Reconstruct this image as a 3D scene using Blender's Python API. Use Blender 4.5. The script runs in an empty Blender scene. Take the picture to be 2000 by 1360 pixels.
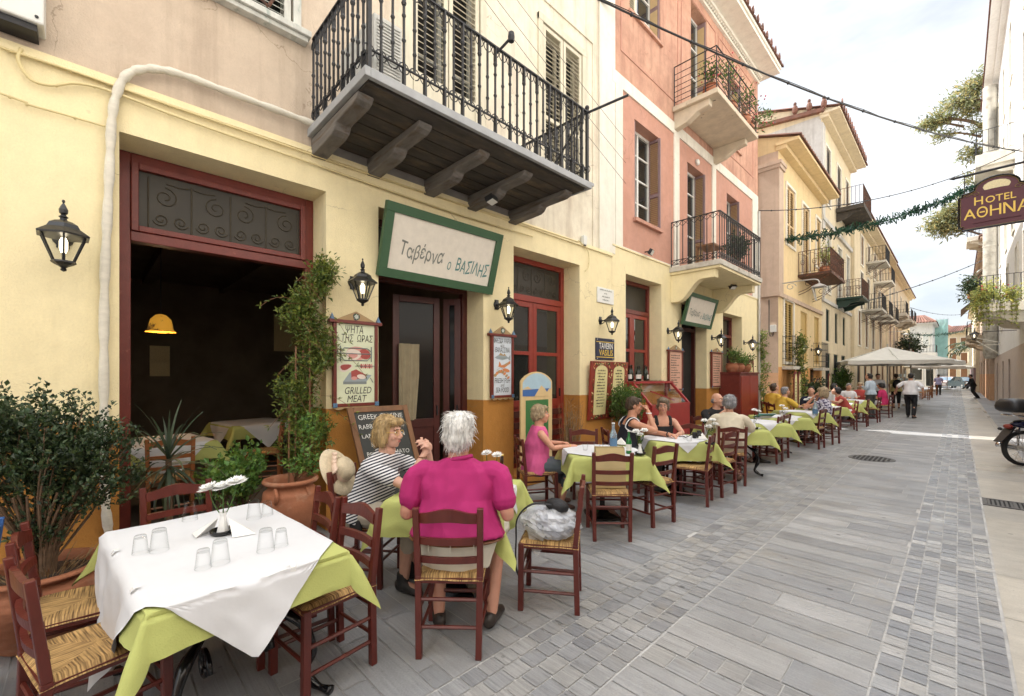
import bpy, math, random
import numpy as np
from mathutils import Vector as V, Matrix, noise
RND = random.Random(11)
SC = bpy.context.scene
COL = SC.collection
rad = math.radians
# ---------------------------------------------------------------- camera, sky, sun, exposure
CAM_H = 1.62
YAW = math.atan2(872.0, 850.0)
cd = bpy.data.cameras.new('camera'); cam = bpy.data.objects.new('camera', cd); COL.objects.link(cam)
cd.sensor_width = 36.0; cd.lens = 15.3; cd.shift_y = 0.0265; cd.clip_start = 0.05; cd.clip_end = 2000
cam.location = (0, 0, CAM_H); cam.rotation_euler = (rad(90), 0, YAW)
SC.camera = cam
SUN_EL = 50.0; SUN_AZ = (-0.997, -0.075)            # direction TO the sun, horizontally
wd = bpy.data.worlds.new('World'); SC.world = wd; wd.use_nodes = True
nt = wd.node_tree; nt.nodes.clear()
def _n(t, ty, **k):
    n = t.nodes.new(ty)
    for a, b in k.items(): setattr(n, a, b)
    return n
sky = _n(nt, 'ShaderNodeTexSky', sky_type='NISHITA', sun_disc=False, sun_elevation=rad(SUN_EL),
         sun_rotation=math.atan2(SUN_AZ[0], SUN_AZ[1]), air_density=1.0, dust_density=2.0, ozone_density=1.0)
tc = _n(nt, 'ShaderNodeTexCoord'); mp = _n(nt, 'ShaderNodeMapping'); mp.inputs['Scale'].default_value = (1.2, 1.2, 3.0)
cl = _n(nt, 'ShaderNodeTexNoise'); cl.inputs['Scale'].default_value = 2.0; cl.inputs['Detail'].default_value = 7; cl.inputs['Roughness'].default_value = .55
cr = _n(nt, 'ShaderNodeValToRGB'); cr.color_ramp.elements[0].position = .30; cr.color_ramp.elements[1].position = .55
cr.color_ramp.elements[0].color = (.62, .62, .62, 1); cr.color_ramp.elements[1].color = (1, 1, 1, 1)
mx = _n(nt, 'ShaderNodeMixRGB')
# the cloud sheet: thin and greyish towards the horizon, bright overhead and round the veiled sun
sx_ = _n(nt, 'ShaderNodeSeparateXYZ'); zr = _n(nt, 'ShaderNodeMapRange'); zr.inputs[1].default_value = .52; zr.inputs[2].default_value = .85
cc = _n(nt, 'ShaderNodeMixRGB'); cc.inputs[1].default_value = (4.4, 4.6, 4.85, 1); cc.inputs[2].default_value = (13.0, 13.5, 14.3, 1)
cn = _n(nt, 'ShaderNodeMixRGB', blend_type='MULTIPLY'); cn.inputs[0].default_value = 1; cv = _n(nt, 'ShaderNodeMapRange'); cv.inputs[1].default_value = .3; cv.inputs[2].default_value = .6; cv.inputs[3].default_value = .74; cv.inputs[4].default_value = 1.14
bg = _n(nt, 'ShaderNodeBackground'); bg.inputs['Strength'].default_value = 0.115
wo = _n(nt, 'ShaderNodeOutputWorld')
L = nt.links.new
L(tc.outputs['Generated'], mp.inputs['Vector']); L(mp.outputs[0], cl.inputs['Vector']); L(cl.outputs['Fac'], cr.inputs[0])
L(tc.outputs['Generated'], sx_.inputs[0]); L(sx_.outputs['Z'], zr.inputs[0]); L(zr.outputs[0], cc.inputs[0]); L(cl.outputs['Fac'], cv.inputs[0]); L(cc.outputs[0], cn.inputs[1]); L(cv.outputs[0], cn.inputs[2]); L(cn.outputs[0], mx.inputs[2])
L(cr.outputs[0], mx.inputs[0]); L(sky.outputs[0], mx.inputs[1]); L(mx.outputs[0], bg.inputs['Color']); L(bg.outputs[0], wo.inputs[0])
sl = bpy.data.lights.new('sun', 'SUN'); sl.energy = 4.6; sl.angle = rad(.5); sl.color = (1, .97, .92)
so = bpy.data.objects.new('sun', sl); COL.objects.link(so)
_ce = math.cos(rad(SUN_EL))
so.rotation_euler = V((-SUN_AZ[0]*_ce, -SUN_AZ[1]*_ce, -math.sin(rad(SUN_EL)))).to_track_quat('-Z', 'Y').to_euler()
so.location = (-30, 0, 40)
SC.view_settings.view_transform = 'Standard'; SC.view_settings.look = 'None'
SC.view_settings.exposure = 1.08; SC.view_settings.gamma = 1.0
SC.render.engine = 'CYCLES'
try:
    SC.cycles.max_bounces = 8; SC.cycles.diffuse_bounces = 4; SC.cycles.use_denoising = True
except Exception: pass
# ---------------------------------------------------------------- measuring helpers (points on real planes)
_S, _C = math.sin(YAW), math.cos(YAW)
def _ray(px, py):
    r = (px-1000)/850.0; u = (733-py)/850.0
    return _C*r-_S, _S*r+_C, u
def P(px, py, X=-4.6):
    x, y, u = _ray(px, py); t = X/x; return y*t, CAM_H+u*t
def G(px, py, z=0.0):
    x, y, u = _ray(px, py); t = (z-CAM_H)/u; return x*t, y*t
# ---------------------------------------------------------------- mesh collecting
OFF = {}
class MB:
    def __init__(s): s.v = []; s.f = []; s.m = []
    def add(s, vs, fs, mi=0):
        o = len(s.v); s.v += [tuple(v) for v in vs]; s.f += [tuple(i+o for i in f) for f in fs]; s.m += [mi]*len(fs)
    def quad(s, a, b, c, d, mi=0): s.add([a, b, c, d], [(0, 1, 2, 3)], mi)
    def poly(s, pts, mi=0): s.add(pts, [tuple(range(len(pts)))], mi)
    def box(s, c, d, rz=0.0, mi=0, M=None):
        x, y, z = d[0]/2, d[1]/2, d[2]/2
        p = [V((sx*x, sy*y, sz*z)) for sx in (-1, 1) for sy in (-1, 1) for sz in (-1, 1)]
        Mt = Matrix.Translation(c) @ (M if M is not None else Matrix.Rotation(rz, 4, 'Z'))
        s.add([Mt @ q for q in p], [(0, 1, 3, 2), (4, 6, 7, 5), (0, 4, 5, 1), (2, 3, 7, 6), (0, 2, 6, 4), (1, 5, 7, 3)], mi)
    def bb(s, x0, x1, y0, y1, z0, z1, mi=0):
        s.box(((x0+x1)/2, (y0+y1)/2, (z0+z1)/2), (abs(x1-x0), abs(y1-y0), abs(z1-z0)), 0, mi)
    def bar(s, p0, p1, w, h=None, up=(0, 0, 1), mi=0, w1=None, h1=None):
        p0, p1 = V(p0), V(p1); h = h or w; d = (p1-p0).normalized(); u = V(up)
        if abs(d.dot(u)) > .98: u = V((1, 0, 0))
        a = d.cross(u).normalized(); b = a.cross(d).normalized(); w1 = w1 or w; h1 = h1 or h
        vs = []
        for p, ww, hh in ((p0, w, h), (p1, w1, h1)):
            vs += [p+a*ww/2+b*hh/2, p-a*ww/2+b*hh/2, p-a*ww/2-b*hh/2, p+a*ww/2-b*hh/2]
        s.add(vs, [(0, 1, 2, 3), (7, 6, 5, 4), (0, 4, 5, 1), (1, 5, 6, 2), (2, 6, 7, 3), (3, 7, 4, 0)], mi)
    def tube(s, pts, r, n=6, caps=True, mi=0, flat=None):
        pts = [V(p) for p in pts]; k = len(pts); rs = r if isinstance(r, (list, tuple)) else [r]*k
        t = [(pts[min(i+1, k-1)]-pts[max(i-1, 0)]).normalized() for i in range(k)]
        u = V((0, 0, 1)) if abs(t[0].z) < .9 else V((1, 0, 0))
        a = t[0].cross(u).normalized(); vs = []
        for i in range(k):
            a = (a - t[i]*a.dot(t[i])).normalized(); b = t[i].cross(a)
            for j in range(n):
                g = 2*math.pi*j/n; vs.append(pts[i]+a*math.cos(g)*rs[i]+b*math.sin(g)*rs[i]*(flat or 1))
        fs = [(i*n+j, i*n+(j+1) % n, (i+1)*n+(j+1) % n, (i+1)*n+j) for i in range(k-1) for j in range(n)]
        if caps: fs += [tuple(range(n-1, -1, -1)), tuple((k-1)*n+j for j in range(n))]
        s.add(vs, fs, mi)
    def lathe(s, prof, c=(0, 0, 0), n=16, mi=0, M=None, closed=True, sx=1, sy=1, ph=0):
        vs = []; c = V(c)
        for r, z in prof:
            for j in range(n):
                g = 2*math.pi*j/n+ph; q = V((r*math.cos(g)*sx, r*math.sin(g)*sy, z))
                vs.append((M @ q if M is not None else q)+c)
        k = len(prof)
        fs = [(i*n+j, i*n+(j+1) % n, (i+1)*n+(j+1) % n, (i+1)*n+j) for i in range(k-1) for j in range(n)]
        if closed: fs += [tuple(range(n-1, -1, -1)), tuple((k-1)*n+j for j in range(n))]
        s.add(vs, fs, mi)
    def prism(s, pts, vec, mi=0):
        pts = [V(p) for p in pts]; vec = V(vec); n = len(pts)
        s.add(pts+[p+vec for p in pts], [tuple(range(n-1, -1, -1)), tuple(range(n, 2*n))]+[(i, (i+1) % n, n+(i+1) % n, n+i) for i in range(n)], mi)
    def ball(s, c, r, n=10, m=6, mi=0, M=None):
        r = r if isinstance(r, (tuple, list)) else (r, r, r); c = V(c); vs = []; 
        for i in range(1, m):
            th = math.pi*i/m
            for j in range(n):
                g = 2*math.pi*j/n; q = V((r[0]*math.sin(th)*math.cos(g), r[1]*math.sin(th)*math.sin(g), r[2]*math.cos(th)))
                vs.append((M @ q if M is not None else q)+c)
        tp = V((0, 0, r[2])); bt = V((0, 0, -r[2]))
        vs += [(M @ tp if M is not None else tp)+c, (M @ bt if M is not None else bt)+c]
        a = len(vs)-2; fs = [(i*n+j, (i+1)*n+j, (i+1)*n+(j+1) % n, i*n+(j+1) % n) for i in range(m-2) for j in range(n)]
        fs += [(a, j, (j+1) % n) for j in range(n)] + [(a+1, (m-2)*n+(j+1) % n, (m-2)*n+j) for j in range(n)]
        s.add(vs, fs, mi)
    def build(s, name, mats, parent=None, smooth=False, bevel=0, rel=True):
        me = bpy.data.meshes.new(name)
        off = OFF.get(parent.name, V((0, 0, 0))) if (parent is not None and rel) else V((0, 0, 0))
        me.from_pydata([(v[0]-off[0], v[1]-off[1], v[2]-off[2]) for v in s.v], [], s.f)
        if not isinstance(mats, (list, tuple)): mats = [mats]
        for m in mats: me.materials.append(m)
        if len(mats) > 1: me.polygons.foreach_set('material_index', s.m)
        if smooth: me.polygons.foreach_set('use_smooth', [True]*len(me.polygons))
        me.update()
        o = bpy.data.objects.new(name, me); COL.objects.link(o)
        if parent is not None: o.parent = parent; OFF[o.name] = off
        if bevel:
            b = o.modifiers.new('bevel', 'BEVEL'); b.width = bevel; b.segments = 2; b.limit_method = 'ANGLE'; b.angle_limit = rad(40)
        return o
def tag(o, label=None, cat=None, group=None, kind=None):
    if label: o['label'] = label
    if cat: o['category'] = cat
    if group: o['group'] = group
    if kind: o['kind'] = kind
    return o
def thing(name, label, cat, loc=(0, 0, 0), rz=0.0, group=None):
    o = bpy.data.objects.new(name, None); COL.objects.link(o); o.empty_display_size = .1
    o.location = loc; o.rotation_euler = (0, 0, rz); OFF[o.name] = V(loc)
    return tag(o, label, cat, group)
def local(o): OFF[o.name] = V((0, 0, 0)); return o       # parts of this thing are modelled in its own space
def kids(o): return [c for c in bpy.data.objects if c.parent == o]
KID = {}
def copy_tree(o, parent=None):
    c = o.copy(); COL.objects.link(c)
    if parent is not None: c.parent = parent
    if o.name not in KID: KID[o.name] = kids(o)
    for ch in KID[o.name]: copy_tree(ch, c)
    return c
# ---------------------------------------------------------------- materials
def mat(name, col, rough=.6, metal=0.0, var=0.0, vs=6.0, bump=0.0, bs=40.0, spec=.5, isl=0.0, coord='Object', stretch=(1, 1, 1), col2=None, ns=None, trans=0.0, alpha=1.0, emis=None, sheen=0, sss=0.0, c2pos=(.45, .6)):
    m = bpy.data.materials.new(name); m.use_nodes = True; t = m.node_tree; b = t.nodes['Principled BSDF']; lk = t.links.new
    b.inputs['Roughness'].default_value = rough; b.inputs['Metallic'].default_value = metal; b.inputs['Specular IOR Level'].default_value = spec
    b.inputs['Base Color'].default_value = (*col, 1)
    if trans: b.inputs['Transmission Weight'].default_value = trans; b.inputs['IOR'].default_value = 1.45
    if alpha < 1: b.inputs['Alpha'].default_value = alpha
    if emis: b.inputs['Emission Color'].default_value = (*emis[0], 1); b.inputs['Emission Strength'].default_value = emis[1]
    if sss: b.inputs['Subsurface Weight'].default_value = sss; b.inputs['Subsurface Radius'].default_value = (.01, .004, .002)
    if sheen: b.inputs['Sheen Weight'].default_value = sheen
    src = None
    if var or bump or col2:
        co = _n(t, 'ShaderNodeTexCoord'); ma = _n(t, 'ShaderNodeMapping'); ma.inputs['Scale'].default_value = stretch
        if coord == 'Position':
            ge = _n(t, 'ShaderNodeNewGeometry'); lk(ge.outputs['Position'], ma.inputs['Vector'])
        else: lk(co.outputs[coord], ma.inputs['Vector'])
    rgb = _n(t, 'ShaderNodeRGB'); rgb.outputs[0].default_value = (*col, 1); src = rgb.outputs[0]
    if col2:
        n2 = _n(t, 'ShaderNodeTexNoise'); n2.inputs['Scale'].default_value = ns or vs; n2.inputs['Detail'].default_value = 6; n2.inputs['Roughness'].default_value = .65
        lk(ma.outputs[0], n2.inputs['Vector'])
        mr = _n(t, 'ShaderNodeMapRange'); mr.inputs[1].default_value = c2pos[0]; mr.inputs[2].default_value = c2pos[1]; lk(n2.outputs['Fac'], mr.inputs[0])
        mm = _n(t, 'ShaderNodeMixRGB'); mm.inputs[2].default_value = (*col2, 1); lk(mr.outputs[0], mm.inputs[0]); lk(src, mm.inputs[1]); src = mm.outputs[0]
    if var:
        n1 = _n(t, 'ShaderNodeTexNoise'); n1.inputs['Scale'].default_value = vs; n1.inputs['Detail'].default_value = 5; n1.inputs['Roughness'].default_value = .6
        lk(ma.outputs[0], n1.inputs['Vector'])
        mr = _n(t, 'ShaderNodeMapRange'); mr.inputs[1].default_value = .25; mr.inputs[2].default_value = .75; mr.inputs[3].default_value = 1-var; mr.inputs[4].default_value = 1+var
        lk(n1.outputs['Fac'], mr.inputs[0])
        mm = _n(t, 'ShaderNodeMixRGB', blend_type='MULTIPLY'); mm.inputs[0].default_value = 1; lk(src, mm.inputs[1]); lk(mr.outputs[0], mm.inputs[2]); src = mm.outputs[0]
    if isl:
        g2 = _n(t, 'ShaderNodeNewGeometry'); mr = _n(t, 'ShaderNodeMapRange'); mr.inputs[3].default_value = 1-isl; mr.inputs[4].default_value = 1+isl
        lk(g2.outputs['Random Per Island'], mr.inputs[0])
        mm = _n(t, 'ShaderNodeMixRGB', blend_type='MULTIPLY'); mm.inputs[0].default_value = 1; lk(src, mm.inputs[1]); lk(mr.outputs[0], mm.inputs[2]); src = mm.outputs[0]
    lk(src, b.inputs['Base Color'])
    if bump:
        n3 = _n(t, 'ShaderNodeTexNoise'); n3.inputs['Scale'].default_value = bs; n3.inputs['Detail'].default_value = 4
        lk(ma.outputs[0], n3.inputs['Vector']); bp = _n(t, 'ShaderNodeBump'); bp.inputs['Strength'].default_value = bump; bp.inputs['Distance'].default_value = .01
        lk(n3.outputs['Fac'], bp.inputs['Height']); lk(bp.outputs[0], b.inputs['Normal'])
    return m
def nodes_of(m): return m.node_tree, m.node_tree.nodes['Principled BSDF'], m.node_tree.links.new
def base_link(m):
    t, b, lk = nodes_of(m); return b.inputs['Base Color'].links[0].from_socket
M = {}
def wall_mat(name, up, low=None, zsplit=1.27, stain=None, stain_amt=.5, streak=True, var=.06, drift=None):
    """painted render: paint up to a line on the wall, streaky rain stains, hairline roughness"""
    m = bpy.data.materials.new(name); m.use_nodes = True; t, b, lk = nodes_of(m)
    b.inputs['Roughness'].default_value = .85; b.inputs['Specular IOR Level'].default_value = .25
    ge = _n(t, 'ShaderNodeNewGeometry'); sp = _n(t, 'ShaderNodeSeparateXYZ'); lk(ge.outputs['Position'], sp.inputs[0])
    u = _n(t, 'ShaderNodeRGB'); u.outputs[0].default_value = (*up, 1); src = u.outputs[0]
    def nz(scale, stretch, det=5, rough=.6):
        ma = _n(t, 'ShaderNodeMapping'); ma.inputs['Scale'].default_value = stretch; lk(ge.outputs['Position'], ma.inputs['Vector'])
        n = _n(t, 'ShaderNodeTexNoise'); n.inputs['Scale'].default_value = scale; n.inputs['Detail'].default_value = det; n.inputs['Roughness'].default_value = rough
        lk(ma.outputs[0], n.inputs['Vector']); return n.outputs['Fac']
    def rng(f, a, b_, c=0.0, d=1.0):
        r = _n(t, 'ShaderNodeMapRange'); r.inputs[1].default_value = a; r.inputs[2].default_value = b_; r.inputs[3].default_value = c; r.inputs[4].default_value = d
        lk(f, r.inputs[0]); return r.outputs[0]
    def mix(f, a, col=None, sock=None, bt='MIX'):
        x = _n(t, 'ShaderNodeMixRGB', blend_type=bt)
        if isinstance(f, float): x.inputs[0].default_value = f
        else: lk(f, x.inputs[0])
        lk(a, x.inputs[1])
        if col: x.inputs[2].default_value = (*col, 1)
        else: lk(sock, x.inputs[2])
        return x.outputs[0]
    if drift: src = mix(rng(sp.outputs['Y'], drift[1], drift[2]), src, drift[0])
    if stain:
        src = mix(rng(nz(1.3, (1, 1, .7), 6, .7), .42, .75, 0, stain_amt), src, stain)
        if streak: src = mix(rng(nz(5.0, (1, 1, .07), 5, .65), .5, .78, 0, stain_amt), src, tuple(c*.8 for c in stain))
    if low:
        wob = rng(nz(3, (1, 1, 1)), 0, 1, -.012, .012); ad = _n(t, 'ShaderNodeMath', operation='ADD'); lk(sp.outputs['Z'], ad.inputs[0]); lk(wob, ad.inputs[1])
        lowc = _n(t, 'ShaderNodeRGB'); lowc.outputs[0].default_value = (*low, 1)
        lo = mix(rng(nz(4, (1, 1, .5), 6, .7), .5, .72, 0, .35), lowc.outputs[0], tuple(c*.6 for c in low))
        dirt = rng(nz(9, (1, 1, 1), 6, .7), .62, .72, 0, .5); lo = mix(dirt, lo, (low[0]*1.15, low[1]*1.3, low[2]*2.2))
        src = mix(rng(ad.outputs[0], zsplit-.004, zsplit+.004, 1, 0), src, None, lo)
    src = mix(1.0, src, None, rng(nz(7, (1, 1, 1)), .25, .75, 1-var, 1+var), 'MULTIPLY')
    src = mix(1.0, src, None, rng(nz(60, (1, 1, 1), 3), .3, .7, .97, 1.03), 'MULTIPLY')
    # hairline cracks: thin edges of a large warped cell pattern, only where a second noise allows
    vo = _n(t, 'ShaderNodeTexVoronoi', feature='DISTANCE_TO_EDGE'); vo.inputs['Scale'].default_value = .55
    wv = _n(t, 'ShaderNodeTexNoise'); wv.inputs['Scale'].default_value = 2.5; wv.inputs['Detail'].default_value = 6; lk(ge.outputs['Position'], wv.inputs['Vector'])
    vm = _n(t, 'ShaderNodeVectorMath', operation='SCALE'); vm.inputs['Scale'].default_value = .7; lk(wv.outputs['Color'], vm.inputs[0])
    va = _n(t, 'ShaderNodeVectorMath', operation='ADD'); lk(ge.outputs['Position'], va.inputs[0]); lk(vm.outputs[0], va.inputs[1]); lk(va.outputs[0], vo.inputs['Vector'])
    cf = _n(t, 'ShaderNodeMath', operation='MULTIPLY'); lk(rng(vo.outputs['Distance'], .0, .0035, .55, 0), cf.inputs[0]); lk(rng(nz(.9, (1, 1, 1), 2), .47, .55), cf.inputs[1])
    src = mix(cf.outputs[0], src, (up[0]*.35, up[1]*.3, up[2]*.25))
    lk(src, b.inputs['Base Color'])
    bp = _n(t, 'ShaderNodeBump'); bp.inputs['Strength'].default_value = .35; bp.inputs['Distance'].default_value = .012
    ad = _n(t, 'ShaderNodeMath', operation='ADD'); lk(nz(14, (1, 1, 1), 6, .6), ad.inputs[0]); lk(nz(90, (1, 1, 1), 2), ad.inputs[1])
    lk(ad.outputs[0], bp.inputs['Height']); lk(bp.outputs[0], b.inputs['Normal'])
    M[name] = m; return m
wall_mat('yellow_wall', (.85, .74, .46), (.50, .23, .055), var=.05, stain=(.78, .65, .38), stain_amt=.35)
wall_mat('beige_wall', (.60, .49, .38), stain=(.40, .30, .22), stain_amt=.55, drift=((.78, .72, .58), 1.2, 4.2))
wall_mat('pink_wall', (.52, .275, .20), stain=(.60, .35, .28), stain_amt=.5, var=.08)
wall_mat('faded_pink', (.58, .34, .24), stain=(.36, .17, .12), stain_amt=.75, var=.12)
wall_mat('white_paint', (.80, .76, .66), stain=(.62, .55, .44), stain_amt=.4)
wall_mat('ochre_wall', (.76, .59, .33), (.66, .34, .12), 1.9, stain=(.62, .46, .26), stain_amt=.4)
wall_mat('tan_wall', (.56, .43, .33), (.66, .40, .24), 1.7, stain=(.40, .30, .23), stain_amt=.6)
wall_mat('grey_wall', (.60, .58, .54), stain=(.40, .37, .33), stain_amt=.7)
wall_mat('cream_wall', (.74, .63, .44), stain=(.54, .44, .30), stain_amt=.5)
wall_mat('hotel_wall', (.82, .80, .77), (.60, .50, .43), 2.75, stain=(.70, .67, .62), stain_amt=.4)
wall_mat('stone_wall', (.62, .60, .55), stain=(.42, .40, .36), stain_amt=.6)
M['maroon'] = mat('maroon', (.155, .026, .018), .38, var=.18, vs=9, bump=.12, bs=60, col2=(.23, .06, .04), ns=14, c2pos=(.62, .7))
M['maroon_dark'] = mat('maroon_dark', (.075, .018, .014), .4, var=.2, vs=9, bump=.1, bs=50)
M['red_door'] = mat('red_door', (.26, .035, .022), .38, var=.12, vs=7, bump=.08, bs=50)
M['chair'] = mat('chair', (.105, .0185, .0125), .34, var=.22, vs=14, bump=.15, bs=70, col2=(.15, .04, .028), ns=22, c2pos=(.66, .76), stretch=(1, 1, .35))
M['chair_old'] = mat('chair_old', (.30, .105, .035), .4, var=.2, vs=12, bump=.1)
M['black_iron'] = mat('black_iron', (.014, .014, .016), .5, var=.4, vs=30, bump=.25, bs=60, col2=(.06, .045, .035), ns=18, c2pos=(.62, .75))
M['rust_iron'] = mat('rust_iron', (.06, .03, .02), .7, var=.4, vs=20, bump=.2, bs=50, col2=(.16, .06, .03), ns=12)
M['black_gloss'] = mat('black_gloss', (.006, .006, .007), .18, bump=.2, bs=25)
M['black_lantern'] = mat('black_lantern', (.012, .012, .013), .33, bump=.12, bs=60)
M['glass_dark'] = mat('glass_dark', (.02, .022, .02), .04, spec=.8, bump=.03, bs=2)
M['glass_shade'] = mat('glass_shade', (.012, .011, .010), .12, spec=.25); M['grey_plaster'] = mat('grey_plaster', (.22, .20, .18), .85, var=.2, vs=5, bump=.2)
M['glass_mesh'] = mat('glass_mesh', (.040, .034, .024), .45, var=.25, vs=3, spec=.4)
M['scroll'] = mat('scroll', (.075, .062, .042), .6)
def thin_glass(name, lo=.06, hi=.75):
    m = bpy.data.materials.new(name); m.use_nodes = True; t = m.node_tree; t.nodes.clear(); o = _n(t, 'ShaderNodeOutputMaterial'); mx_ = _n(t, 'ShaderNodeMixShader'); tr = _n(t, 'ShaderNodeBsdfTransparent'); gl = _n(t, 'ShaderNodeBsdfGlossy'); gl.inputs['Roughness'].default_value = .03; gl.inputs['Color'].default_value = (.42, .44, .44, 1); tr.inputs[0].default_value = (.985, .99, .99, 1)
    lw = _n(t, 'ShaderNodeLayerWeight'); lw.inputs['Blend'].default_value = .35; mr = _n(t, 'ShaderNodeMapRange'); mr.inputs[1].default_value = .1; mr.inputs[2].default_value = .9; mr.inputs[3].default_value = lo; mr.inputs[4].default_value = hi
    t.links.new(lw.outputs['Facing'], mr.inputs[0]); t.links.new(mr.outputs[0], mx_.inputs[0]); t.links.new(tr.outputs[0], mx_.inputs[1]); t.links.new(gl.outputs[0], mx_.inputs[2]); t.links.new(mx_.outputs[0], o.inputs[0]); return m
M['glass'] = thin_glass('glass', .0, .42)
M['pane'] = thin_glass('pane', .05, .5)
M['bulb'] = mat('bulb', (.9, .88, .8), .3, emis=((1, .86, .6), 2.2))
M['white_ceramic'] = mat('white_ceramic', (.82, .82, .80), .18)
M['brown_glass'] = mat('brown_glass', (.05, .018, .006), .06, spec=.7)
M['green_glass'] = mat('green_glass', (.015, .16, .035), .05, spec=.7)
M['green_bottle_dark'] = mat('green_bottle_dark', (.012, .02, .01), .06, spec=.7)
M['label_white'] = mat('label_white', (.75, .74, .68), .6)
M['label_cream'] = mat('label_cream', (.70, .60, .36), .6, var=.2, vs=80)
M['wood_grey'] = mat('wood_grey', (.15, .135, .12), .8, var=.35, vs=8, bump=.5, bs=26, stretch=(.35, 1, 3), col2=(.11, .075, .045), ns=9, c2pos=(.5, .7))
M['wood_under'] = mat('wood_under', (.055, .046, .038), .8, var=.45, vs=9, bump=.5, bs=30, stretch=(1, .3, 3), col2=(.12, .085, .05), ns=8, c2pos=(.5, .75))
M['wood_brown'] = mat('wood_brown', (.20, .095, .042), .55, var=.3, vs=10, bump=.3, bs=30, stretch=(1, 1, .2))
M['wood_white'] = mat('wood_white', (.55, .55, .50), .75, var=.2, vs=10, bump=.3, bs=40, stretch=(1, 1, .3), col2=(.36, .40, .36), ns=12, c2pos=(.55, .65))
M['shutter_cream'] = mat('shutter_cream', (.62, .57, .44), .7, var=.12, vs=10, bump=.15, bs=50, stretch=(1, 1, .3), col2=(.42, .33, .22), ns=15, c2pos=(.64, .72))
M['shutter_mauve'] = mat('shutter_mauve', (.26, .17, .17), .6, var=.1)
M['shutter_tan'] = mat('shutter_tan', (.60, .43, .22), .6, var=.1)
M['shutter_yellow'] = mat('shutter_yellow', (.50, .34, .11), .6, var=.15)
M['shutter_green'] = mat('shutter_green', (.016, .045, .032), .5, var=.2)
M['shutter_red'] = mat('shutter_red', (.30, .065, .045), .6, var=.2)
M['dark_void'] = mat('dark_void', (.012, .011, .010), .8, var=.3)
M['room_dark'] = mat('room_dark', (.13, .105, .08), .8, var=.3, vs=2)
M['frame_white'] = mat('frame_white', (.74, .73, .68), .5, var=.06)
M['lead_grey'] = mat('lead_grey', (.34, .35, .36), .55, var=.15, bump=.2, bs=12)
M['concrete'] = mat('concrete', (.56, .53, .46), .85, var=.15, vs=5, bump=.3, bs=30, col2=(.33, .29, .23), ns=3, c2pos=(.5, .7))
M['concrete_worn'] = mat('concrete_worn', (.60, .51, .38), .85, var=.15, vs=5, bump=.5, bs=14, col2=(.10, .085, .07), ns=4.5, c2pos=(.66, .70))
M['yellow_slab'] = M['yellow_wall']
M['tile'] = mat('tile', (.17, .075, .05), .85, var=.35, vs=4, bump=.3, bs=25, isl=.3, col2=(.16, .10, .075), ns=3, c2pos=(.5, .7))
M['terracotta'] = mat('terracotta', (.36, .135, .065), .75, var=.2, vs=6, bump=.25, bs=45, col2=(.44, .24, .15), ns=5, c2pos=(.55, .72))
M['soil'] = mat('soil', (.06, .04, .028), .95, var=.4, vs=30, bump=.8, bs=40)
M['pipe_cloth'] = mat('pipe_cloth', (.66, .62, .52), .8, var=.12, vs=8, bump=.5, bs=30, stretch=(1, 1, 3))
M['cable_cream'] = mat('cable_cream', (.70, .58, .30), .6, var=.1)
M['cable_black'] = mat('cable_black', (.012, .012, .014), .5)
M['metal_box'] = mat('metal_box', (.68, .68, .64), .45, var=.08, vs=4)
M['galv'] = mat('galv', (.48, .47, .44), .4, metal=.6, var=.15, bump=.15, bs=12)
M['paper_ink'] = mat('paper_ink', (.03, .028, .025), .7)
def leafmat(name, c, isl=.5, tl=.3, rough=.42):
    m = mat(name, c, rough, isl=isl); t, b, lk = nodes_of(m); o = [n for n in t.nodes if n.type == 'OUTPUT_MATERIAL'][0]; tr = _n(t, 'ShaderNodeBsdfTranslucent'); mx_ = _n(t, 'ShaderNodeMixShader'); mx_.inputs[0].default_value = tl
    ge = [n for n in t.nodes if n.type == 'NEW_GEOMETRY'][0]; ml = _n(t, 'ShaderNodeMath', operation='MULTIPLY'); ml.inputs[1].default_value = 17.3; fr = _n(t, 'ShaderNodeMath', operation='FRACT'); pw_ = _n(t, 'ShaderNodeMath', operation='POWER'); pw_.inputs[1].default_value = 2.5
    lk(ge.outputs['Random Per Island'], ml.inputs[0]); lk(ml.outputs[0], fr.inputs[0]); lk(fr.outputs[0], pw_.inputs[0]); ym = _n(t, 'ShaderNodeMixRGB'); lk(pw_.outputs[0], ym.inputs[0]); lk(base_link(m), ym.inputs[1]); ym.inputs[2].default_value = (c[0]*2.4, c[1]*1.7, c[2]*1.3, 1); lk(ym.outputs[0], b.inputs['Base Color'])
    g = _n(t, 'ShaderNodeHueSaturation'); g.inputs['Value'].default_value = 1.7; g.inputs['Hue'].default_value = .485; lk(base_link(m), g.inputs['Color']); lk(g.outputs[0], tr.inputs[0]); lk(b.outputs[0], mx_.inputs[1]); lk(tr.outputs[0], mx_.inputs[2]); lk(mx_.outputs[0], o.inputs[0]); M[name] = m
for k, c in dict(leaf_dark=(.024, .048, .018), leaf_mid=(.060, .125, .028), leaf_bright=(.095, .20, .05), leaf_vine=(.095, .15, .035), leaf_pine=(.17, .20, .10), leaf_yucca=(.05, .075, .045), leaf_pale=(.22, .28, .09), garland=(.012, .055, .035)).items(): leafmat(k, c, .55, .32 if k not in ('leaf_dark', 'garland') else .12)
M['petal_red'] = mat('petal_red', (.42, .06, .07), .5, isl=.4)
M['petal'] = mat('petal', (.86, .86, .83), .5, isl=.05)
M['bark'] = mat('bark', (.16, .10, .06), .85, var=.35, vs=20, bump=.5, bs=60)
M['dry_twig'] = mat('dry_twig', (.26, .17, .085), .85, isl=.4)
M['cloth_white'] = mat('cloth_white', (.655, .66, .675), .8, var=.03, vs=5, bump=.4, bs=6)
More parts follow.
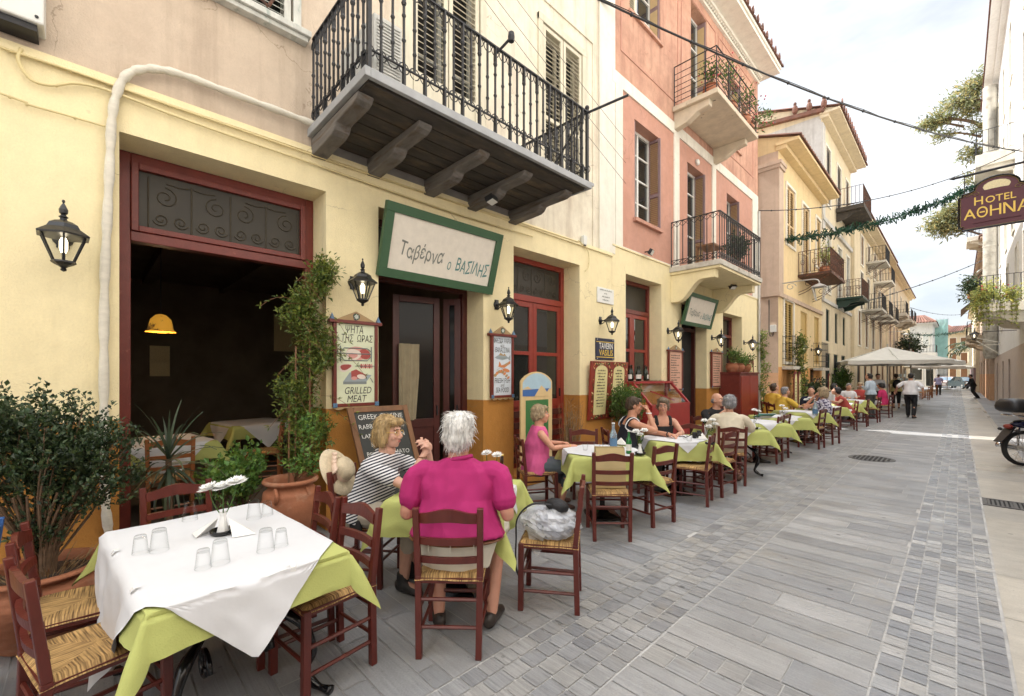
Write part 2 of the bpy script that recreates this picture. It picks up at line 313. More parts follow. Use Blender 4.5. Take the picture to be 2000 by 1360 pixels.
M['cloth_green'] = mat('cloth_green', (.45, .48, .15), .82, var=.06, vs=4, bump=.25, bs=160)
M['paper'] = mat('paper', (.80, .79, .76), .75, bump=.1, bs=12)
def rush_mat():
    m = mat('rush', (.42, .27, .11), .75, var=.3, vs=9); t, b, lk = nodes_of(m)
    # twisted cords laid parallel to the nearest rail: four triangles meeting at the middle
    co = _n(t, 'ShaderNodeTexCoord'); sp = _n(t, 'ShaderNodeSeparateXYZ'); lk(co.outputs['Object'], sp.inputs[0])
    ax = _n(t, 'ShaderNodeMath', operation='ABSOLUTE'); ay = _n(t, 'ShaderNodeMath', operation='ABSOLUTE'); lk(sp.outputs['X'], ax.inputs[0]); lk(sp.outputs['Y'], ay.inputs[0])
    gt = _n(t, 'ShaderNodeMath', operation='GREATER_THAN'); lk(ax.outputs[0], gt.inputs[0]); lk(ay.outputs[0], gt.inputs[1])
    outs = []
    for st in ((7, 170, 7), (170, 7, 7)):
        ma = _n(t, 'ShaderNodeMapping'); ma.inputs['Scale'].default_value = st; lk(co.outputs['Object'], ma.inputs['Vector'])
        n = _n(t, 'ShaderNodeTexNoise'); n.inputs['Scale'].default_value = 1.0; n.inputs['Detail'].default_value = 3; lk(ma.outputs[0], n.inputs['Vector']); outs.append(n.outputs['Fac'])
    mixf = _n(t, 'ShaderNodeMixRGB'); lk(gt.outputs[0], mixf.inputs[0]); lk(outs[1], mixf.inputs[1]); lk(outs[0], mixf.inputs[2])
    src = base_link(m); r = _n(t, 'ShaderNodeValToRGB'); r.color_ramp.elements[0].position = .33; r.color_ramp.elements[0].color = (.28, .22, .16, 1)
    r.color_ramp.elements[1].position = .62; r.color_ramp.elements[1].color = (1.35, 1.3, 1.2, 1); lk(mixf.outputs[0], r.inputs[0])
    mm = _n(t, 'ShaderNodeMixRGB', blend_type='MULTIPLY'); mm.inputs[0].default_value = 1; lk(src, mm.inputs[1]); lk(r.outputs[0], mm.inputs[2]); lk(mm.outputs[0], b.inputs['Base Color'])
    bp = _n(t, 'ShaderNodeBump'); bp.inputs['Strength'].default_value = .8; bp.inputs['Distance'].default_value = .006; lk(mixf.outputs[0], bp.inputs['Height']); lk(bp.outputs[0], b.inputs['Normal'])
    return m
M['rush'] = rush_mat()
def stone_mat(name, cols, rough, grain=(3, 60, 1), line=.35, polish=None):
    m = bpy.data.materials.new(name); m.use_nodes = True; t, b, lk = nodes_of(m)
    ge = _n(t, 'ShaderNodeNewGeometry'); r = _n(t, 'ShaderNodeValToRGB'); e = r.color_ramp.elements
    e[0].position = 0; e[0].color = (*cols[0], 1); e[1].position = 1; e[1].color = (*cols[-1], 1)
    for i, c in enumerate(cols[1:-1]): k = e.new((i+1)/(len(cols)-1)); k.color = (*c, 1)
    lk(ge.outputs['Random Per Island'], r.inputs[0]); src = r.outputs[0]
    def nz(scale, st, det=5):
        ma = _n(t, 'ShaderNodeMapping'); ma.inputs['Scale'].default_value = st; lk(ge.outputs['Position'], ma.inputs['Vector'])
        n = _n(t, 'ShaderNodeTexNoise'); n.inputs['Scale'].default_value = scale; n.inputs['Detail'].default_value = det; n.inputs['Roughness'].default_value = .65; lk(ma.outputs[0], n.inputs['Vector']); return n.outputs['Fac']
    def mul(a, f, lo, hi, c, d):
        q = _n(t, 'ShaderNodeMapRange'); q.inputs[1].default_value = lo; q.inputs[2].default_value = hi; q.inputs[3].default_value = c; q.inputs[4].default_value = d; lk(f, q.inputs[0])
        x = _n(t, 'ShaderNodeMixRGB', blend_type='MULTIPLY'); x.inputs[0].default_value = 1; lk(a, x.inputs[1]); lk(q.outputs[0], x.inputs[2]); return x.outputs[0]
    gr = nz(1.0, grain, 4); src = mul(src, gr, .3, .7, 1-line, 1+line)
    src = mul(src, nz(1.6, (1, 1, 1), 6), .3, .7, .82, 1.15)
    src = mul(src, nz(22, (1, 1, 1), 4), .64, .72, 1, .6); src = mul(src, nz(95, (1, 1, 1), 3), .3, .7, .88, 1.12); src = mul(src, nz(.7, (1, 1, 1), 5), .35, .7, .88, 1.1)
    # warm iron stain
    q = _n(t, 'ShaderNodeMapRange'); q.inputs[1].default_value = .55; q.inputs[2].default_value = .8; q.inputs[4].default_value = .5; lk(nz(3, (1, 1, 1), 6), q.inputs[0])
    x = _n(t, 'ShaderNodeMixRGB'); lk(q.outputs[0], x.inputs[0]); lk(src, x.inputs[1]); x.inputs[2].default_value = (.30, .26, .20, 1); src = x.outputs[0]
    vo = _n(t, 'ShaderNodeTexVoronoi'); vo.inputs['Scale'].default_value = 2.3; lk(ge.outputs['Position'], vo.inputs['Vector'])
    src = mul(src, vo.outputs['Distance'], .035, .055, .45, 1)
    v2 = _n(t, 'ShaderNodeTexVoronoi'); v2.inputs['Scale'].default_value = 5.1; lk(ge.outputs['Position'], v2.inputs['Vector']); src = mul(src, v2.outputs['Distance'], .05, .075, .62, 1)
    lk(src, b.inputs['Base Color'])
    q = _n(t, 'ShaderNodeMapRange'); q.inputs[3].default_value = rough[0]; q.inputs[4].default_value = rough[1]; lk(ge.outputs['Random Per Island'], q.inputs[0])
    sm = _n(t, 'ShaderNodeMath', operation='MULTIPLY_ADD'); sm.inputs[1].default_value = 37.7; sm.inputs[2].default_value = 0; lk(ge.outputs['Random Per Island'], sm.inputs[0])
    fr = _n(t, 'ShaderNodeMath', operation='FRACT'); lk(sm.outputs[0], fr.inputs[0]); lk(fr.outputs[0], q.inputs[0]); lk(q.outputs[0], b.inputs['Roughness'])
    bp = _n(t, 'ShaderNodeBump'); bp.inputs['Strength'].default_value = .45; bp.inputs['Distance'].default_value = .006
    lk(gr, bp.inputs['Height']); lk(bp.outputs[0], b.inputs['Normal'])
    M[name] = m; return m
stone_mat('plank_stone', [(.235, .24, .248), (.28, .283, .287), (.315, .316, .313), (.26, .267, .28), (.36, .357, .35)], (.32, .58), (2.0, 55, 1), .12)
stone_mat('sett_stone', [(.20, .202, .21), (.31, .31, .308), (.26, .26, .262), (.33, .322, .305), (.28, .284, .292)], (.4, .65), (3, 70, 1), .3)
stone_mat('sett_polished', [(.19, .195, .21), (.29, .297, .31), (.23, .237, .25), (.44, .435, .42), (.26, .267, .28)], (.16, .5), (3, 60, 1), .22)
stone_mat('gutter_stone', [(.42, .39, .335), (.48, .445, .38), (.39, .37, .33)], (.25, .4), (4, 8, 1), .12)
M['mortar'] = mat('mortar', (.48, .47, .45), .9, var=.35, vs=3, bump=.2, bs=60)
M['earth'] = mat('earth', (.26, .25, .235), .9, var=.15, vs=1)
M['cast_iron'] = mat('cast_iron', (.10, .098, .095), .5, metal=.4, var=.25, vs=20, bump=.2)
# ---------------------------------------------------------------- the street
def struct(name, mb, m): o = mb.build(name, m); o['kind'] = 'structure'; return o
b = MB(); b.quad((-400, -400, -.03), (400, -400, -.03), (400, 700, -.03), (-400, 700, -.03)); struct('ground', b, M['earth'])
b = MB(); b.quad((-6.5, -6, -.006), (3.2, -6, -.006), (3.2, 110, -.006), (-6.5, 110, -.006)); struct('mortar_bed', b, M['mortar'])
def planks(b, x0, x1, y0, y1, w=(.14, .30), l=(.35, 1.1), gap=.006, skip=()):
    y = y0
    while y < y1:
        h = RND.uniform(*w); h = min(h, y1-y) if y1-y > .08 else y1-y; x = x0-RND.uniform(0, .4)
        if y > 25: h *= 1.6
        while x < x1:
            ln = RND.uniform(*l); a, c = max(x, x0)+gap/2, min(x+ln, x1)-gap/2
            if c-a > .03:
                b.quad((a, y+gap/2, 0), (c, y+gap/2, 0), (c, y+h-gap/2, 0), (a, y+h-gap/2, 0))
            x += ln
        y += h
def setts(b, x0, x1, n, y0, y1, pitch, gap=.008, jit=.02):
    w = (x1-x0)/n
    for i in range(n):
        y = y0+RND.uniform(0, pitch)
        while y < y1:
            h = pitch*RND.uniform(.8, 1.25); xa = x0+i*w
            b.quad((xa+gap/2, y+gap/2, 0), (xa+w-gap/2, y+gap/2, 0), (xa+w-gap/2, y+h-gap/2, 0), (xa+gap/2, y+h-gap/2, 0)); y += h
CROSS = [(2.28, 2.62), (-2.0, -1.7), (20.6, 20.9)]
b = MB(); planks(b, -6.3, -1.88, -5, 100, (.11, .23)); [planks(b, -1.29, -.325, ya, yb, (.13, .27), (.5, 1.2)) for ya, yb in ((-5, -2), (-1.7, 2.28), (2.62, 20.6), (20.9, 100))]; planks(b, .87, 3.1, -5, 100, (.2, .4), (.5, 1.1))
struct('paving_planks', b, M['plank_stone'])
b = MB(); setts(b, -1.875, -1.295, 5, -5, 100, .13)
for y0, y1 in CROSS:
    for j in range(2):
        x = -1.285
        while x < -.34:
            w = RND.uniform(.13, .2); h = (y1-y0)/2; xe = min(x+w, -.33)
            b.quad((x+.004, y0+j*h+.005, 0), (xe-.004, y0+j*h+.005, 0), (xe-.004, y0+(j+1)*h-.005, 0), (x+.004, y0+(j+1)*h-.005, 0)); x += w
struct('paving_setts', b, M['sett_stone'])
b = MB(); setts(b, -.32, .2, 5, -5, 100, .125); struct('paving_polished_setts', b, M['sett_polished'])
b = MB(); planks(b, .21, .77, -5, 8.0, (.7, 1.3), (1, 1), .007); planks(b, .21, .77, 8.5, 100, (.7, 1.3), (1, 1), .007); planks(b, .775, .865, -5, 100, (.8, 1.2), (1, 1))
struct('gutter_strip', b, M['gutter_stone'])
# cast-iron drain grate in the gutter, round manhole in the paving
t = thing('gutter_grate', 'rectangular iron gutter grate let into the pale stone strip', 'drain grate', (.49, 8.25, 0))
b = MB(); b.bb(.215, .765, 8.03, 8.07, -.004, .006); b.bb(.215, .765, 8.43, 8.47, -.004, .006); b.bb(.215, .255, 8.07, 8.43, -.004, .005); b.bb(.725, .765, 8.07, 8.43, -.004, .005); b.bb(.475, .505, 8.07, 8.43, -.004, .005); b.build('frame', M['cast_iron'], t)
b = MB()
for i in range(12): b.bb(.26+i*.0385, .28+i*.0385, 8.07, 8.43, -.004, .003)
b.build('grid', M['cast_iron'], t); b = MB(); b.quad((.22, 8.04, -.005), (.76, 8.04, -.005), (.76, 8.46, -.005), (.22, 8.46, -.005)); b.build('pit', M['dark_void'], t)
t = thing('manhole_cover', 'round ribbed iron manhole cover in the middle of the paving', 'manhole cover', (-1.18, 10.9, 0))
b = MB(); b.lathe([(.0, .004), (.30, .004), (.34, .007), (.36, .007), (.36, -.004)], (-1.18, 10.9, 0), 28, closed=False); b.build('cover', M['cast_iron'], t)
b = MB()
for i in range(9):
    x = -.26+i*.065; h = math.sqrt(.29**2-x*x); b.bb(-1.18+x-.016, -1.18+x+.016, 10.9-h, 10.9+h, .004, .011)
b.build('ribs', M['dark_void'], t)
# ---------------------------------------------------------------- building helpers
def wall(mb, X, y0, y1, z0, z1, ops, depth=.36, s=1, mi=0):
    ys = sorted({y0, y1} | {v for o in ops for v in o[:2]}); zs = sorted({z0, z1} | {v for o in ops for v in o[2:4]})
    for i in range(len(ys)-1):
        for j in range(len(zs)-1):
            yc, zc = (ys[i]+ys[i+1])/2, (zs[j]+zs[j+1])/2
            if any(o[0] < yc < o[1] and o[2] < zc < o[3] for o in ops): continue
            mb.quad((X, ys[i], zs[j]), (X, ys[i+1], zs[j]), (X, ys[i+1], zs[j+1]), (X, ys[i], zs[j+1]), mi)
    xi = X-depth*s
    for a, c, d, e in [o[:4] for o in ops]:
        mb.quad((X, a, d), (X, a, e), (xi, a, e), (xi, a, d), mi); mb.quad((X, c, d), (X, c, e), (xi, c, e), (xi, c, d), mi)
        mb.quad((X, a, e), (X, c, e), (xi, c, e), (xi, a, e), mi)
        if d > z0+.01: mb.quad((X, a, d), (X, c, d), (xi, c, d), (xi, a, d), mi)
def frame(mb, X, a, c, d, e, w=.07, t=.06, bottom=True, mi=0):
    mb.bb(X-t/2, X+t/2, a, a+w, d, e, mi); mb.bb(X-t/2, X+t/2, c-w, c, d, e, mi); mb.bb(X-t/2, X+t/2, a+w, c-w, e-w, e, mi)
    if bottom: mb.bb(X-t/2, X+t/2, a+w, c-w, d, d+w, mi)
def louver(mb, X, a, c, d, e, split=None, step=.055, t=.04, fw=.06, mi=0, solid=None, Mx=None, o=None):
    """louvred leaf in the plane X (or, with Mx, turned about its hinge)"""
    tmp = MB() if Mx is not None else mb
    frame(tmp, X, a, c, d, e, fw, t, True, mi)
    zs = [d+fw]+([split] if split else [])+[e-fw]
    if split: tmp.bb(X-t/2, X+t/2, a+fw, c-fw, split-fw/2, split+fw/2, mi)
    for k in range(len(zs)-1):
        z = zs[k]+step*.6
        if solid is not None and k == solid: tmp.bb(X-t*.2, X+t*.2, a+fw, c-fw, zs[k], zs[k+1], mi); continue
        while z < zs[k+1]-step*.4:
            tmp.box((X, (a+c)/2, z), (.045, c-a-2*fw, .007), 0, mi, Matrix.Rotation(rad(38), 4, 'Y')); z += step
    if Mx is not None: mb.add([Mx @ (V(v)-V(o))+V(o) for v in tmp.v], tmp.f, mi)
def part(mb, name, m, root, **k): return mb.build(name, m, root, **k)
def window(root, X, a, c, d, e, fm='frame_white', gm='glass_dark', cols=2, rows=3, w=.06, sill=None, sx=.1, name='window'):
    m = MB(); frame(m, X, a, c, d, e, w)
    for i in range(1, cols): y = a+(c-a)*i/cols; m.bb(X-.025, X+.025, y-.03, y+.03, d+w, e-w)
    for j in range(1, rows): z = d+(e-d)*j/rows; m.bb(X-.018, X+.018, a+w, c-w, z-.016, z+.016)
    o = m.build(name, M[fm], root)
    g = MB(); g.quad((X-.012, a+w/2, d+w/2), (X-.012, c-w/2, d+w/2), (X-.012, c-w/2, e-w/2), (X-.012, a+w/2, e-w/2)); g.build('pane', M[gm], o)
    if sill:
        s_ = MB(); s_.bb(X-.02, X+.36+sx, a-.06, c+.06, d-.07, d-.002); s_.build('sill', M[sill], o)
    return o
def sh_part(o, mats, *args, **k): m = MB(); louver(m, *args, **k); return m.build('shutter', M[mats], o)
def tiles(mb, xe, y0, y1, ze, run=2.0, slope=.36, s=1, r=.085, step=.21, mi=0, dx=1):
    """barrel tiles: humps running up the slope away from the eave at xe (s = +1: roof rises towards -X)"""
    y = y0
    up = V((-s*run, 0, run*slope))
    mb.quad((xe, y0, ze-.02), (xe, y1, ze-.02), (xe-s*run, y1, ze-.02+run*slope), (xe-s*run, y0, ze-.02+run*slope), mi)
    while y < y1:
        for q in range(2):
            p0 = V((xe+s*.02*q, y+r, ze+.015*q))+up*(q*.5); p1 = p0+up*.52; rr = r*RND.uniform(.92, 1.05)
            n = 5; vs = []
            for p, sc in ((p0, 1.08), (p1, .9)):
                for i in range(n+1):
                    g = math.pi*i/n; vs.append((p.x, p.y+rr*sc*math.cos(g), p.z+rr*sc*math.sin(g)*.8))
            fs = [(i, i+1, n+2+i, n+1+i) for i in range(n)]+[tuple(range(n+1))]
            mb.add(vs, fs, mi)
        y += step
def rail(mb, pts, z0, h, step=.11, r=.007, top=.018, style='plain', low=.08, mid=None, mi=0):
    pts = [V((p[0], p[1], 0)) for p in pts]
    for i in range(len(pts)-1):
        a, c = pts[i], pts[i+1]; ln = (c-a).length; d = (c-a)/ln
        mb.bar(a+V((0, 0, z0+h)), c+V((0, 0, z0+h)), top*2, top, mi=mi); mb.bar(a+V((0, 0, z0+low)), c+V((0, 0, z0+low)), top*1.2, top*.7, mi=mi)
        for zz in (mid or []): mb.bar(a+V((0, 0, z0+zz)), c+V((0, 0, z0+zz)), top, top*.7, mi=mi)
        n = max(2, round(ln/step))
        for k in range(n+1):
            if k == n and i < len(pts)-2: continue
            p = a+d*(ln*k/n)
            if style == 'horizontal':
                if k % 6 and k != n: continue
                mb.bar(p+V((0, 0, z0)), p+V((0, 0, z0+h)), r*2.2, mi=mi); continue
            mb.bar(p+V((0, 0, z0+(0 if k % 8 == 0 else low))), p+V((0, 0, z0+h)), r*2, r*2, mi=mi)
            if style == 'ornate':
                kk = r*2.3
                for f in (.36, .60):
                    f2 = f+(.08 if k % 2 else 0); mb.ball(p+V((0, 0, z0+h*f2)), (kk, kk, kk*1.25), 6, 4, mi)
                if k % 2:
                    mb.bar(p+V((0, 0, z0)), p+V((0, 0, z0+h*.20)), r*4.6, r*2.2, up=d, mi=mi); mb.bar(p+V((0, 0, z0+h*.80)), p+V((0, 0, z0+h)), r*4.2, r*2.2, up=d, mi=mi)
                    mb.ball(p+V((0, 0, z0+h*.80)), (kk*1.2, kk*1.2, kk*1.5), 6, 4, mi)
                q = ln/n
                for zc, sg in ((h*.19, 1), (h*.92, -1)):     # little scrolls between the bars
                    for e in (-1, 1):
                        arc = [p+d*(e*q*(.12+.34*math.sin(g)))+V((0, 0, z0+zc+sg*(.028*math.cos(g)-.012*g))) for g in [j*.55 for j in range(7)]]
                        mb.tube(arc, r*.62, 4, False, mi)
            elif style == 'cross':
                q = ln/n
                if k < n:
                    for zz0, zz1 in ((low, low+.1), (h-.13, h)):
                        mb.bar(p+V((0, 0, z0+zz0)), p+d*q+V((0, 0, z0+zz1)), r*1.2, mi=mi); mb.bar(p+V((0, 0, z0+zz1)), p+d*q+V((0, 0, z0+zz0)), r*1.2, mi=mi)
            elif style == 'scroll':
                if k % 3 == 1 and k < n:
                    q = ln/n
                    for e in (-1, 1):
                        arc = [p+d*(e*q*1.1*(1-j*.1)*math.sin(j*.9)*.6)+V((0, 0, z0+h*.5+e*.0+.12*math.cos(j*.9)*(1-j*.1))) for j in range(8)]
                        mb.tube(arc, r*.7, 4, False, mi)
                    arc = [p+d*(q*(j-3)*.5)+V((0, 0, z0+h*.86+.05*math.sin(j*1.1))) for j in range(7)]; mb.tube(arc, r*.7, 4, False, mi)
def scroll_pane(o, X, a, c, d, e, n=5):
    """wrought scrolls behind a transom pane: upright bars, big and small spirals"""
    m = MB(); w = (c-a)/n; h = e-d
    for i in range(n+1): y = a+w*i; m.tube([(X, y, d), (X, y, e)], .006, 4)
    def spiral(y, z, r0, sg, ph, tail=None):
        pts = []
        for k in range(20):
            g = ph+sg*k*.5; r = r0*(1-k*.042); pts.append((X, y+r*math.cos(g), z+r*math.sin(g)))
        m.tube(pts, .0045, 4, False)
    for i in range(n):
        y = a+w*(i+.5); sg = 1 if i % 2 else -1
        spiral(y+sg*w*.12, d+h*.66, min(w, h)*.30, sg, rad(90), None); spiral(y-w*.22, d+h*.2, min(w, h)*.19, 1, rad(200)); spiral(y+w*.24, d+h*.2, min(w, h)*.19, -1, rad(-20))
        m.tube([(X, y-sg*w*.45, d+h*.95), (X, y-sg*w*.2, d+h*.92), (X, y+sg*w*.1, d+h*.95)], .0045, 4, False)
    return m.build('scrollwork', M['scroll'], o)
# ---------------------------------------------------------------- the taverna building (yellow below, stained beige above)
XF = -4.6
A0, A1 = -6.0, 7.135
O1, O2, O3 = (.177, 1.779, 0, 3.535), (2.364, 3.929, 0, 3.535), (4.516, 6.126, .12, 3.535)
tav = thing('taverna_building', 'taverna with pale yellow ground floor over orange dado and stained beige upper storey', 'building', (XF, 0, 0))
b = MB(); wall(b, XF, A0, A1, 0, 3.87, [O1, O2, O3], .40); part(b, 'ground_floor_wall', M['yellow_wall'], tav)
WA1, WA2, WA3 = (.42, 1.46, 5.05, 7.1), (2.80, 3.87, 4.16, 7.25), (5.16, 6.20, 4.98, 7.22)
b = MB(); wall(b, XF-.02, A0, A1, 3.87, 9.8, [WA1, WA2, WA3], .25); b.quad((XF-.02, A0, 9.8), (XF-.02, A1, 9.8), (XF-8, A1, 9.8), (XF-8, A0, 9.8)); b.quad((XF-.02, A0, 0), (XF-.02, A0, 9.8), (XF-8, A0, 9.8), (XF-8, A0, 0)); part(b, 'upper_wall', M['beige_wall'], tav)
b = MB(); b.bb(XF-.015, XF+.032, A0, A1, 3.872, 3.90); b.bb(XF-.015, XF+.018, A0, A1, 3.90, 3.935); part(b, 'string_course', M['yellow_wall'], tav)
b = MB(); b.bb(XF-.018, XF+.012, 6.72, A1+.10, 3.937, 9.8); part(b, 'pilaster', M['white_paint'], tav)
b = MB(); b.bb(XF-.02, XF+.002, 4.84, 6.55, 7.6, 7.625); b.bb(XF-.02, XF+.002, 6.525, 6.55, 3.95, 7.6); part(b, 'panel_moulding', M['beige_wall'], tav)
# front step under the red doors
b = MB(); b.bb(XF+.0, XF+.22, 4.50, 5.0, 0, .13); part(b, 'step', M['yellow_wall'], tav, bevel=.01)
# windows upstairs
w = window(tav, XF-.2, *WA1, 'wood_white', 'glass_dark', 2, 4, sill=None)
sh_part(w, 'wood_white', XF-.03, .44, .94, 5.06, 7.08, 6.0); sh_part(w, 'wood_white', XF-.03, .95, 1.44, 5.06, 7.08, 6.0)
m = MB(); m.bb(XF-.2, XF+.10, .25, 1.60, 4.985, 5.045); m.bb(XF-.02, XF+.07, .27, 1.58, 4.94, 4.985); m.build('sill', M['wood_white'], w, bevel=.006)
for ya, yb in ((.35, .42), (1.46, 1.53)): m = MB(); m.bb(XF-.02, XF+.012, ya, yb, 5.047, 7.1); m.build('jamb', M['wood_white'], w)
m = MB(); m.tube([(XF+.0, .93, 5.30), (XF+.05, 1.05, 5.20), (XF+.05, 1.22, 5.10)], .012, 6); m.tube([(XF+.03, 1.20, 5.22), (XF+.07, 1.23, 5.26), (XF+.07, 1.26, 5.18), (XF+.06, 1.22, 5.10)], .014, 6); m.build('latch_hook', M['rust_iron'], w)
w = window(tav, XF-.22, *WA2, 'wood_white', 'dark_void', 2, 4, name='balcony_door')
sh_part(w, 'shutter_cream', XF-.02, 2.82, 3.33, 4.18, 7.22, 5.3, .075, solid=0); sh_part(w, 'shutter_cream', XF-.02, 3.35, 3.85, 4.18, 7.22, 5.3, .075, solid=0)
for ya, yb in ((2.70, 2.80), (3.87, 3.97)): m = MB(); m.bb(XF-.02, XF+.02, ya, yb, 4.16, 7.35); m.build('jamb', M['shutter_cream'], w)
w = window(tav, XF-.2, *WA3, 'shutter_cream', 'dark_void', 2, 4)
sh_part(w, 'shutter_cream', XF-.02, 5.18, 5.67, 5.0, 7.2, 5.75, .07); sh_part(w, 'shutter_cream', XF-.02, 5.69, 6.18, 5.0, 7.2, 5.75, .07)
m = MB(); m.bb(XF-.02, XF+.015, 5.06, 5.16, 4.98, 7.32); m.bb(XF-.02, XF+.015, 6.20, 6.30, 4.98, 7.32); m.bb(XF-.02, XF+.02, 5.06, 6.30, 7.222, 7.33); m.build('surround', M['shutter_cream'], w)
m = MB(); m.bb(XF-.2, XF+.14, 5.0, 6.36, 4.93, 4.978); m.build('sill', M['lead_grey'], w)
# big wooden balcony
BX, BY0, BY1, BZ = -3.36, 1.64, 4.62, 4.045
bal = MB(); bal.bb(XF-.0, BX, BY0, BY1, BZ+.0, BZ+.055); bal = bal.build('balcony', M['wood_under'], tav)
m = MB(); m.bb(XF+.001, BX+.045, BY0-.05, BY0-.001, BZ-.012, BZ+.066); m.bb(BX+.001, BX+.045, BY0-.001, BY1+.03, BZ-.012, BZ+.066); m.bb(XF+.001, BX+.045, BY1+.031, BY1+.06, BZ-.012, BZ+.066); m.bb(XF+.001, BX+.0, BY0, BY1, BZ+.056, BZ+.066); m.build('edge_sheet', M['lead_grey'], bal, bevel=.006)
m = MB()
x = XF+.02
while x < BX-.05: m.bb(x, x+.185, BY0+.005, BY1-.005, BZ-.022, BZ-.002); x += .2
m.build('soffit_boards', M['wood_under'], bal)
for i, y in enumerate([1.70, 2.30, 3.04, 3.72, 4.48]):
    m = MB(); prof = [(XF, 3.845), (XF+.52, 3.865), (XF+.58, 3.89), (XF+.62, 3.94), (XF+.66, 3.945), (XF+.98, 3.95), (XF+1.04, 3.97), (XF+1.07, 4.0), (XF+1.07, BZ-.024), (XF, BZ-.024)]
    m.prism([(px, y-.075, pz) for px, pz in prof], (0, .15, 0)); m.build('bracket', M['wood_grey'], bal, bevel=.012)
m = MB(); rail(m, [(XF+.03, BY0+.0), (BX+.01, BY0), (BX+.01, BY1), (XF+.03, BY1)], BZ+.075, .90, .105, .0085, .016, 'ornate', .16)
for px, py in ((BX+.01, BY0), (BX+.01, BY1)):
    m.bar((px, py, BZ+.07), (px, py, BZ+1.02), .034); m.ball((px, py, BZ+1.03), .03, 8, 6)
m.bar((BX-.1, BY1+.0, BZ+.9), (BX-.72, BY1, BZ+.32), .02); m.build('railing', M['black_iron'], bal)
m = MB(); m.tube([(BX, BY1-.02, BZ+.95), (-2.82, BY1+.12, 5.05)], .016, 6); m.build('flag_pole', M['black_iron'], bal)
m = MB(); m.tube([(BX, 3.05, BZ+.93), (BX+.16, 3.10, 5.07)], .014, 6); m.lathe([(.0, 0), (.03, 0), (.035, .05), (.03, .09), (0, .09)], (BX+.17, 3.10, 5.03), 8); m.build('light_arm', M['black_iron'], bal)
m = MB(); m.bb(XF+.5, BX-.06, 1.72, 1.98, BZ+.12, BZ+.62)
for k in range(16): m.bb(BX-.055, BX-.045, 1.74, 1.96, BZ+.15+k*.028, BZ+.163+k*.028)
ac = m.build('air_conditioner', M['metal_box'], None); tag(ac, 'air conditioner box standing on the wooden balcony behind its railing', 'air conditioner')
# shopfronts of the taverna
def shopfront(root, X, o, fm, d_transom, name='shopfront', fw=.085):
    a, c, d, e = o[:4]; m = MB(); frame(m, X, a+.002, c-.002, d, e-.002, fw, .09, False)
    m.bb(X-.055, X+.055, a+fw, c-fw, d_transom[0], d_transom[1]); return m.build(name, M[fm], root, bevel=.006)
s1 = shopfront(tav, -5.0, O1, 'maroon', (2.775, 2.86))
m = MB(); frame(m, -4.955, .265, 1.69, 2.862, 3.447, .05, .05); m.build('transom_frame', M['maroon'], s1, bevel=.006)
m = MB(); m.quad((-4.975, .3, 2.9), (-4.975, 1.66, 2.9), (-4.975, 1.66, 3.41), (-4.975, .3, 3.41)); m.build('transom_pane', M['glass_mesh'], s1)
scroll_pane(s1, -4.966, .38, 1.62, 2.92, 3.36, 4)
s2 = shopfront(tav, -5.0, O2, 'maroon_dark', (2.78, 2.86))
m = MB(); m.quad((-5.0, 2.44, 2.86), (-5.0, 3.85, 2.86), (-5.0, 3.85, 3.45), (-5.0, 2.44, 3.45)); m.build('transom_pane', M['glass_mesh'], s2)
def glazed_leaf(root, p0, p1, z0, z1, fm, pm, zg=.95, curtain=None, w=.09, rails=()):
    """a door leaf standing between two floor points"""
    p0, p1 = V((*p0, 0)), V((*p1, 0)); d = (p1-p0); ln = d.length; d /= ln; nrm = V((-d.y, d.x, 0)); m = MB()
    def bx(a, c, za, zb, t=.05, off=0, mb=m):
        mb.bar(p0+d*((a+c)/2)+nrm*off+V((0, 0, za)), p0+d*((a+c)/2)+nrm*off+V((0, 0, zb)), t, c-a, up=d)
    bx(0, w, z0, z1); bx(ln-w, ln, z0, z1); bx(w, ln-w, z1-w, z1); bx(w, ln-w, z0, z0+.2); bx(w, ln-w, zg-.06, zg+.06); bx(w, ln-w, z0+.2, zg-.06, .025)
    for r_ in rails: bx(w, ln-w, r_-.03, r_+.03)
    o = m.build('door_leaf', M[fm], root, bevel=.004)
    g = MB(); bx(w-.01, ln-w+.01, zg+.06, z1-w, .008, 0, g); g.build('pane', M[pm], o)
    h = MB(); bx(ln-w*.6, ln-w*.4, zg+.1, zg+.24, .02, -.04, h); h.build('handle', M['black_iron'], o)
    return o
l1 = glazed_leaf(s2, (-5.35, 2.95), (-5.22, 3.62), .03, 2.72, 'maroon_dark', 'glass_shade', .95)
m = MB(); vs = []
for k in range(13):
    y = 3.0+k*.03; ph = .018*math.sin(k*1.5)
    vs += [(-5.26+ph, y-.0+.0, 2.05), (-5.26+ph, 3.0+(y-3.0)*.75, 1.0)]
m.add(vs, [(2*k, 2*k+2, 2*k+3, 2*k+1) for k in range(12)]); M['curtain'] = mat('curtain', (.34, .29, .19), .85, var=.15, vs=8); m.build('curtain', M['curtain'], l1)
l2 = glazed_leaf(s2, (-5.22, 3.70), (-5.02, 3.86), .03, 2.72, 'maroon_dark', 'glass_shade', .95)
s3 = shopfront(tav, -4.99, O3, 'red_door', (2.83, 2.93), 'french_doors')
m = MB(); m.quad((-4.995, 4.59, 2.92), (-4.995, 6.05, 2.92), (-4.995, 6.05, 3.46), (-4.995, 4.59, 3.46)); m.build('transom_pane', M['glass_mesh'], s3)
scroll_pane(s3, -4.985, 4.66, 5.98, 2.95, 3.42, 4)
glazed_leaf(s3, (-4.98, 4.602), (-4.98, 5.318), .13, 2.83, 'red_door', 'glass_dark', 1.15, rails=(1.98,)); glazed_leaf(s3, (-4.98, 5.324), (-4.98, 6.04), .13, 2.83, 'red_door', 'glass_dark', 1.15, rails=(1.98,))
m = MB()
for k in range(5): m.bb(-4.93, -4.91, 4.62, 6.02, .22+k*.18, .32+k*.18)
